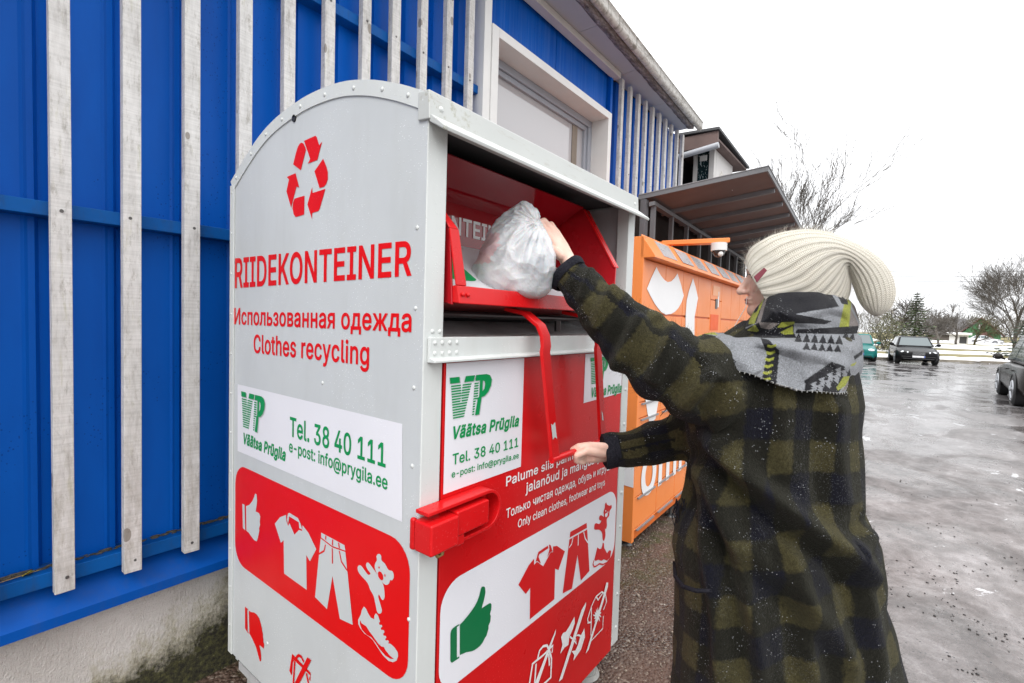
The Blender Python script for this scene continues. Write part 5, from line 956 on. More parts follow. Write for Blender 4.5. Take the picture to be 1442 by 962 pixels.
decal('bear_print', GREYS, SIDE, [D([(95, 130), (108, 124), (125, 140), (170, 202), (215, 272), (232, 310), (240, 375), (237, 412), (222, 422), (206, 398), (195, 378), (190, 400), (206, 455), (218, 500), (213, 525), (195, 531), (180, 515), (166, 450), (152, 390), (125, 340), (103, 285), (50, 225), (28, 190), (25, 160), (38, 146), (55, 152), (85, 192), (110, 222), (128, 212), (106, 182), (93, 152)])], side3, .0018, True, 3)
decal('bear_print', RP, SIDE, [D([(188, 205), (198, 192), (215, 198), (230, 225), (232, 255), (222, 266), (205, 255), (192, 235)]), D([(193, 155), (202, 155), (204, 170), (195, 170)]), D([(240, 215), (249, 218), (250, 236), (241, 234)])], side3, .0028)
decal('shoe_print', GREYS, SIDE, [D([(75, 475), (92, 490), (110, 530), (130, 562), (157, 575), (160, 542), (172, 528), (188, 545), (205, 595), (195, 603), (200, 620), (218, 620), (222, 633), (210, 645), (215, 660), (235, 662), (240, 678), (228, 690), (232, 705), (250, 708), (255, 720), (245, 733), (250, 745), (268, 742), (275, 755), (268, 766), (290, 772), (320, 800), (345, 838), (348, 870), (335, 905), (305, 917), (270, 905), (225, 860), (185, 800), (150, 745), (120, 715), (80, 690), (45, 645), (30, 610), (30, 580), (50, 540), (60, 500)])], side3, .002)
decal('shoe_print', RP, SIDE, [D([(46, 582), (60, 607), (95, 630), (120, 670), (150, 710), (185, 760), (215, 790), (235, 795), (250, 822), (280, 860), (315, 890), (288, 888), (250, 865), (205, 815), (170, 760), (135, 717), (95, 695), (60, 655), (45, 610)])], side3, .0028)
E_ = lambda pts: to2(s2, crop(300, 840, 7.886, pts))
decal('thumbs_down', RP, SIDE, [E_([(358, 112), (376, 128), (380, 385), (366, 368), (358, 345)]), E_([(376, 128), (392, 140), (391, 150), (383, 143), (388, 390), (404, 404), (402, 410), (380, 392)]), E_([(400, 155), (425, 172), (460, 178), (490, 200), (515, 240), (530, 290), (545, 350), (548, 380), (558, 420), (556, 445), (563, 480), (562, 500), (571, 530), (567, 577), (545, 560), (516, 535), (530, 600), (538, 660), (535, 715), (522, 718), (505, 650), (480, 560), (440, 470), (407, 408)])], side3, .0012)
Ff = lambda pts: to2(s2, crop(385, 900, 12.54, pts))
strokes('crossed_bag_print', RP, SIDE, [Ff([(330, 622), (312, 580), (345, 302), (660, 615), (645, 720)]), Ff([(360, 1250), (360, 770), (383, 390), (350, 375)]), Ff([(405, 345), (428, 302), (460, 284), (500, 312), (545, 400)]), Ff([(590, 600), (625, 770), (640, 1500), (360, 1250)])], .009, side3, .0014)
decal('crossed_bag_print', RP, SIDE, [Ff([(612, 313), (678, 370), (350, 1000), (250, 1350), (280, 980)])], side3, .0024)
# ---- red lock on the front corner
mb = MB()
mb.box(SX-.018, .848, FY-.062, FY-.001, .868, .943)
mb.box(SX-.018, SX-.0035, FY-.0005, FY+.016, .866, .943)
LOCK = mb.build('lock_housing', RED, BOX, bevel=.006, seg=3)
mb = MB(); mb.box(.849, .968, FY-.054, FY-.0015, .884, .947); mb.build('lock_bolt', RED, LOCK, bevel=.005, seg=3)
mb = MB(); mb.box(.852, .880, FY-.050, FY-.0015, .858, .883); mb.build('bolt_tab', RED, LOCK, bevel=.003)
loopc = lambda r, rev=False: [(.975+r*math.cos(a_), .914+r*math.sin(a_)) for a_ in np.linspace(*((-math.pi/2, math.pi/2) if rev else (math.pi/2, -math.pi/2)), 13)]
outer = [(.760, .967)] + loopc(.053) + [(.870, .861)]
inner = [(.870, .870)] + loopc(.044, True) + [(.760, .958)]
mb = MB(); mb.prism(outer+inner, lambda u, v, d: Vector((u, d, v)), FY-.046, FY-.0015); mb.build('lock_guard', RED, LOCK, bevel=.002)
mb = MB(); mb.tube([(.800, FY-.03, .870), (.800, FY-.03, .856), (.806, FY-.032, .846), (.818, FY-.034, .848), (.822, FY-.034, .870)], .0055, 8); mb.build('padlock_hasp', flat('rusty_brass', (.28, .19, .07), .5, .6), LOCK, .8)
# feet
FOOT = paint('foot_galvanised', (.42, .42, .40), .6, .2, 8, dirt=(.15, .12, .09), dirt_amt=.5)
for x, y in ((SX+.09, CYB-.06), (1.80, FY+.10), (SX+.1, FY+.1), (1.80, CYB-.1)):
    mb = MB(); mb.cyl((x, y, gz(x, y)-.005), (x, y, .10), .052, .046, 18); mb.cyl((x, y, gz(x, y)-.008), (x, y, gz(x, y)+.02), .075, .058, 18)
    mb.build('foot', FOOT, BOX, .7, bevel=0)
# ================================================================== orange parcel locker
GL = -.29
l_bl = onY(889.5, 765, 1.40)          # lower front corner nearest the camera
AL = rad(1.8)
LE = Vector((math.cos(AL), math.sin(AL), 0)); LN = Vector((math.sin(AL), -math.cos(AL), 0))   # along, outward
LO = Vector((l_bl.x, 1.40, 0))
def LP(a, o, z): p = LO + LE*a + LN*o; return Vector((p.x, p.y, z))
def onL(px, py):                       # pixel -> (along, z) on the locker front
    d = Vector(ray(px, py)); t_ = (LO-Vector((0, 0, 0))).dot(LN)/d.dot(LN); p = Vector(CAM)+d*t_
    return ((p-LO).dot(LE), p.z)
LB = l_bl.z; LT = onL(902.5, 362)[1]
LOCK_T = thing('parcel_locker', 'orange parcel locker bank with white emblems standing under a dark canopy', 'parcel locker', (LO.x+1.3, 1.65, GL))
ORANGE = paint('orange_paint', (.84, .245, .055), .38, .05, 2, drops=.25, spec=.5)
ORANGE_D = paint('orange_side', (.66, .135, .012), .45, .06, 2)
NCOL = 10; CW = .437; LL = NCOL*CW+.06
ZM = onL(905, 441)[1]                  # gap between upper and lower doors
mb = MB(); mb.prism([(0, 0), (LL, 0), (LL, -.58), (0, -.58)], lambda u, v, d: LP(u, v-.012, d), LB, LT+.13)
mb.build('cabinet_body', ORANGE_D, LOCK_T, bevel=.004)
def ldoor(a0, a1, z0, z1, name='compartment_door'):
    mb = MB(); mb.hexa([LP(a0, -.012, z0), LP(a1, -.012, z0), LP(a1, 0, z0), LP(a0, 0, z0), LP(a0, -.012, z1), LP(a1, -.012, z1), LP(a1, 0, z1), LP(a0, 0, z1)])
    return mb.build(name, ORANGE, LOCK_T, bevel=.003)
STEEL = flat('handle_grey', (.30, .30, .31), .4, .3)
mb = MB(); mb.hexa([LP(-.012, -.3, LB), LP(.028, -.3, LB), LP(.028, .004, LB), LP(-.012, .004, LB), LP(-.012, -.3, LT+.15), LP(.028, -.3, LT+.15), LP(.028, .004, LT+.15), LP(-.012, .004, LT+.15)])
mb.build('frame_post', ORANGE, LOCK_T, bevel=.004)
zrows_low = [onL(905, y)[1] for y in (441, 476)]
for c_ in range(NCOL):
    a0 = .034+c_*CW; a1 = a0+CW-.008
    if c_ == 4:
        continue
    ldoor(a0, a1, ZM+.006, LT-.006)
    hz = [onL(905, y)[1] for y in (545, 566, 588, 694, 736)]
    zz = [ZM-.006] + hz + [LB+.07]
    for q in range(len(zz)-1):
        d = ldoor(a0, a1, zz[q+1]+.004, zz[q]-.004)
        if q > 0:
            mb = MB(); z = zz[q]-.012
            mb.hexa([LP(a0+.03, .0015, z-.006), LP(a1-.06, .0015, z-.006), LP(a1-.06, .014, z-.006), LP(a0+.03, .014, z-.006), LP(a0+.03, .0015, z+.006), LP(a1-.06, .0015, z+.006), LP(a1-.06, .014, z+.006), LP(a0+.03, .014, z+.006)])
            mb.build('door_lip', STEEL, d)
# terminal column
a0 = .034+4*CW; a1 = a0+CW-.008
ldoor(a0, a1, ZM-.16, LT-.20, 'terminal_panel'); ldoor(a0, a1, LT-.192, LT-.006, 'terminal_panel')
ldoor(a0, a1, LB+.07, ZM-.75, 'compartment_door')
def lsheet(a0, a1, z0, z1, o, name, mat, par=LOCK_T):
    mb = MB(); mb.hexa([LP(a0, o-.004, z0), LP(a1, o-.004, z0), LP(a1, o, z0), LP(a0, o, z0), LP(a0, o-.004, z1), LP(a1, o-.004, z1), LP(a1, o, z1), LP(a0, o, z1)]); return mb.build(name, mat, par)
lsheet(a0+.06, a1-.10, LT-.15, LT-.05, .004, 'terminal_label', paint('pale_orange', (.86, .38, .17), .4))
lsheet(a0+.18, a0+.26, ZM+.10, ZM+.20, .004, 'card_reader', flat('reader_black', (.02, .02, .02), .3))
lsheet(a0+.27, a0+.31, ZM+.12, ZM+.28, .004, 'reader_strip', WHITE_P)
lsheet(a0+.02, a1-.10, ZM-.12, ZM+.04, .003, 'parcel_slot', paint('slot_orange', (.75, .10, .005), .5))
# slanted light box along the top
mb = MB()
zb, zt = LT+.0, LT+.165
mb.prism([(-.02, zb), (.085, zb), (.085, zb+.012), (-.02, zt)], lambda u, v, d: LP(d, u, v), -.012, LL)
HEAD = mb.build('light_box', ORANGE, LOCK_T, bevel=.003)
PANEL = paint('lamp_cover', (.42, .41, .42), .3, .12, 12)
for c_ in range(NCOL):
    b0 = .20+c_*CW*.985; b1 = b0+.30
    def hp(a, s_): 
        p0 = LP(a, .0855, zb+.014); p1 = LP(a, -.0195, zt); n_ = (LN*.15+UP*.105).normalized()
        return p0.lerp(p1, s_)+n_*.002
    mb = MB(); mb.quad(hp(b0, .12), hp(b1, .12), hp(b1, .88), hp(b0, .88))
    o = mb.build('lamp_cover', PANEL, HEAD); o.modifiers.new('solid', 'SOLIDIFY').thickness = .003
# emblem shapes and lettering on the doors
def loc3(u, v, off): return LP(u, off, v)
M_ = lambda pts: [onL(*p) for p in crop(880, 300, 5.344, pts)]
decal('emblem', WHITE_P, LOCK_T, [M_([(235, 405), (250, 440), (268, 470), (290, 500), (318, 520), (345, 515), (370, 490), (385, 468), (393, 455), (420, 540), (440, 622), (425, 670), (400, 715), (375, 742), (345, 760), (305, 765), (270, 745), (245, 715), (220, 680), (190, 625), (163, 570), (195, 490)])], loc3, .003)
decal('emblem', WHITE_P, LOCK_T, [M_([(510, 490), (530, 560), (548, 640), (535, 710), (522, 780), (520, 1010), (500, 1060), (452, 960), (455, 760), (462, 660), (478, 590)])], loc3, .003)
N_ = lambda pts: [onL(*p) for p in crop(850, 480, 2.827, pts)]
decal('emblem', WHITE_P, LOCK_T, [N_([(155, 100), (190, 95), (222, 105), (240, 140), (228, 200), (215, 250), (205, 310), (182, 335), (172, 280), (162, 210)])], loc3, .003)
decal('emblem', WHITE_P, LOCK_T, [N_([(243, 240), (262, 215), (295, 240), (305, 270), (275, 300), (255, 280)])], loc3, .003)
b_l = onL(901, 703.5); t_l = onL(901, 662); 
text('omniva', WHITE_P, LOCK_T, b_l, (b_l[0]+1.95, b_l[1]), (b_l[0], b_l[1]+.40), loc3, .0045, 18)
s_ = [LP(-.013, -.03, 0)]
mb = MB(); pz = [onL(889, 640)[1], onL(889, 685)[1]]
mb.hexa([LP(-.0165, -.30, pz[1]), LP(-.0125, -.30, pz[1]), LP(-.0125, .0, pz[1]-.02), LP(-.0165, .0, pz[1]-.02), LP(-.0165, -.30, pz[0]+.15), LP(-.0125, -.30, pz[0]+.15), LP(-.0125, .0, pz[0]), LP(-.0165, .0, pz[0])])
mb.build('side_emblem', WHITE_P, LOCK_T)
FT = flat('foot_steel', (.10, .10, .10), .4, .5)
for a_ in (.06, 1.05, 1.95, 2.85, 3.7, LL-.06):
    for o_ in (-.07, -.50):
        p = LP(a_, o_, 0); g_ = gz(p.x, p.y)
        mb = MB(); mb.cyl((p.x, p.y, g_), (p.x, p.y, LB+.01), .014, n=10); mb.cyl((p.x, p.y, g_), (p.x, p.y, g_+.02), .05, .035, 14); mb.cyl((p.x, p.y, g_+.085), (p.x, p.y, g_+.10), .03, n=6)
        mb.build('levelling_foot', FT, LOCK_T, .7)
# camera on its orange arm
ca = P(1016, 347, 4.05)
mb = MB(); w_ = Vector((.12, .99, 0)).normalized()
back = Vector((ca.x-.02, 1.75, ca.z+.0))
mb.hexa([ca+RH*-.42+DH*.25+UP*.035, ca+RH*.07+UP*.035, ca+RH*.07+DH*.12+UP*.035, ca+RH*-.42+DH*.33+UP*.035, ca+RH*-.42+DH*.25+UP*.075, ca+RH*.07+UP*.075, ca+RH*.07+DH*.12+UP*.075, ca+RH*-.42+DH*.33+UP*.075])
e0 = ca+RH*-.39+DH*.29; mb.box(e0.x-.03, e0.x+.03, e0.y-.03, e0.y+.03, LT+.08, e0.z+.05)
ARM = mb.build('camera_arm', ORANGE, LOCK_T, bevel=.006)
mb = MB(); mb.cyl(ca+Vector((0, 0, -.03))+DH*.05, ca+Vector((0, 0, .034))+DH*.05, .064, .064, 20); CAMH = mb.build('dome_camera', WHITE_TRIM, ARM, .7)
mb = MB(); mb.ball(ca+Vector((0, 0, -.032))+DH*.05, .052, 8); mb.build('camera_dome', flat('dome_dark', (.03, .02, .02), .08), CAMH, 3.14)
mb = MB(); mb.ball(ca+Vector((0, 0, -.06))+DH*.01, .022, 6); mb.build('lens_ring', WHITE_TRIM, CAMH, 3.14)

# ================================================================== canopy over the locker
A_ = onY(899.5, 281, 2.02); Bc = onY(1079.3, 241, .97); Bc.x = onY(1079.3, 241, .97).x
CAN = thing('locker_canopy', 'dark brown sheet metal canopy on slim grey posts sheltering the orange lockers', 'canopy', (A_.x, 2.0, GL))
t = NT('canopy_board'); co = t.coord('World')
t.out(t.ramp(t.noise(t.mapp(co, (1, .6, 1)), 2.2, 5), [(.3, (.135, .100, .092)), (.7, (.20, .155, .143))]), .75)
CBOARD = t.m
GALV = paint('galvanised_beam', (.13, .132, .14), .5, .12, 6)
ce = Vector((math.cos(rad(2.9)), math.sin(rad(2.9)), 0))
CLEN = 4.6
slope = (Bc.z-A_.z)/(Bc.y-A_.y)
def CP(s, y, dz=0):     # s along, y absolute at the near edge
    base = Vector((lerp(A_.x, Bc.x, (y-A_.y)/(Bc.y-A_.y)), y, A_.z+slope*(y-A_.y)))
    return base + ce*s + Vector((0, 0, dz))
y0, y1 = A_.y, Bc.y; CLEN = 5.4
mb = MB(); mb.hexa([CP(0, y1, .0), CP(CLEN, y1, .0), CP(CLEN, y0), CP(0, y0), CP(0, y1, .035), CP(CLEN, y1, .035), CP(CLEN, y0, .035), CP(0, y0, .035)])
mb.build('roof_sheet', CBOARD, CAN)
TOPS = paint('canopy_top', (.25, .25, .26), .5)
mb = MB(); mb.hexa([CP(-.02, y1-.02, .036), CP(CLEN, y1-.02, .036), CP(CLEN, y0, .036), CP(-.02, y0, .036), CP(-.02, y1-.02, .042), CP(CLEN, y1-.02, .042), CP(CLEN, y0, .042), CP(-.02, y0, .042)]); mb.build('roof_skin', TOPS, CAN)
def cbeam(s0, s1, ya, yb, h, name='purlin', w=None, dz=0):
    mb = MB(); mb.hexa([CP(s0, ya, -h+dz), CP(s1, ya, -h+dz), CP(s1, yb, -h+dz), CP(s0, yb, -h+dz), CP(s0, ya, -.002+dz), CP(s1, ya, -.002+dz), CP(s1, yb, -.002+dz), CP(s0, yb, -.002+dz)])
    return mb.build(name, GALV, CAN)
for k_ in range(8): cbeam(.62*k_+.62-.02, .62*k_+.62+.02, y1+.01, y0, .045)
mb = MB(); mb.hexa([CP(-.014, y1-.014, -.006), CP(.002, y1-.014, -.006), CP(.002, y0, -.006), CP(-.014, y0, -.006), CP(-.014, y1-.014, .0355), CP(.002, y1-.014, .0355), CP(.002, y0, .0355), CP(-.014, y0, .0355)]); mb.build('edge_trim', GALV, CAN)
mb = MB(); mb.hexa([CP(0, y1-.014, -.006), CP(CLEN, y1-.014, -.006), CP(CLEN, y1-.001, -.006), CP(0, y1-.001, -.006), CP(0, y1-.014, .0355), CP(CLEN, y1-.014, .0355), CP(CLEN, y1-.001, .0355), CP(0, y1-.001, .0355)]); mb.build('edge_trim', GALV, CAN)
yb_ = 1.90
cbeam(.0, CLEN, yb_-.025, yb_+.025, .04, 'main_beam', dz=-.046)
for k_ in range(10):
    p = CP(.05+.56*k_, yb_, -.09); mb = MB(); mb.box(p.x-.02, p.x+.02, p.y-.02, p.y+.02, GL-.02, p.z+.004); mb.build('post', GALV, CAN)
p = CP(.03, y0-.03, -.01); mb = MB(); mb.box(p.x-.045, p.x+.03, p.y-.045, p.y+.03, GL-.02, p.z); mb.build('post', GALV, CAN)
mb = MB(); mb.hexa([CP(.0, 1.99, -.0)*1 for _ in ()] or [CP(-.06, 2.0, GL-2.64), CP(CLEN, 2.0, GL-2.64), CP(CLEN, 2.02, GL-2.64), CP(-.06, 2.02, GL-2.64), CP(-.06, 2.0, -.01), CP(CLEN, 2.0, -.01), CP(CLEN, 2.02, -.01), CP(-.06, 2.02, -.01)]); mb.build('shade_sheet', paint('shade_black', (.02, .016, .015), .9, .2, spec=.1), CAN)  # near-black sheet standing in for the shade at the back of the canopy
mb = MB(); mb.box(X_END, 8.8, 2.40, 2.42, -.3, 2.62); mb.build('wall_cladding', paint('grey_cladding', (.10, .10, .11), .6), BLD)

# ================================================================== cars
CARGLASS = NT('car_glass'); CARGLASS.out((.10, .125, .13), .04, None, None, .8); CARGLASS = CARGLASS.m
TYRE = flat('tyre', (.018, .018, .019), .75); ALLOY = flat('alloy', (.42, .43, .45), .3, .8)
CHROME = flat('chrome', (.62, .63, .65), .15, .9); LAMP = NT('headlamp_glass'); LAMP.out((.72, .75, .78), .08, None, None, .9); LAMP = LAMP.m
PLASTIC = flat('black_plastic', (.02, .02, .021), .5)
def car(label, cat, loc, heading, col, L=4.7, W=1.82, H=1.45, lamps='twin', suv=False, group=None, plate=True):
    T = thing('parked_car', label, cat, loc, group); T.rotation_euler[2] = heading
    bpy.context.view_layer.update()
    PT = NT('car_paint'); PT.out(col, .25, None, .0, .12); PT.b.inputs['Coat Weight'].default_value = 0; PT.b.inputs['Coat Roughness'].default_value = .04; PT = PT.m
    def add(mb, name, mat, par=None, smooth=None, bevel=0):
        o = link_mesh(name, mb.mesh(name), mat, None, smooth)
        o.parent = par or T
        if bevel:
            bv = o.modifiers.new('bevel', 'BEVEL'); bv.width = bevel; bv.segments = 2; bv.limit_method = 'ANGLE'
        return o
    hl = L/2; hw = W/2
    hood = .92 if suv else .80; belt = 1.02 if suv else .93; clr = .26 if suv else .2
    # x, z low, z top, half width
    sec = [(hl, .36, .56, hw*.70), (hl-.05, .26, .66, hw*.82), (hl-.22, clr, hood-.10, hw*.93), (hl-.55, clr, hood-.01, hw*.98), (hl-1.25, clr, belt-.03, hw), (.2, clr, belt, hw),
           (-hl+1.1, clr, belt+.01, hw), (-hl+.4, clr+.02, belt+.01, hw*.96), (-hl+.1, .3, belt-.04, hw*.88), (-hl, .36, belt-.15, hw*.78)]
    R = []
    for x, zl, zt_, w in sec:
        mid = lerp(zl, zt_, .62)
        R.append([(x, -w*.88, zl), (x, -w, lerp(zl, zt_, .25)), (x, -w, mid), (x, -w*.95, lerp(zl, zt_, .88)), (x, -w*.80, zt_), (x, -w*.4, zt_+.025), (x, w*.4, zt_+.025),
                  (x, w*.80, zt_), (x, w*.95, lerp(zl, zt_, .88)), (x, w, mid), (x, w, lerp(zl, zt_, .25)), (x, w*.88, zl)])
    mb = MB(); mb.rings(R); body = add(mb, 'body', PT, smooth=.7)
    # greenhouse
    fx0, fx1 = hl-1.30, hl-1.98
    rx1, rx0 = (-hl+.95, -hl+.35) if not suv else (-hl+.55, -hl+.18)
    zb_, zt_ = belt-.01, H-.03
    wb, wt_ = hw*.90, hw*.70
    def gh(ins):
        return [[Vector((fx0-ins, -wb+ins*.3, zb_)), Vector((fx0-ins, wb-ins*.3, zb_)), Vector((rx0+ins, wb-ins*.3, zb_)), Vector((rx0+ins, -wb+ins*.3, zb_))],
                [Vector((fx1, -wt_, zt_)), Vector((fx1, wt_, zt_)), Vector((rx1, wt_, zt_)), Vector((rx1, -wt_, zt_))]]
    b_, t_ = gh(0)
    mb = MB(); mb.hexa([b_[0], b_[1], b_[2], b_[3], t_[0], t_[1], t_[2], t_[3]]); add(mb, 'cabin_frame', PT, body, bevel=.05)
    mb = MB(); zz = H
    mb.hexa([(fx1+.06, -wt_*1.03, zt_-.03), (fx1+.06, wt_*1.03, zt_-.03), (rx1-.06, wt_*1.03, zt_-.03), (rx1-.06, -wt_*1.03, zt_-.03), (fx1-.12, -wt_*.85, zz), (fx1-.12, wt_*.85, zz), (rx1+.12, wt_*.85, zz), (rx1+.12, -wt_*.85, zz)])
    add(mb, 'roof', PT, body, bevel=.03)
    def pane(a, b, c, d, u0, u1, v0, v1, off, name):
        def q(u, v): return a.lerp(b, u).lerp(d.lerp(c, u), v)
        n_ = (b-a).cross(d-a).normalized()
        ctr = (a+b+c+d)/4
        if n_.dot(ctr-Vector((0, 0, 1.1))) < 0: n_ = -n_
        mb = MB(); p4 = [q(u0, v0), q(u1, v0), q(u1, v1), q(u0, v1)]
        mb.hexa([p-n_*.01 for p in p4]+[p+n_*off for p in p4]); add(mb, name, CARGLASS, body)
    pane(b_[0], b_[1], t_[1], t_[0], .06, .94, .10, .92, .012, 'windscreen')
    pane(b_[3], b_[2], t_[2], t_[3], .08, .92, .15, .9, .012, 'rear_window')
    for i0, i1, s in ((0, 3, -1), (1, 2, 1)):
        pane(b_[i0], b_[i1], t_[i1], t_[i0], .10, .47, .10, .88, .014, 'side_window')
        pane(b_[i0], b_[i1], t_[i1], t_[i0], .51, .88, .10, .88, .014, 'side_window')
    wr = .36 if suv else .32
    for x in (hl-.86, -hl+.92):
        for s in (-1, 1):
            yy = s*(hw-.10)
            mb = MB(); mb.tube([(x, s*(hw-.24), wr), (x, s*(hw-.21), wr), (x, s*(hw-.03), wr), (x, s*(hw+.005), wr)], [wr*.9, wr, wr, wr*.88], 24); w_ = add(mb, 'wheel', TYRE, None, .7)
            mb = MB(); mb.cyl((x, s*(hw-.1), wr), (x, s*(hw+.008), wr), wr*.68, wr*.66, 20); add(mb, 'rim', flat_dark, w_, .7)
            mb = MB()
            for k_ in range(5):
                a_ = 2*math.pi*k_/5+.3; d_ = Vector((math.cos(a_), 0, math.sin(a_)))
                mb.tube([Vector((x, s*(hw+.01), wr))+d_*.03, Vector((x, s*(hw+.012), wr))+d_*wr*.64], [.045, .03], 6)
            mb.tube([(x, s*(hw+.006), wr), (x, s*(hw+.02), wr)], [.06, .05], 10)
            ring = [Vector((x+wr*.66*math.cos(2*math.pi*k_/24), s*(hw+.008), wr+wr*.66*math.sin(2*math.pi*k_/24))) for k_ in range(25)]
            mb.tube(ring, .02, 6); add(mb, 'spokes', ALLOY, w_, .8)
            mb = MB(); arc = [Vector((x+(wr+.05)*math.cos(a_), s*(hw-.012), wr+(wr+.05)*math.sin(a_))) for a_ in np.linspace(-.15, math.pi+.15, 14)]
            mb.tube(arc, .028, 6); add(mb, 'wheel_arch', PLASTIC if suv else PT, body, .8)
    # front end
    mb = MB(); mb.box(hl-.06, hl+.02, -hw*.30, hw*.30, .50, .66); g_ = add(mb, 'grille', PLASTIC, body, bevel=.02)
    mb = MB()
    for k_ in range(4): mb.box(hl+.0205, hl+.028, -hw*.28, hw*.28, .525+.033*k_, .535+.033*k_)
    add(mb, 'grille_bars', CHROME, g_)
    mb = MB(); mb.box(hl-.05, hl+.035, -hw*.80, hw*.80, .27, .44); add(mb, 'bumper', PT, body, bevel=.03)
    mb = MB(); mb.box(hl+.036, hl+.045, -hw*.7, hw*.7, .29, .33); add(mb, 'air_intake', PLASTIC, body)
    for s in (-1, 1):
        if lamps == 'twin':
            for yy, r_ in ((.50, .075), (.72, .095)):
                mb = MB(); mb.ball((hl-.10 - (.07 if yy > .6 else 0), s*hw*yy, .62), r_, 8, Matrix.Diagonal((r_*1.1, r_, r_*.9))); add(mb, 'headlight', LAMP, body, 3.14)
        else:
            mb = MB(); mb.ball((hl-.15, s*hw*.66, .64), .1, 8, Matrix.Diagonal((.16, .17, .085))); add(mb, 'headlight', LAMP, body, 3.14)
        mb = MB(); mb.ball((fx0-.25, s*(hw+.10), belt+.09), .1, 8, Matrix.Diagonal((.07, .11, .08))); mb.tube([(fx0-.27, s*(hw-.05), belt+.03), (fx0-.25, s*(hw+.06), belt+.07)], .03, 6); add(mb, 'wing_mirror', PT, body, 3.14)
        mb = MB(); mb.box(-.2, 0, s*(hw+.004)-.012, s*(hw+.004)+.012, belt-.2, belt-.17); mb.box(-1.15, -.95, s*(hw+.004)-.012, s*(hw+.004)+.012, belt-.2, belt-.17); add(mb, 'door_handle', PT, body)
        mb = MB(); mb.box(-hl-.01, -hl+.12, s*hw*.6-.16, s*hw*.6+.16, belt-.26, belt-.1); add(mb, 'tail_light', flat('tail_red', (.35, .01, .01), .2), body, bevel=.02)
    if plate:
        mb = MB(); mb.box(hl+.036, hl+.048, -.26, .26, .375, .475); add(mb, 'number_plate', flat('plate_white', (.7, .7, .72), .4), body)
        mb = MB(); mb.box(hl+.0485, hl+.0495, .215, .258, .378, .472); add(mb, 'plate_band', flat('plate_blue', (.02, .06, .35), .4), body)
    return T
flat_dark = flat('rim_dark', (.06, .06, .065), .5)
q = gp(1290, 513.5)
car('black saloon car with twin round headlights parked facing us by the snowy kerb', 'car', (q.x+2.2, q.y+.15, GF), math.atan2(-.10, -.995), (.006, .006, .007), 4.6, 1.82, 1.47)
q = gp(1206, 508.5)
car('teal green hatchback parked by the snowy kerb, partly behind the woman\'s scarf', 'car', (q.x+2.0, q.y+.1, GF), math.atan2(-.08, -.997), (.010, .13, .12), 4.2, 1.72, 1.52, lamps='single')
q = gp(1411.5, 556); 
car('dark grey brown SUV with silver wheels cut off by the right edge', 'car', (q.x-1.35, q.y-.78, GF), rad(-1.5), (.026, .023, .021), 4.55, 1.84, 1.76, lamps='single', suv=True)

# ================================================================== trees, hedges, houses beyond the car park
BARK = NT('bark'); _c = BARK.coord('World'); BARK.out(BARK.ramp(BARK.noise(_c, 6, 5), [(.3, (.055, .047, .04)), (.7, (.13, .115, .10))]), .9); BARK = BARK.m
BARKG = NT('mossy_bark'); _c = BARKG.coord('World'); BARKG.out(BARKG.ramp(BARKG.noise(_c, 2, 5), [(.3, (.05, .042, .03)), (.7, (.13, .115, .05))]), .9); BARKG = BARKG.m
def bare_tree(name, label, base, height, spread, seed, mat, levels=5, trunk_r=.2, up=.55, group=None, split=.22, nk=(3, 4), twig=.006):
    R = random.Random(seed)
    T = thing(name, label, 'tree', base, group); trunk = MB(); crown = MB()
    def grow(p, d, ln, r, lev):
        mb = trunk if lev == 0 else crown
        n = 5 if lev < 2 else 3
        pts = [p]; dd = d.copy()
        for i in range(n):
            dd = (dd + Vector((R.gauss(0, .13), R.gauss(0, .13), R.gauss(0, .08)+.05*up))).normalized()
            pts.append(pts[-1]+dd*ln/n)
        r1 = max(r*(.45 if lev else .55), twig)
        mb.tube(pts, [lerp(r, r1, i/n) for i in range(n+1)], (8, 6, 5, 4, 3, 3, 3)[lev], lev < 2)
        if lev >= levels: return
        k_ = R.randint(*nk) + (3 if lev == 0 else 1)
        for i in range(k_):
            s = lerp(split if lev == 0 else .36, 1, (i+R.random()*.7)/k_); s = min(s, 1)
            idx = min(int(s*n), n-1); q = pts[idx].lerp(pts[idx+1], s*n-idx)
            ax = (pts[idx+1]-pts[idx]).normalized()
            o = Vector((R.gauss(0, 1), R.gauss(0, 1), R.gauss(0, .6))); o = (o-ax*o.dot(ax)).normalized()
            ang = R.uniform(.35, .85)*spread
            nd = (ax*math.cos(ang)+o*math.sin(ang)+Vector((0, 0, .18*up))).normalized()
            grow(q, nd, ln*R.uniform(.55, .84), max(lerp(r, r1, s)*.62, twig), lev+1)
    grow(Vector(base), Vector((0, 0, 1)), height*.42, trunk_r, 0)
    trunk.build('trunk', mat, T, 3.14); crown.build('crown', mat, T, 3.14)
    return T
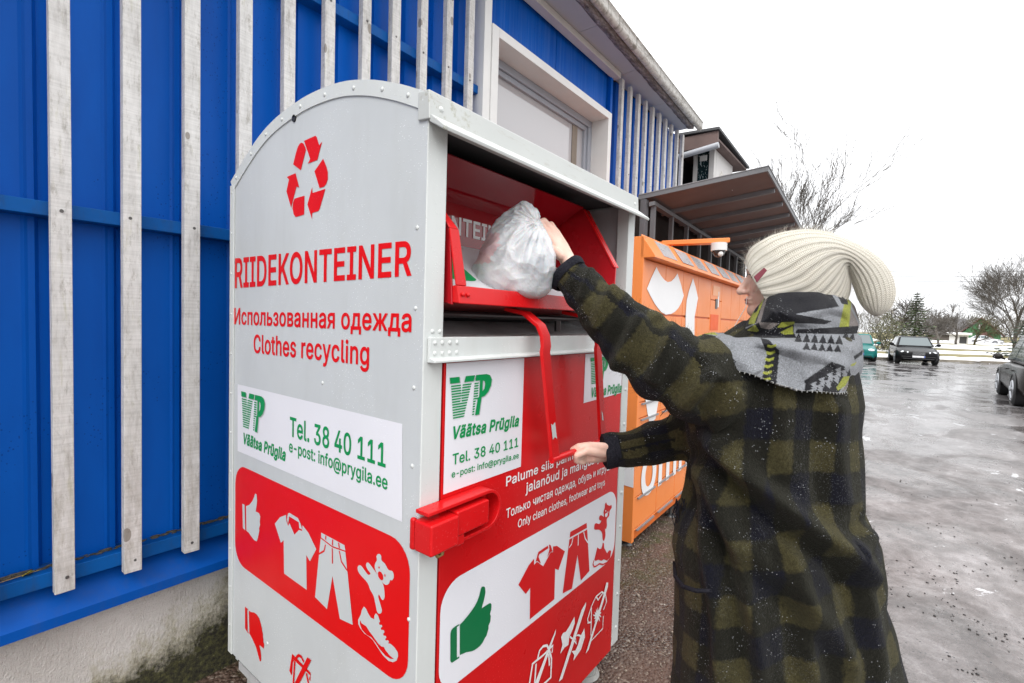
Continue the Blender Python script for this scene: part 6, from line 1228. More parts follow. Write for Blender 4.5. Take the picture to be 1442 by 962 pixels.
def conifer(name, label, base, height, r0, seed, mat, group=None):
    R = random.Random(seed); T = thing(name, label, 'tree', base, group)
    mb = MB(); b = Vector(base); mb.tube([b, b+Vector((0, 0, height))], [height*.018, .01], 6); mb.build('trunk', BARK, T, 3.14)
    mb = MB(); lv = int(height*5.5)
    for i in range(lv):
        s = i/lv; z = height*(.06+.94*s); rr_ = r0*(1-s)**.85*(.75+.5*R.random())+.05
        for k_ in range(R.randint(7, 10)):
            a_ = R.uniform(0, 2*math.pi); rl = rr_*R.uniform(.6, 1.1)
            d = Vector((math.cos(a_), math.sin(a_), 0)); sd_ = Vector((-d.y, d.x, 0))
            nseg = 4
            for q in range(nseg):
                for w_ in range(3):
                    f0 = q/nseg+R.random()*.2; ctr = b+Vector((0, 0, z-rl*.28*f0+.1*rl*f0*f0*2))+d*rl*f0
                    wd = rl*.22*(1.1-f0)+.05
                    off = sd_*R.uniform(-wd, wd)*1.5
                    p = ctr+off; e = (d*R.uniform(.5, 1)+sd_*R.uniform(-.7, .7)+Vector((0, 0, R.uniform(-.5, .15)))).normalized()*R.uniform(.12, .3)*(.5+rl*.3)
                    n2 = e.cross(Vector((R.gauss(0, .4), R.gauss(0, .4), 1))).normalized()*e.length*.28
                    mb.add([p-n2, p+e*.6-n2*.8, p+e, p+e*.6+n2*.8, p+n2], [(0, 1, 2, 3, 4)])
    mb.build('crown', mat, T); return T
def shrub(name, label, base, w, d, h, seed, mat, n=2600, leaf=.10, group=None, cat='shrub'):
    R = random.Random(seed); T = thing(name, label, cat, base, group); mb = MB(); b = Vector(base); st = MB()
    for k_ in range(7):
        e = b+RH*R.uniform(-w, w)*.4+DH*R.uniform(-d, d)*.4+Vector((0, 0, h*R.uniform(.5, .9))); st.tube([b+RH*R.uniform(-w, w)*.2, e], [.04, .012], 5)
    st.build('stem', BARK, T, 3.14)
    for i in range(n):
        u, v = R.uniform(-1, 1), R.uniform(-1, 1); z = R.random()
        lump = .78+.45*mnoise.noise(Vector((u*2.3+seed, v*2.3, z*2)))
        if u*u+v*v+(z*z*.9) > lump: continue
        p = b+RH*u*w/2+DH*v*d/2+Vector((0, 0, z*h))
        e = Vector((R.gauss(0, 1), R.gauss(0, 1), R.gauss(.3, .8))).normalized()*leaf*R.uniform(.6, 1.4); n2 = e.orthogonal().normalized()*leaf*.35
        mb.add([p-n2, p+e*.5-n2, p+e, p+e*.5+n2, p+n2], [(0, 1, 2, 3, 4)])
    mb.build('foliage', mat, T); return T
def leafmat(name, a, b):
    t = NT(name); co = t.coord('World')
    t.out(t.ramp(t.noise(co, 1.4, 4), [(.35, a), (.65, b)]), .7); return t.m
SPR = leafmat('spruce_needles', (.018, .035, .014), (.075, .10, .035)); OLIVE = leafmat('olive_hedge', (.04, .042, .018), (.12, .115, .055)); SPR2 = leafmat('dark_spruce_needles', (.012, .028, .018), (.045, .07, .035))
def gpd(px, dep): p = P(px, 470, dep); return (p.x, p.y, GF+.1)
conifer('spruce_tree', 'young bright green spruce behind the black car', gpd(1288, 36), 4.6, 1.75, 4, SPR)
conifer('spruce_tree', 'dark spruce at the right edge beside the SUV', gpd(1452, 33), 3.0, 2.6, 5, SPR2)
shrub('evergreen_hedge', 'olive green tall hedge behind the teal car', gpd(1250, 40), 3.6, 3.0, 3.3, 6, OLIVE, 5200, .12)
shrub('evergreen_hedge', 'low dark evergreen between the black car and the spruce', gpd(1275, 33), 2.6, 1.6, 1.0, 8, SPR, 1500, .1)
bare_tree('bare_tree', 'large bare broad tree with mossy branches above the right edge', gpd(1430, 46), 9.8, .95, 15, BARK, 5, .16, .9, split=.08, nk=(3, 5), twig=.008)
bare_tree('bare_tree', 'tall thin birch rising behind the canopy', (P(1080, 470, 22).x, P(1080, 470, 22).y, GF), 10.6, .66, 47, BARK, 5, .11, 1.0, split=.12, nk=(2, 3), twig=.0075)
for px, dep, h_, sd_, lb in ((1322, 62, 5.6, 31, 'small bare tree in front of the dark barn roof'), (1347, 66, 6.4, 32, 'middle bare tree in front of the green house gable'), (1373, 72, 5.2, 33, 'brownish bare tree right of the green house gable'), (1262, 52, 6.0, 34, 'bare tree rising behind the olive hedge'), (1304, 75, 6.0, 35, 'faint bare tree left of the dark barn, far away')):
    bare_tree('bare_tree', lb, gpd(px, dep), h_, 1.25, sd_, BARKG if sd_ == 33 else BARK, 4, .14, .5, 'bare trees beyond the lawn', split=.2, nk=(3, 4), twig=.02)
# far wood as one soft mass along the horizon
mb = MB(); R = random.Random(77)
for i in range(5200):
    px = R.uniform(1150, 1640); dep = R.uniform(120, 150); b = Vector(gpd(px, dep)); h_ = (5.2+2.5*mnoise.noise(Vector((px*.03, 1, 0))))*R.random()**.7
    p = b+Vector((0, 0, h_)); e = Vector((R.gauss(0, .5), R.gauss(0, .5), 1)).normalized()*R.uniform(.8, 2); n2 = e.orthogonal().normalized()*.07
    mb.add([p-n2, p+e-n2*.4, p+e+n2*.4, p+n2], [(0, 1, 2, 3)])
tag(mb.build('distant_wood', leafmat('far_twigs', (.10, .095, .085), (.19, .18, .165))), 'hazy grey brown woodland along the horizon', 'woodland', kind='stuff')
# houses
def house(name, label, pxl, pxr, dep, eave, ridge, wall, roofm, gable=True, depth=8):
    a = Vector(gpd((pxl+pxr)/2, dep)); vd_ = Vector((a.x, a.y, 0)).normalized(); hw_ = dep*(pxr-pxl)/2/F_PX*vd_.dot(DH); pr_ = Vector((vd_.y, -vd_.x, 0)); a, b = a-pr_*hw_, a+pr_*hw_; T = thing(name, label, 'house', (a+b)/2)
    x = (b-a).normalized(); y = Vector((-x.y, x.x, 0)); 
    if y.dot(DH) < 0: y = -y
    W_ = (b-a).length
    def Q(u, v, z): return a+x*u+y*v+Vector((0, 0, z))
    mb = MB()
    if gable:
        mb.prism([(0, -.3), (W_, -.3), (W_, eave), (W_/2, ridge), (0, eave)], lambda u, v, d: Q(u, d, v), 0, depth)
        mb.build('wall', wall, T); mb = MB(); o = .5
        for s in (0, 1):
            p0, p1 = ((-o, eave-.25), (W_/2, ridge+.05)) if s == 0 else ((W_+o, eave-.25), (W_/2, ridge+.05))
            mb.hexa([Q(p0[0], -o, p0[1]), Q(p0[0], depth, p0[1]), Q(p1[0], depth, p1[1]), Q(p1[0], -o, p1[1]), Q(p0[0], -o, p0[1]+.2), Q(p0[0], depth, p0[1]+.2), Q(p1[0], depth, p1[1]+.2), Q(p1[0], -o, p1[1]+.2)])
        mb.build('roof', roofm, T)
    else:
        mb.box(0, 1, 0, 1, 0, 1) if False else None
        mb.hexa([Q(0, 0, -.3), Q(W_, 0, -.3), Q(W_, depth, -.3), Q(0, depth, -.3), Q(0, 0, eave), Q(W_, 0, eave), Q(W_, depth, eave), Q(0, depth, eave)]); mb.build('wall', wall, T)
        mb = MB(); mb.hexa([Q(-.4, -.4, eave-.1), Q(W_+.4, -.4, eave-.1), Q(W_+.4, depth/2, ridge), Q(-.4, depth/2, ridge), Q(-.4, -.4, eave+.1), Q(W_+.4, -.4, eave+.1), Q(W_+.4, depth/2, ridge+.2), Q(-.4, depth/2, ridge+.2)])
        mb.hexa([Q(-.4, depth+.4, eave-.1), Q(-.4, depth/2, ridge), Q(W_+.4, depth/2, ridge), Q(W_+.4, depth+.4, eave-.1), Q(-.4, depth+.4, eave+.1), Q(-.4, depth/2, ridge+.2), Q(W_+.4, depth/2, ridge+.2), Q(W_+.4, depth+.4, eave+.1)])
        mb.build('roof', roofm, T)
    return T, Q, W_
GRN = paint('green_boards', (.045, .16, .06), .7, .15, 1); RROOF = paint('brown_red_roof', (.12, .055, .045), .7, .2, 1); GROOF = paint('grey_slate_roof', (.10, .095, .095), .8, .15, 1)
T, Q, W_ = house('green_house', 'green gabled house with a red brown roof and porch across the lawn', 1352, 1409, 82, 1.5, 4.2, GRN, RROOF)
mb = MB(); mb.prism([(W_*.38, .9), (W_*.62, 2.1), (W_*.86, .9), (W_*.86, .75), (W_*.38, .75)], lambda u, v, d: Q(u, d, v), -1.2, -.1); mb.build('porch_roof', RROOF, T)
mb = MB(); mb.box(0, 0.01, 0, .01, 0, .01); mb = MB(); 
mb.hexa([Q(W_*.42, -.06, -.1), Q(W_*.80, -.06, -.1), Q(W_*.80, .05, -.1), Q(W_*.42, .05, -.1), Q(W_*.42, -.06, .74), Q(W_*.80, -.06, .74), Q(W_*.80, .05, .74), Q(W_*.42, .05, .74)]); mb.build('porch_opening', flat('porch_dark', (.03, .03, .03), .8), T)
mb = MB(); mb.hexa([Q(W_*.44, -.08, 2.45), Q(W_*.53, -.08, 2.45), Q(W_*.53, .05, 2.45), Q(W_*.44, .05, 2.45), Q(W_*.44, -.08, 3.2), Q(W_*.53, -.08, 3.2), Q(W_*.53, .05, 3.2), Q(W_*.44, .05, 3.2)]); mb.build('window', WHITE_TRIM, T)
house('barn', 'long low barn with a dark slate roof left of the green house', 1306, 1356, 90, 1.3, 4.2, paint('barn_wall', (.14, .12, .11), .8), GROOF, False, 9)
T, Q, W_ = house('garden_shed', 'small white flat roofed shed with a dark opening in front of the barn', 1337, 1364, 76, 1.45, 1.55, WHITE_TRIM, WHITE_TRIM, False, 3)
mb = MB(); mb.hexa([Q(W_*.55, -.06, .1), Q(W_*.92, -.06, .1), Q(W_*.92, .05, .1), Q(W_*.55, .05, .1), Q(W_*.55, -.06, 1.1), Q(W_*.92, -.06, 1.1), Q(W_*.92, .05, 1.1), Q(W_*.55, .05, 1.1)]); mb.build('opening', flat('shed_dark', (.05, .05, .05), .8), T)
car('white car parked beneath the porch of the green house', 'car', (gpd(1388, 79)[0], gpd(1388, 79)[1], GF+.1), math.atan2(-.9, -.2), (.6, .6, .62), 4.2, 1.75, 1.4, lamps='single', plate=False)
# overhead wires between two poles outside the view
WIRE = flat('wire_dark', (.06, .06, .065), .6)
for k_, (ya, yb) in enumerate(((384.5, 383), (391, 390), (397.5, 397))):
    pa, pb = P(1190, ya-1, 70), P(1560, yb-4, 78); mb = MB()
    mb.tube([pa.lerp(pb, i/16)-Vector((0, 0, .5*(1-(i/8-1)**2)-.3)) for i in range(17)], .030, 5)
    tag(mb.build('overhead_wire', WIRE, None, 3.14), ('topmost', 'middle', 'lowest')[k_]+' of the three overhead wires crossing the sky at right', 'wire', 'overhead wires')
# ================================================================== the woman
PX0 = P(1105, 700, 1.47)
FEET = Vector((PX0.x, PX0.y, gz(PX0.x, PX0.y)))
def remesh(o, vox, smooth=4, fac=.5):
    r = o.modifiers.new('r', 'REMESH'); r.mode = 'VOXEL'; r.voxel_size = vox; r.use_smooth_shade = True
    if smooth: s = o.modifiers.new('s', 'SMOOTH'); s.iterations = smooth; s.factor = fac
    me = eval_mesh(o, o.name); o.modifiers.clear(); old = o.data; o.data = me; bpy.data.meshes.remove(old); return me
def chain(mb, pts, n=10):
    """tapered limb from (point, radius) pairs"""
    for i in range(len(pts)-1):
        (a, ra), (b, rb) = pts[i], pts[i+1]; mb.tube([a, b], [ra, rb], n)
    for a, ra in pts: mb.ball(a, ra*.995, max(4, n//2))
SKIN = NT('skin'); _c = SKIN.coord('World')
SKIN.out(SKIN.ramp(SKIN.noise(_c, 26, 4), [(.3, (.70, .43, .34)), (.7, (.80, .54, .44))]), .5, SKIN.bump(SKIN.noise(_c, 150, 3), .18, .002))
SKIN.b.inputs['Subsurface Weight'].default_value = .15; SKIN.b.inputs['Subsurface Radius'].default_value = (.012, .005, .003); SKIN.b.inputs['Subsurface Scale'].default_value = 1
SKIN = SKIN.m
body = MB()
# --- head: faces the container, turned a little away from us
HC = P(1100, 389, 1.475)
FWD = (-RH*math.cos(rad(18)) + DH*math.sin(rad(18)) - UP*.06).normalized(); SIDEV = UP.cross(FWD).normalized(); HUP = FWD.cross(SIDEV).normalized()
def HP(f, s, u): return HC + FWD*f + SIDEV*s + HUP*u
HB_ = Matrix((FWD, SIDEV, HUP)).transposed()
def hball(f, s, u, rf, rs, ru, n=10): body.ball(HP(f, s, u), 1, n, HB_ @ Matrix.Diagonal((rf, rs, ru)))
hball(-.012, 0, .03, .098, .076, .085, 12); hball(.03, 0, -.035, .062, .062, .085, 12); hball(.055, 0, .035, .038, .058, .042)
chain(body, [(HP(.083, 0, .004), .010), (HP(.100, 0, -.020), .0105), (HP(.113, 0, -.040), .0125)])            # nose
for s in (-1, 1):
    hball(.100, s*.011, -.044, .010, .008, .007, 6); hball(.060, s*.036, -.030, .028, .024, .026, 8); hball(.078, s*.030, .022, .014, .024, .009, 8)
hball(.088, 0, -.066, .012, .024, .006, 8); hball(.086, 0, -.077, .0125, .021, .0065, 8); hball(.072, 0, -.100, .024, .024, .022, 8)
for s in (-1, 1): chain(body, [(HP(.062, s*.022, -.098), .018), (HP(.015, s*.055, -.075), .016), (HP(-.005, s*.064, -.02), .014)])
for s in (-1, 1): hball(-.008, s*.074, -.012, .020, .008, .030, 8)
chain(body, [(HP(-.02, 0, -.05), .056), (HP(-.04, 0, -.17), .058)], 14)
neckb = HP(-.045, 0, -.20)
# --- trunk, hips and legs under the coat
chest = P(1090, 540, 1.46); hips = P(1090, 760, 1.47)
body.tube([neckb, neckb+(chest-neckb)*.25, chest, chest.lerp(hips, .55), hips, hips-UP*.10], [.06, .11, .135, .125, .15, .12], 20)
for s in (-1, 1):
    hp_ = hips-UP*.05+DH*s*.09
    kn = Vector((hp_.x, hp_.y, .42)); an = Vector((hp_.x, hp_.y, FEET.z+.09))+RH*.02
    chain(body, [(hp_, .095), (kn, .058), (kn-UP*.10+RH*.01, .056), (an, .038)], 12)
    chain(body, [(an-UP*.045, .036), (an-UP*.06-RH*.12, .028)], 10)
# --- left arm, raised to the bag
shL = P(1000, 530, 1.40); elL = P(895, 470, 1.38); wrL = P(806, 378, 1.50)
chain(body, [(shL, .062), (elL, .046), (wrL.lerp(elL, .5), .040), (wrL, .026)], 12)
shR = P(1010, 590, 1.58); elR = P(950, 622, 1.66); wrR = P(876, 637, 1.655)
chain(body, [(shR, .058), (elR, .044), (wrR, .024)], 12)
# left hand
def finger(mb, pts, r0, r1):
    pts = [P(*p) for p in pts]; k_ = len(pts); chain(mb, [(p, lerp(r0, r1, i/(k_-1))) for i, p in enumerate(pts)], 8)
for a, b in ((P(798, 366, 1.505), P(768, 326, 1.52)), (P(797, 360, 1.515), P(775, 322, 1.535)), (P(797, 358, 1.525), P(783, 327, 1.55)), (P(795, 366, 1.53), P(788, 337, 1.56))):
    chain(body, [(wrL.lerp(a, .6), .022), (a.lerp(b, .35), .0195), (b, .0125)], 10)
finger(body, [(768, 326, 1.518), (759.5, 312, 1.508), (752.5, 315, 1.495), (749, 325, 1.492)], .0118, .0082)
finger(body, [(775, 322, 1.535), (766, 311, 1.530), (758, 314, 1.520), (753, 323, 1.512)], .0120, .0084)
finger(body, [(783, 327, 1.550), (776, 316, 1.552), (766, 319, 1.548), (759, 328, 1.540)], .0114, .0080)
finger(body, [(788, 337, 1.560), (785, 329, 1.568), (775, 331, 1.568), (767, 338, 1.560)], .0100, .0072)
finger(body, [(789, 361, 1.492), (778, 351, 1.480), (768, 341, 1.478), (758, 331, 1.482)], .0150, .0092)
# right hand closed round the rod
HY = .797
rod = lambda px, dz=0: onY(px, 640, HY)
rz = 1.0
def RP_(x, y, z): return Vector((x, y, z))
fx = onY(822, 640, HY).x                                   # middle of the fist along the rod
rd = lambda px: float((np.array(onY(px, 640, HY))-CAM) @ _d)          # depth of the rod below a pixel
yr = lambda px: 657-(px-776)*.44
palm0 = P(866, 637, 1.640)
for q in range(4):
    fx_ = 814+4.3*q; d0 = rd(fx_)-.002*q; r0 = (.0118, .0122, .0116, .0104)[q]; y_ = yr(fx_)
    kk = P(fx_+11, y_-5, d0-.032)
    chain(body, [(palm0, .020), (palm0.lerp(kk, .5), .0205), (palm0.lerp(kk, .82), .0165), (kk, .0128)], 10)
    chain(body, [(kk, r0+.0008), (P(fx_-2, y_+1, d0-.033), r0), (P(fx_-2, y_+8, d0-.020), r0*.95), (P(fx_+7, y_+11, d0-.004), r0*.86)], 9)
chain(body, [(palm0, .021), (P(848, 642, rd(830)-.018), .0215), (P(834, 644, rd(822)-.016), .0195)], 10)
td = rd(822)-.050
chain(body, [(palm0, .019), (P(850, 630, td+.022), .0165), (P(831, 627.5, td+.004), .0132), (P(815, 629, td+.004), .0118), (P(806, 633, td+.010), .0090)], 9)
BODY = link_mesh('person', body.mesh('person'), SKIN)
remesh(BODY, .0034, 3, .45)
tag(BODY, 'woman in cream knitted beanie and olive checked coat reaching up to the open hatch', 'person')

# --- face details
HAIRM = NT('hair_brown'); HAIRM.out((.24, .14, .075), .5); HAIRM = HAIRM.m
for s in (-1, 1):
    e = MB(); e.ball(HP(.073, s*.030, .000), .0125, 8); ey = e.build('eye', flat('eye_white', (.7, .68, .66), .2), BODY, 3.14)
    e = MB(); e.ball(HP(.0815, s*.030, .000), .0055, 6); e.build('iris', flat('iris', (.06, .08, .09), .1), ey, 3.14)
    e = MB()
    for q in range(7):
        p = HP(.084, s*(.021+.003*q), .005); e.tube([p, p+FWD*.008+SIDEV*s*(q-2)*.0006+HUP*.003], [.0009, .0004], 4)
    e.build('eyelashes', flat('lash', (.015, .012, .01), .6), BODY)
    e = MB(); e.tube([HP(.090-.003*abs(q-2), s*(.016+.008*q), .024+.004*math.sin(q*.8)) for q in range(5)], [.002, .003, .003, .0025, .0012], 6); e.build('eyebrow', HAIRM, BODY, 3.14)
e = MB(); e.ball(HP(.0955, 0, -.067), 1, 8, HB_ @ Matrix.Diagonal((.006, .019, .005))); e.ball(HP(.094, 0, -.076), 1, 8, HB_ @ Matrix.Diagonal((.0065, .017, .0055))); e.build('lips', flat('lips', (.50, .19, .17), .4), BODY, 3.14)
hm = MB(); R = random.Random(9)
for i in range(34):
    s = R.uniform(-.075, .065); p = HP(.076-.6*abs(s)*abs(s)*6, s, .060+R.uniform(-.006, .01))
    d = FWD*R.uniform(.2, 1)+SIDEV*R.gauss(0, .6)+HUP*R.uniform(.1, 1); d = d.normalized()
    c_ = d.orthogonal().normalized(); ln = R.uniform(.010, .028)
    hm.tube([p, p+d*ln*.5+c_*ln*.25, p+d*ln*.8+c_*ln*.7-HUP*.006, p+d*ln*.6+c_*ln-HUP*.012], [.0007, .0006, .0005, .0003], 4)
for i in range(10):   # strands beside the cheek
    s = 1 if i % 2 else -1; p = HP(.045+R.uniform(-.012, .012), s*.066, .03); 
    hm.tube([p, p-HUP*.03+FWD*.004+SIDEV*s*.004, p-HUP*.065+FWD*R.uniform(-.004, .006), p-HUP*.10-FWD*.004], [.0011, .001, .0009, .0004], 4)
hm.build('hair', HAIRM, BODY, 3.14)
# earphone cord down the cheek
e = MB(); e.tube([HP(.098, .03, -.058), HP(.102, .028, -.09), HP(.118, .02, -.12), HP(.15, .01, -.18)], .0011, 5); e.build('earphone_cord', flat('cord_white', (.75, .74, .72), .5), BODY)

# --- coat
def mat_coat():
    t = NT('checked_wool'); co = t.coord('World')
    uv = t.n('UVMap'); uv.uv_map = 'cloth'; u = uv.outputs[0]
    wob = t.n('TexNoise'); t.l(co, wob.inputs['Vector']); wob.inputs['Scale'].default_value = 95; wob.inputs['Detail'].default_value = 4
    sc_ = t.n('VectorMath', operation='SCALE'); t.l(wob.outputs[1], sc_.inputs[0]); sc_.inputs['Scale'].default_value = .018
    ad = t.n('VectorMath', operation='ADD'); t.l(u, ad.inputs[0]); t.l(sc_.outputs[0], ad.inputs[1])
    s = t.sep(ad.outputs[0])
    def band(x, per, lo):
        f = t.math('FRACT', t.math('DIVIDE', x, per)); tri = t.math('ABSOLUTE', t.math('SUBTRACT', f, .5))
        return t.ramp(tri, [(.222, (0,)*3), (.278, (1,)*3)])
    a = band(s[0], .152, 0); b = band(s[1], .156, 0)
    sm = t.math('MULTIPLY', t.math('ADD', a, b), .5)
    fz = t.noise(t.mapp(co, (1, 1, 1)), 130, 4, .7)
    fz2 = t.noise(co, 420, 2, .6)
    base = t.ramp(sm, [(0, (.0045, .0048, .0105)), (.5, (.0090, .0086, .0062)), (1, (.042, .0365, .0155))])
    base = t.mix(.6, base, t.ramp(fz, [(.3, (.35,)*3), (.7, (1.75,)*3)]), 'MULTIPLY')
    base = t.mix(.45, base, t.ramp(fz2, [(.3, (.3,)*3), (.7, (1.8,)*3)]), 'MULTIPLY')
    v = t.voro(co, 150); w_ = t.math('MULTIPLY', t.math('LESS_THAN', v, .14), t.math('GREATER_THAN', t.noise(co, 14, 3, .7), .57))
    v2 = t.voro(co, 330); w2 = t.math('MULTIPLY', t.math('LESS_THAN', v2, .15), t.math('GREATER_THAN', t.noise(co, 9, 3, .7), .55))
    base = t.mix(t.math('MAXIMUM', t.math('MULTIPLY', w_, .8), t.math('MULTIPLY', w2, .38)), base, (.66, .68, .72))
    h = t.math('ADD', fz, t.math('MULTIPLY', fz2, .6))
    t.out(base, .95, t.bump(h, .9, .006), None, .15)
    t.b.inputs['Sheen Weight'].default_value = .12; t.b.inputs['Sheen Roughness'].default_value = .5
    t.b.inputs['Sheen Tint'].default_value = (.5, .5, .4, 1)
    return t.m
COATM = mat_coat()
torso = [(452, 1050, 1165, 1.475, .075), (475, 1018, 1190, 1.47, .12), (500, 990, 1190, 1.46, .155), (530, 972, 1193, 1.455, .175), (560, 968, 1195, 1.455, .185), (600, 970, 1190, 1.46, .19), (650, 975, 1193, 1.47, .20),
         (700, 970, 1194, 1.47, .21), (745, 960, 1216, 1.47, .22), (785, 954, 1222, 1.47, .225), (815, 958, 1216, 1.47, .23), (860, 958, 1230, 1.47, .235), (920, 956, 1247, 1.47, .24), (962, 954, 1255, 1.47, .25), (1010, 950, 1263, 1.47, .255), (1040, 948, 1268, 1.47, .26)]
NT_ = 56; R = []
for y, xl, xr, d, b in torso:
    c_ = P((xl+xr)/2, y, d); a = (xr-xl)/2*d/F_PX; ring = []
    for k_ in range(NT_):
        th = 2*math.pi*k_/NT_; ca_, sa_ = math.cos(th), math.sin(th); pw = .86
        ring.append(c_+RH*a*math.copysign(abs(ca_)**pw, ca_)+DH*b*math.copysign(abs(sa_)**pw, sa_))
    R.append(ring)
coat = MB(); coat.rings(R)
SLV_L = [(1030, 548, 1.43, .125), (985, 535, 1.385, .125), (942, 513, 1.365, .116), (902, 482, 1.375, .098), (862, 447, 1.405, .082), (826, 411, 1.44, .064), (797, 384, 1.472, .054)]
SLV_R = [(1025, 598, 1.56, .10), (968, 612, 1.62, .084), (908, 628, 1.642, .066), (852, 636, 1.642, .050)]
def sleeve(path, nsub=8, wr=.006, seed=0):
    pts = catmull([(*P(x, y, d), r) for x, y, d, r in path], nsub); c3 = [Vector(p[:3]) for p in pts]; rs = [p[3] for p in pts]
    R = []; a = None
    for i, p in enumerate(c3):
        t_ = (c3[min(i+1, len(c3)-1)]-c3[max(i-1, 0)]).normalized()
        a = (UP-t_*UP.dot(t_)).normalized(); b = t_.cross(a); ring = []
        for k_ in range(28):
            th = 2*math.pi*k_/28; r = rs[i]*(1+.06*math.sin(i*.8+1.5*math.sin(th)+seed)*(0.3+.7*sstep(0, 10, i)))
            r += .010*mnoise.noise(Vector((i*.35, math.cos(th)*1.2+seed, math.sin(th)*1.2)))
            ring.append(p+(a*math.cos(th)+b*math.sin(th))*r)
        R.append(ring)
    return R, c3, rs
RL, cL, rL = sleeve(SLV_L); RR, cR, rR = sleeve(SLV_R, 8, .004, 2)
coat.rings(RL); coat.rings(RR)
COAT = link_mesh('coat', coat.mesh('coat'), COATM, BODY)
remesh(COAT, .0075, 6, .5)
me = COAT.data
nv = len(me.vertices); co = np.empty(nv*3); me.vertices.foreach_get('co', co); co = co.reshape(-1, 3)
nr = np.empty(nv*3); me.vertices.foreach_get('normal', nr); nr = nr.reshape(-1, 3)
def nearest(path, q):
    pts = np.array([list(p) for p in path]); best = np.full(len(q), 1e9); par = np.zeros(len(q)); acc = 0
    for i in range(len(pts)-1):
        a, b = pts[i], pts[i+1]; ab = b-a; L = np.linalg.norm(ab); t_ = np.clip(((q-a) @ ab)/(L*L), 0, 1)
        d_ = np.linalg.norm(q-(a+t_[:, None]*ab), axis=1); m_ = d_ < best; best[m_] = d_[m_]; par[m_] = acc+t_[m_]*L; acc += L
    return best, par
# folds: each a line on the side that is seen, with a ridge and a trough beside it
px = to_px(co); tocam = CAM-co; tocam /= np.linalg.norm(tocam, axis=1)[:, None]
facing = np.clip(((nr*tocam).sum(1)-.02)/.35, 0, 1)
def pl_dist(line, q):
    best = np.full(len(q), 1e9); sg = np.zeros(len(q)); par = np.zeros(len(q)); line = np.array(catmull(line, 5)); n = len(line)
    for i in range(n-1):
        a, b = line[i], line[i+1]; ab = b-a; L2 = (ab @ ab); t_ = np.clip(((q-a) @ ab)/L2, 0, 1); dd = q-(a+t_[:, None]*ab)
        d_ = np.linalg.norm(dd, axis=1); m_ = d_ < best; cr = ab[0]*dd[:, 1]-ab[1]*dd[:, 0]
        best[m_] = d_[m_]; sg[m_] = np.sign(cr[m_]); par[m_] = (i+t_[m_])/(n-1)
    return best*sg, par
FOLDS = [([(990, 602), (1025, 640), (1075, 690), (1130, 735), (1185, 775), (1238, 825)], .024, 15),
         ([(985, 625), (1000, 690), (1040, 760), (1110, 820), (1180, 900), (1215, 970)], .013, 16),
         ([(978, 640), (985, 720), (1000, 800), (1012, 880), (1015, 970)], .014, 12),
         ([(1000, 650), (1022, 720), (1042, 800), (1062, 880), (1075, 970)], .015, 13),
         ([(1110, 760), (1130, 840), (1140, 900), (1150, 970)], .011, 15),
         ([(1205, 800), (1225, 870), (1235, 920), (1240, 970)], .010, 12),
         ([(1105, 560), (1100, 620), (1120, 680)], .006, 16), ([(1180, 560), (1176, 640), (1190, 720)], .008, 14), ([(1040, 545), (1020, 580), (1000, 600)], .010, 13),
         ([(1240, 740), (1215, 765), (1195, 770)], .010, 12), ([(1010, 520), (975, 560), (940, 575)], .008, 12), ([(950, 450), (935, 500), (915, 540)], .009, 11), ([(905, 440), (885, 480), (865, 520)], .009, 10), ([(868, 400), (850, 430), (838, 465)], .007, 9), ([(835, 375), (825, 400), (817, 425)], .005, 7)]
disp = np.zeros(nv)
for line, amp, sg_ in FOLDS:
    s_, par = pl_dist(line, px[:, :2]); x = s_/sg_
    env = np.clip(np.minimum(par/.12, (1-par)/.12), 0, 1)
    disp += 2.1*amp*env*facing*(np.exp(-x*x)-.75*np.exp(-(x-1.9)**2/1.2))
for i in range(nv):
    p = co[i]; disp[i] += .009*mnoise.noise(Vector((p[0]*7, p[1]*7, p[2]*3.2)))+.004*mnoise.noise(Vector((p[0]*19, p[1]*19, p[2]*9)))
co2 = co+nr*disp[:, None]; me.vertices.foreach_set('co', co2.ravel()); me.update()
# cloth coordinates per face
dL, pL = nearest(cL, co); dR, pR = nearest(cR, co)
inL = (px[:, 0] < 985) & (dL < .16) & (pL > .10) & ((px[:, 1] < 600)); inR = (px[:, 0] < 985) & (dR < .1) & (pR > .05) & (px[:, 2] > 1.56) & (px[:, 1] > 560)
rhc = co @ np.array(RH); dhc = co @ np.array(DH)
axis = P(1098, 700, 1.47); ang = np.arctan2(-(dhc-axis.dot(DH)), rhc-axis.dot(RH))
ut = ang*.285; vt = co[:, 2].copy()
big_s, _pp = pl_dist([(960, 560), (990, 602), (1075, 690), (1185, 775), (1300, 870)], px[:, :2])
fl = 1/(1+np.exp(-np.clip(big_s, -80, 80)/10.0)); fl = fl*(px[:, 1] > 560)
for i in range(nv):
    p = co[i]; ut[i] += .022*mnoise.noise(Vector((p[0]*4, p[1]*4, p[2]*4)))+.11*fl[i]*(1.30-p[2]); vt[i] += .026*mnoise.noise(Vector((p[0]*3.5+9, p[1]*3.5, p[2]*3)))+.14*fl[i]*(ut[i])
tanL = np.array((cL[-1]-cL[0]).normalized()); sideL = np.cross(tanL, [0, 0, 1]); sideL /= np.linalg.norm(sideL); upL = np.cross(sideL, tanL)
def sl_uv(path, par):
    q = co-np.array(path[0]); tn = np.array((path[-1]-path[0]).normalized()); sd_ = np.cross(tn, [0, 0, 1.0]); sd_ /= np.linalg.norm(sd_); up_ = np.cross(sd_, tn)
    t_ = q @ tn; return np.arctan2(q @ up_, q @ sd_)*.11, t_
uL, vL = sl_uv(cL, pL); uR, vR = sl_uv(cR, pR)
lay = me.uv_layers.new(name='cloth'); nl = len(me.loops); vi = np.empty(nl, int); me.loops.foreach_get('vertex_index', vi)
uv = np.zeros((nl, 2))
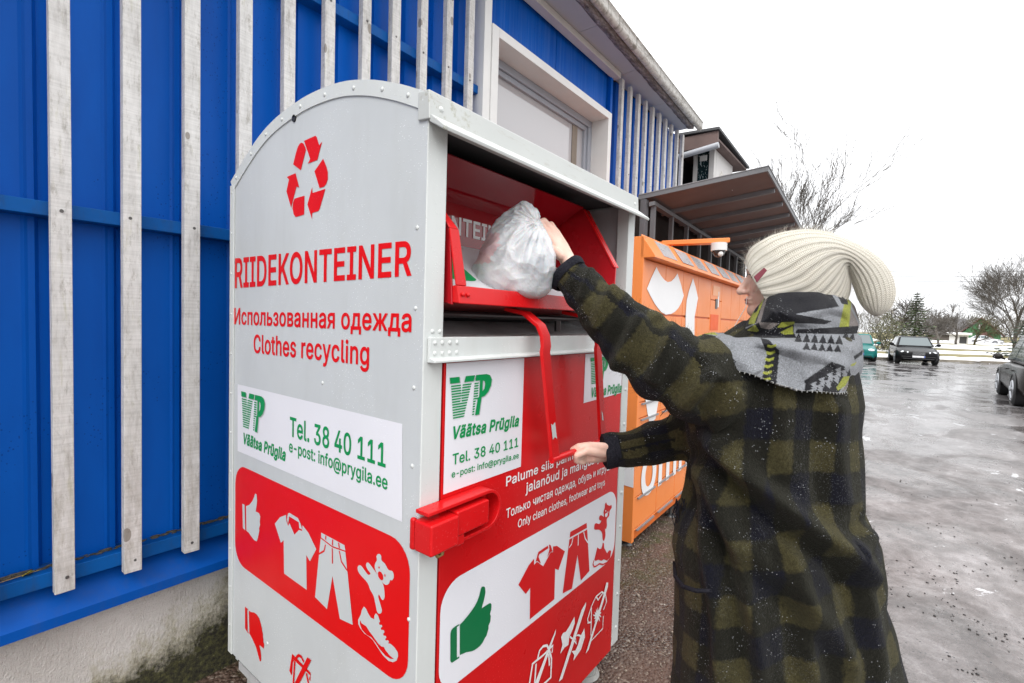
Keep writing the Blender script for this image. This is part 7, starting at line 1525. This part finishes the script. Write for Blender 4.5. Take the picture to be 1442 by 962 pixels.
for pl in me.polygons:
    vs_ = list(pl.vertices); li = list(pl.loop_indices); a = vs_[0]
    if inL[a]: src = (uL, vL)
    elif inR[a]: src = (uR, vR)
    else: src = (ut, vt)
    us = [src[0][v] for v in vs_]
    if max(us)-min(us) > .3: us = [u if u > 0 else u+2*math.pi*(.285 if src[0] is ut else .11) for u in us]
    for l_, u_, v_ in zip(li, us, vs_): uv[l_] = (u_, src[1][v_])
lay.data.foreach_set('uv', uv.ravel())
me.polygons.foreach_set('use_smooth', [True]*len(me.polygons))
# cuffs
NAVY = NT('navy_wool'); _c = NAVY.coord('World'); NAVY.out(NAVY.ramp(NAVY.noise(_c, 200, 3, .7), [(.3, (.006, .006, .010)), (.7, (.026, .026, .034))]), .95, NAVY.bump(NAVY.noise(_c, 200, 3, .7), .9, .005), None, .15); NAVY = NAVY.m
def cuff(path, rs, w, name='cuff', out=.006):
    p1 = path[-1]; t_ = (path[-1]-path[-4]).normalized(); a = (UP-t_*UP.dot(t_)).normalized(); b = t_.cross(a); mb = MB(); R = []
    r = rs[-1]
    for s, q in ((-w, .002), (-w*.9, out), (-w*.3, out+.004), (.003, out+.004), (.007, 0), (.0, -.010), (-.03, -.014)):
        R.append([p1+t_*s+(a*math.cos(2*math.pi*k_/32)+b*math.sin(2*math.pi*k_/32))*(r+q+.002*math.sin(k_*1.1)) for k_ in range(32)])
    mb.rings(R, cap=False); return mb.build(name, NAVY, BODY, 3.14)
cuff(cL, rL, .022, out=.004); cuff(cR, rR, .042, out=.003)
# pocket: a patch with a rolled dark edge on the front of the coat
pk = [(949, 792, 1.50), (951, 812, 1.40), (962, 826, 1.335), (980, 832, 1.29), (1002, 832, 1.268)]
mb = MB(); mb.tube([P(*p) for p in pk], [.004, .006, .0065, .006, .004], 8); mb.build('pocket_edge', NAVY, BODY, 3.14)
# trousers and boots below the hem
TRS = flat('dark_trousers', (.012, .013, .02), .85); BOOT = flat('black_boot', (.012, .012, .012), .45)
for s in (-1, 1):
    hp_ = hips-UP*.05+DH*s*.09; an = Vector((hp_.x, hp_.y, FEET.z))+RH*.02
    mb = MB(); mb.tube([hp_-UP*.25, Vector((hp_.x, hp_.y, .42)), an+UP*.20], [.10, .075, .058], 14); mb.build('trouser_leg', TRS, BODY, 3.14)
    mb = MB(); mb.tube([an+UP*.30, an+UP*.12, an+UP*.05], [.062, .055, .05], 14); mb.tube([an+UP*.045+RH*.045, an+UP*.05, an+UP*.045-RH*.10, an+UP*.035-RH*.17], [.036, .046, .045, .028], 12); mb.box(-.21, .08, -.045, .045, 0, .02, Matrix.Translation(an) @ Matrix((RH, DH, UP)).transposed().to_4x4()); mb.build('boot', BOOT, BODY, 3.14)

# --- knitted beanie
HATR = [((1049, 373), (1088, 440), .088), ((1052, 361), (1110, 446), .094), ((1059, 350), (1143, 447), .098), ((1071, 341), (1178, 438), .104), ((1088, 332), (1192, 424), .110), ((1112, 326), (1197, 410), .110), ((1142, 324), (1198, 396), .104), ((1172, 329), (1196, 385), .096), ((1200, 340), (1196, 381), .090),
        ((1226, 354), (1196, 386), .086), ((1246, 372), (1199, 396), .080), ((1258, 393), (1204, 410), .072), ((1261, 414), (1209, 423), .062), ((1256, 431), (1216, 434), .046), ((1246, 441), (1225, 442), .028), ((1238, 445), (1232, 445), .010)]
NR = 25; NA = NR*8
keys = [np.array([t_[0], t_[1], b_[0], b_[1], w_]) for t_, b_, w_ in HATR]
fine = catmull(keys, 7)
mb = MB(); R = []; HD = 1.475
for i, k_ in enumerate(fine):
    T_ = P(k_[0], k_[1], HD); B_ = P(k_[2], k_[3], HD); c_ = (T_+B_)/2; rd_ = (c_-Vector(CAM)).normalized(); h = (T_-B_)/2; s = i/(len(fine)-1); ring = []
    for q in range(NA):
        th = 2*math.pi*q/NA
        rib = abs(math.cos(th*NR/2))**.8
        fall = min(1, (1-s)/.08)
        g_ = 1+(.062*rib-.04)*fall+.018*mnoise.noise(Vector((math.cos(th)*2, math.sin(th)*2, s*6)))
        ring.append(c_+h*math.cos(th)*g_+rd_*k_[4]*math.sin(th)*g_)
    R.append(ring)
mb.rings(R, cap=True)
t = NT('cream_knit'); co_ = t.coord('World'); uvn = t.n('UVMap'); uvn.uv_map = 'knit'; s = t.sep(uvn.outputs[0])
fu = t.math('ABSOLUTE', t.math('SUBTRACT', t.math('FRACT', s[0]), .5))
vv = t.math('FRACT', t.math('ADD', s[1], t.math('MULTIPLY', fu, 1.3)))
st1 = t.math('ABSOLUTE', t.math('SUBTRACT', vv, .5))
fzz = t.noise(co_, 350, 3, .7)
groove = t.ramp(fu, [(.0, (0,)*3), (.06, (.0,)*3), (.16, (1,)*3)])
hh = t.math('ADD', t.math('MULTIPLY', st1, -1.0), t.math('MULTIPLY', fzz, .5))
base = t.ramp(fzz, [(.25, (.62, .58, .485)), (.7, (.80, .765, .68))])
base = t.mix(t.math('MULTIPLY', t.math('SUBTRACT', 1, groove), .6), base, (.30, .26, .19))  # shade of the rib grooves, then of the stitch rows, painted into the wool
base = t.mix(t.math('MULTIPLY', t.ramp(st1, [(.30, (0,)*3), (.46, (1,)*3)]), .5), base, (.34, .30, .22))
t.out(base, .95, t.bump(hh, .8, .006), None, .1); t.b.inputs['Sheen Weight'].default_value = .3; t.b.inputs['Sheen Roughness'].default_value = .6
me = bpy.data.meshes.new('beanie'); me.from_pydata([tuple(v) for v in mb.v], [], mb.f)
uvl = me.uv_layers.new(name='knit'); nl = len(fine)
# length along the hat for stitch rows
acc = [0]
for i in range(1, nl): acc.append(acc[-1]+max((R[i][0]-R[i-1][0]).length, (R[i][NA//2]-R[i-1][NA//2]).length, (R[i][NA//4]-R[i-1][NA//4]).length))
for pl in me.polygons:
    vs_ = list(pl.vertices)
    if len(vs_) > 4: continue
    js = [v % NA for v in vs_]; wrap = max(js)-min(js) > 2
    for li, v in zip(pl.loop_indices, vs_):
        j_ = v % NA; i_ = v//NA
        if wrap and j_ == 0: j_ = NA
        uvl.data[li].uv = (j_/NA*NR*2, acc[i_]/.0072)
bm = bmesh.new(); bm.from_mesh(me); bmesh.ops.recalc_face_normals(bm, faces=bm.faces); bm.to_mesh(me); bm.free()
HAT = link_mesh('beanie', me, t.m, BODY, 3.14)
# burgundy tag sewn to the rim
TAGM = NT('burgundy_leather'); _c = TAGM.coord('World'); TAGM.out((.16, .012, .028), .5, TAGM.bump(TAGM.noise(_c, 220, 2), .4, .002)); TAGM = TAGM.m
ta, tb, tc, td = P(1061, 390, 1.368), P(1075.5, 377, 1.364), P(1080, 381, 1.362), P(1065.5, 398.5, 1.366)
mb = MB(); n_ = (tb-ta).cross(td-ta).normalized(); n_ = -n_ if n_.dot(Vector(CAM)-ta) < 0 else n_
mb.hexa([ta, tb, tc, td, ta+n_*.004, tb+n_*.004, tc+n_*.004, td+n_*.004]); mb.build('hat_tag', TAGM, HAT, bevel=.0015)

# --- blanket scarf: closed rings round the neck, nearest side dips on the back
SC_R = [   # near side, left to right: (px, py, depth); then far offset in depth
    ([(1068, 437, 1.49), (1078, 420, 1.43), (1100, 414, 1.385), (1130, 413, 1.372), (1160, 415, 1.385), (1186, 420, 1.43), (1197, 424, 1.49)], .19, 8),
    ([(1058, 443, 1.49), (1070, 430, 1.415), (1098, 424, 1.360), (1130, 423, 1.345), (1164, 425, 1.36), (1192, 430, 1.41), (1205, 434, 1.49)], .22, 8),
    ([(1042, 462, 1.49), (1060, 455, 1.40), (1094, 450, 1.342), (1130, 449, 1.328), (1168, 450, 1.342), (1198, 455, 1.40), (1209, 456, 1.49)], .26, 6),
    ([(1030, 470, 1.49), (1054, 472, 1.40), (1092, 471, 1.345), (1130, 470, 1.332), (1170, 470, 1.346), (1198, 471, 1.40), (1207, 470, 1.49)], .28, 4),
    ([(1012, 466, 1.49), (1040, 474, 1.385), (1085, 478, 1.322), (1130, 480, 1.305), (1175, 482, 1.322), (1205, 482, 1.385), (1213, 478, 1.49)], .30, 0),
    ([(992, 466, 1.49), (1022, 480, 1.37), (1075, 494, 1.298), (1130, 506, 1.280), (1180, 510, 1.298), (1211, 505, 1.37), (1217, 496, 1.49)], .32, -2),
    ([(980, 470, 1.48), (1005, 492, 1.355), (1062, 516, 1.285), (1128, 536, 1.268), (1180, 540, 1.285), (1209, 528, 1.36), (1214, 514, 1.49)], .33, -4),
    ([(975, 474, 1.475), (996, 499, 1.350), (1055, 528, 1.281), (1126, 552, 1.264), (1180, 554, 1.281), (1206, 541, 1.36), (1211, 524, 1.49)], .33, -4),
]
NS = 56
rings_ = []
for near, far, ry in SC_R:
    nn_ = catmull(near, 44)                              # 121 points
    L_ = np.array(near[0]); Rr_ = np.array(near[-1]); fars = []
    for k_ in range(1, 7):
        s = k_/7; fars.append((lerp(Rr_[0], L_[0], s), lerp(Rr_[1], L_[1], s)+ry*math.sin(math.pi*s), lerp(Rr_[2], L_[2], s)+far*math.sin(math.pi*s)**.7*.62))
    fr_ = catmull([near[-1]]+fars+[near[0]], 22)
    rings_.append([np.array(P(*q)) for q in nn_[:-1]]+[np.array(P(*q)) for q in fr_[:-1]])
NRg = len(rings_[0]); cols = []
for j_ in range(NRg): cols.append(catmull([r[j_] for r in rings_], NS//2))
NV = len(cols[0])
SCP = np.array([[cols[j_][i] for j_ in range(NRg)] for i in range(NV)])        # rows x around x 3
flatp = SCP.reshape(-1, 3)
for idx in range(len(flatp)):
    p = flatp[idx]; i_ = idx//NRg
    amp = .014 if i_ > NV*.45 else .010
    n_ = Vector((p[0]-axis.x, p[1]-axis.y, .3)).normalized()
    dsp = amp*mnoise.noise(Vector((p[0]*9, p[1]*9, p[2]*14)))+.004*mnoise.noise(Vector((p[0]*25, p[1]*25, p[2]*25)))
    flatp[idx] = p+np.array(n_)*dsp
_s = lambda pts: crop(980, 320, 3.847, pts)
SF = [([(60, 575), (190, 590), (360, 615), (545, 640), (700, 690), (880, 745)], .016, 11), ([(330, 600), (460, 650), (590, 750), (640, 830)], .016, 13), ([(500, 640), (620, 690), (740, 735), (850, 790)], .013, 11),
      ([(120, 600), (220, 680), (300, 760), (330, 800)], .012, 14), ([(200, 540), (360, 520), (540, 530), (760, 545), (890, 540)], .015, 9), ([(360, 440), (520, 475), (700, 455), (860, 440)], .017, 10), ([(300, 560), (380, 500), (420, 440)], .012, 9), ([(730, 400), (790, 450), (850, 500)], .012, 9), ([(700, 600), (800, 640), (900, 660)], .012, 9), ([(20, 575), (90, 570), (150, 590)], .015, 8), ([(560, 560), (700, 600), (840, 600)], .008, 8)]
_q = to_px(flatp)[:, :2]; _nm = np.array([(k_ % NRg) < 266 for k_ in range(len(flatp))]); _dd = np.zeros(len(flatp))
for line, amp, sg_ in SF:
    s_, par = pl_dist(_s(line), _q); x = s_/sg_; env = np.clip(np.minimum(par/.15, (1-par)/.15), 0, 1); _dd += amp*env*_nm*(np.exp(-x*x)-.8*np.exp(-(x-1.9)**2/1.1)-.3*np.exp(-(x+2.0)**2))
_tc = CAM-flatp; _tc /= np.linalg.norm(_tc, axis=1)[:, None]; _row = np.arange(len(flatp))//NRg; _dd = np.maximum(_dd, -.005)+.014*_nm*np.clip((_row-NV*.5)/(NV*.12), 0, 1); flatp += _tc*_dd[:, None]
spx = to_px(flatp)[:, :2]
nearmask = np.array([(k_ % NRg) < 266 for k_ in range(len(flatp))])
# woven pattern, painted per vertex in the cloth's own colours
BLK, GRY, LIM, BRN = (.010, .010, .013), (.235, .245, .262), (.27, .29, .045), (.19, .165, .155)
colr = np.zeros((len(flatp), 3)); rows_i = np.arange(len(flatp))//NRg; ar = np.arange(len(flatp)) % NRg
def inpoly(poly, q):
    poly = np.array(poly, float); r_ = np.zeros(len(q), bool); n = len(poly); jn = n-1
    for i in range(n):
        xi, yi = poly[i]; xj, yj = poly[jn]
        c_ = ((yi > q[:, 1]) != (yj > q[:, 1])) & (q[:, 0] < (xj-xi)*(q[:, 1]-yi)/(yj-yi+1e-12)+xi); r_ ^= c_; jn = i
    return r_
colr[:] = GRY
far_i = ~nearmask
colr[far_i & ((ar//9) % 3 == 0)] = BLK; colr[far_i & ((ar//9) % 6 == 1) & (rows_i % 20 > 10)] = LIM
S_ = lambda pts: crop(980, 320, 3.847, pts)
def put(poly, c): colr[nearmask & inpoly(poly, spx)] = c
put(S_([(200, 545), (330, 400), (375, 395), (350, 510), (300, 530), (200, 570)]), BLK)
put(S_([(340, 370), (400, 350), (720, 350), (740, 370), (775, 430), (540, 470), (740, 510), (700, 525), (350, 512), (370, 400)]), BLK)
put(S_([(318, 395), (372, 385), (325, 500), (318, 525), (284, 525)]), LIM); put(S_([(330, 420), (350, 405), (332, 455), (310, 470)]), BLK)
put(S_([(372, 385), (385, 385), (350, 520), (325, 520)]), BRN)
put(S_([(815, 350), (855, 350), (840, 420), (832, 545), (772, 555), (800, 430)]), LIM); put(S_([(765, 365), (815, 372), (825, 420), (790, 415)]), BLK); put(S_([(838, 440), (880, 520), (880, 545), (830, 540)]), BRN); put(S_([(855, 350), (880, 350), (890, 520), (845, 430)]), BRN)
put(S_([(200, 560), (250, 560), (350, 512), (530, 515), (530, 570), (545, 600), (360, 600), (270, 590), (190, 570)]), BLK)
put(S_([(275, 560), (320, 528), (342, 560), (330, 568)]), LIM); put(S_([(455, 570), (525, 535), (528, 580), (480, 582)]), LIM); put(S_([(340, 515), (455, 520), (400, 555), (352, 545)]), BRN); put(S_([(465, 515), (535, 512), (535, 525), (470, 545), (440, 545)]), LIM)
# rows of triangles
def tri_row(p0, p1, n, hgt, c, flip=False):
    p0 = np.array(p0, float); p1 = np.array(p1, float); d_ = (p1-p0)/n; nn_ = np.array([-d_[1], d_[0]]); nn_ /= np.linalg.norm(nn_); nn_ = nn_ if nn_[1] > 0 else -nn_
    for i in range(n):
        a = p0+d_*i; b = a+d_; m_ = (a+b)/2
        put([a+nn_*hgt, b+nn_*hgt, m_] if not flip else [a, b, m_+nn_*hgt], c)
tr = lambda pts: crop(980, 320, 3.847, pts)
tri_row(*tr([(535, 570), (800, 585)]), 6, 13, BLK); tri_row(*tr([(580, 620), (790, 635)]), 5, 11, BLK); tri_row(*tr([(800, 560), (870, 575)]), 2, 10, BLK)
put(tr([(545, 555), (880, 535), (885, 575), (800, 580), (540, 575)]), BLK)
# broad right hand band with checker triangles
put(tr([(735, 730), (830, 760), (840, 800), (770, 900), (590, 890), (590, 830)]), BLK)
for r_ in range(4):
    for c__ in range(5):
        x = 620+c__*44-r_*6+10*(r_ % 2); y = 850-c__*26+r_*18+(0)
        put(tr([(x, y), (x+34, y-14), (x+26, y+24)]), GRY)
put(tr([(800, 810), (832, 805), (825, 850), (770, 885), (760, 870)]), LIM); put(tr([(832, 820), (850, 800), (850, 860), (790, 890)]), BRN)
put(tr([(855, 700), (905, 665), (900, 690), (860, 720)]), BLK); put(tr([(840, 745), (870, 730), (860, 750), (835, 755)]), LIM)
# the centre stripe with chevrons
put(tr([(350, 600), (395, 610), (452, 670), (435, 860), (355, 835), (385, 690)]), BLK)
for k_ in range(6):
    x = 412-k_*6; y = 640+k_*36; put(tr([(x-24, y-4), (x-4, y), (x+22, y-8), (x+24, y+4), (x-4, y+16), (x-26, y+10)]), LIM)
# left band with triangles
put(tr([(20, 590), (60, 600), (215, 725), (195, 765), (110, 715), (20, 640)]), BLK)
for k_ in range(5):
    x = 62+k_*32; y = 632+k_*25; put(tr([(x, y), (x+18, y-12), (x+16, y+16)]), GRY); put(tr([(x-20, y+14), (x-4, y+6), (x-4, y+24)]), GRY)
put(tr([(0, 560), (90, 560), (120, 585), (60, 580), (20, 590)]), LIM); put(tr([(30, 575), (110, 590), (90, 605), (40, 600)]), BLK)
# blanket stitch along the hem
hem = (rows_i >= NV-2); colr[hem & (ar % 4 < 2) & nearmask] = (.5, .5, .48)
fs = []
for i in range(NV-1):
    for j_ in range(NRg): fs.append((i*NRg+j_, i*NRg+(j_+1) % NRg, (i+1)*NRg+(j_+1) % NRg, (i+1)*NRg+j_))
me = bpy.data.meshes.new('scarf'); me.from_pydata([tuple(v) for v in flatp], [], fs)
ca_ = me.color_attributes.new('weave', 'FLOAT_COLOR', 'POINT'); ca_.data.foreach_set('color', np.hstack([colr, np.ones((len(colr), 1))]).ravel())
bm = bmesh.new(); bm.from_mesh(me); bmesh.ops.recalc_face_normals(bm, faces=bm.faces); bm.to_mesh(me); bm.free()
t = NT('woven_scarf'); co_ = t.coord('World'); at = t.n('Attribute'); at.attribute_name = 'weave'
f1 = t.noise(co_, 260, 4, .75); f2_ = t.noise(co_, 700, 2, .6)
base = t.mix(.75, at.outputs[0], t.ramp(f1, [(.3, (.45,)*3), (.7, (1.6,)*3)]), 'MULTIPLY')
base = t.mix(.5, base, t.ramp(f2_, [(.3, (.4,)*3), (.7, (1.6,)*3)]), 'MULTIPLY')
v = t.voro(co_, 230); w_ = t.math('MULTIPLY', t.math('LESS_THAN', v, .16), t.math('GREATER_THAN', t.noise(co_, 14, 3, .7), .56))
base = t.mix(t.math('MULTIPLY', w_, .8), base, (.7, .72, .75))
t.out(base, .95, t.bump(t.math('ADD', f1, f2_), .8, .004), None, .1); t.b.inputs['Sheen Weight'].default_value = .1
SCARF = link_mesh('scarf', me, t.m, BODY, 3.14); SCARF.modifiers.new('solid', 'SOLIDIFY').thickness = .007
mb = MB(); _last = flatp.reshape(NV, NRg, 3)
for j_ in range(4, 262, 5):
    a = Vector(_last[NV-1, j_]); b = Vector(_last[NV-3, j_]); n_ = (Vector(CAM)-a).normalized()*.005
    mb.tube([a+n_-UP*.004, a.lerp(b, .9)+n_], [.0009, .0007], 4)
mb.build('blanket_stitch', flat('stitch_grey', (.52, .52, .50), .9), SCARF)
# fringe tuft of the scarf end hanging in front
mb = MB(); R = random.Random(4)
for i in range(9):
    p = P(952+R.uniform(-8, 12), 572+R.uniform(-6, 16), 1.55+R.uniform(-.03, .05)); mb.tube([p, p+RH*R.uniform(-.03, .01)-UP*.02, p+RH*R.uniform(-.045, .01)-UP*R.uniform(.03, .06)], [.0015, .0013, .0008], 4)
for i in range(30):
    p = P(958+R.uniform(-6, 12), 706+R.uniform(-6, 10), 1.55+R.uniform(-.03, .05)); mb.tube([p, p+RH*R.uniform(-.015, .01)-UP*.03, p+RH*R.uniform(-.02, .01)-UP*R.uniform(.05, .08)], [.002, .0018, .0008], 4)
mb.build('scarf_fringe', NAVY, SCARF)

# ================================================================== bag of clothes on the hatch
BGR = [(412, 685, 772, .085), (419.5, 712, 758, .05)]
BAGS = [(287, 735, 741, .012), (292, 728, 748, .022), (300, 716, 754, .035), (312, 702, 757, .048), (325, 694, 764, .062), (340, 686, 772, .078), (357, 677, 777, .09), (374, 669, 778.5, .098), (388, 665, 777, .10), (400, 666, 775, .098), (409, 676, 771, .09), (416, 695, 765, .075), (420, 712, 757, .05)]
BD = onY(722, 370, .915); bdep = float((np.array(BD)-CAM) @ _d)
fine = catmull([np.array(b, float) for b in BAGS], 6); R = []; NB = 72
for i, (y, xl, xr, w_) in enumerate(fine):
    c_ = P((xl+xr)/2, y, bdep); a = (xr-xl)/2*bdep/F_PX; s = i/(len(fine)-1); ring = []
    for k_ in range(NB):
        th = 2*math.pi*k_/NB; ring.append(c_+RH*a*math.cos(th)+DH*w_*math.sin(th))
    R.append(ring)
mb = MB(); mb.rings(R)
BAGM = NT('thin_white_plastic'); _c = BAGM.coord('World')
lum = BAGM.noise(_c, 11, 3, .6)
base = BAGM.ramp(lum, [(.3, (.33, .345, .365)), (.45, (.47, .48, .495)), (.62, (.60, .61, .62))])
pc = onY(690, 352, .86)
vd = BAGM.n('VectorMath', operation='DISTANCE'); BAGM.l(_c, vd.inputs[0]); vd.inputs[1].default_value = tuple(P(683, 350, bdep-.05))
rm = BAGM.math('MULTIPLY', BAGM.math('LESS_THAN', BAGM.math('ADD', vd.outputs['Value'], BAGM.math('MULTIPLY', BAGM.noise(_c, 34, 4, .7), .07)), .088), .3)
base = BAGM.mix(rm, base, (.80, .16, .17))
BAGM.out(base, .34, BAGM.bump(BAGM.noise(BAGM.mapp(_c, (1, 1, 1)), 42, 3, .6, 2.2), .35, .006), None, .55)
BAGM.b.inputs['Subsurface Weight'].default_value = .25; BAGM.b.inputs['Subsurface Scale'].default_value = .03
BAGM.b.inputs['Coat Weight'].default_value = .12; BAGM.b.inputs['Coat Roughness'].default_value = .07
me = mb.mesh('tied_plastic_bag')
BAG = link_mesh('tied_plastic_bag', me, BAGM.m, None, 3.14)
sub = BAG.modifiers.new('s', 'SUBSURF'); sub.levels = 2; sub.render_levels = 2; me2 = eval_mesh(BAG, 'tied_plastic_bag'); BAG.modifiers.clear(); BAG.data = me2
me = me2; nv = len(me.vertices); co = np.empty(nv*3); me.vertices.foreach_get('co', co); co = co.reshape(-1, 3); nr = np.empty(nv*3); me.vertices.foreach_get('normal', nr); nr = nr.reshape(-1, 3)
kn0 = np.array(P(754, 316, bdep-.03)); cb = np.array(P(722, 365, bdep))
dv = co-kn0; dk = np.linalg.norm(dv, axis=1); u_ = dv/(dk[:, None]+1e-6)
ang1 = np.arctan2(u_ @ np.array(RH), -u_[:, 2]); ang2 = np.arcsin(np.clip(u_ @ np.array(DH), -1, 1))
dsp = np.zeros(nv)
for i in range(nv):
    p = Vector(co[i])
    r1 = 1-abs(mnoise.noise(Vector((ang1[i]*5.0, ang2[i]*5.0, dk[i]*4))))*2
    r2 = 1-abs(mnoise.noise(Vector((p.x*13, p.y*13+2, p.z*13))))*2
    r3 = 1-abs(mnoise.noise(Vector((p.x*30+5, p.y*30, p.z*26))))*2
    near = math.exp(-dk[i]/.11)
    dsp[i] = .012*near*r1+.0062*(1-.5*near)*r2+.0022*r3+.010*mnoise.noise(p*9)
    dsp[i] *= min(1, dk[i]/.02)
flatb = np.clip((co[:, 2]-(co[:, 2].min()))/.03, 0, 1)
co = co+nr*(dsp*(.35+.65*flatb))[:, None]
me.vertices.foreach_set('co', co.ravel()); me.update(); me.polygons.foreach_set('use_smooth', [True]*len(me.polygons))
tag(BAG, 'knotted white translucent plastic bag of clothes resting on the red hatch lip', 'bag')
# loose bunched corner of the bag at lower left
# ================================================================== a few snowflakes in the air
mb = MB(); R = random.Random(12)
for i in range(170):
    d_ = R.uniform(1.8, 7); p = P(R.uniform(0, 1442), R.uniform(0, 962), d_)
    if p.y > 2.0 or p.z < .1 or (SX-.1 < p.x < CX1+.1 and p.y > .7) : continue
    r_ = R.uniform(.0010, .0022); mb.ball(p, r_, 3, Matrix.Diagonal((r_, r_, r_*R.uniform(1, 3.0))))
tag(mb.build('falling_snow', flat('snowflake', (.85, .86, .88), .6), None, 3.14), kind='stuff')

# ---- short wool fuzz standing off the coat, cuffs of the hat and scarf
def fuzz(o, mat, count, length, seed, rad_=.0004):
    ps = o.modifiers.new('fuzz', 'PARTICLE_SYSTEM'); st_ = ps.particle_system.settings
    st_.type = 'HAIR'; st_.count = count; st_.hair_length = length; st_.hair_step = 2; st_.render_step = 2; st_.display_step = 2
    ps.particle_system.seed = seed; st_.use_advanced_hair = True; st_.brownian_factor = 0.0
    st_.factor_random = length*.35; st_.normal_factor = length*.22; st_.tangent_factor = length*.25
    st_.root_radius = 1.0; st_.tip_radius = .2; st_.radius_scale = rad_
    o.data.materials.append(mat); st_.material = len(o.data.materials)
FZ = NT('wool_fuzz'); FZ.out((.012, .0115, .009), .9, None, None, .1); FZ = FZ.m
FZH = NT('cream_fuzz'); FZH.out((.72, .67, .57), .9, None, None, .1); FZH = FZH.m
fuzz(COAT, FZ, 12000, .008, 3, .0003)
fuzz(HAT, FZH, 5000, .012, 4, .0003)
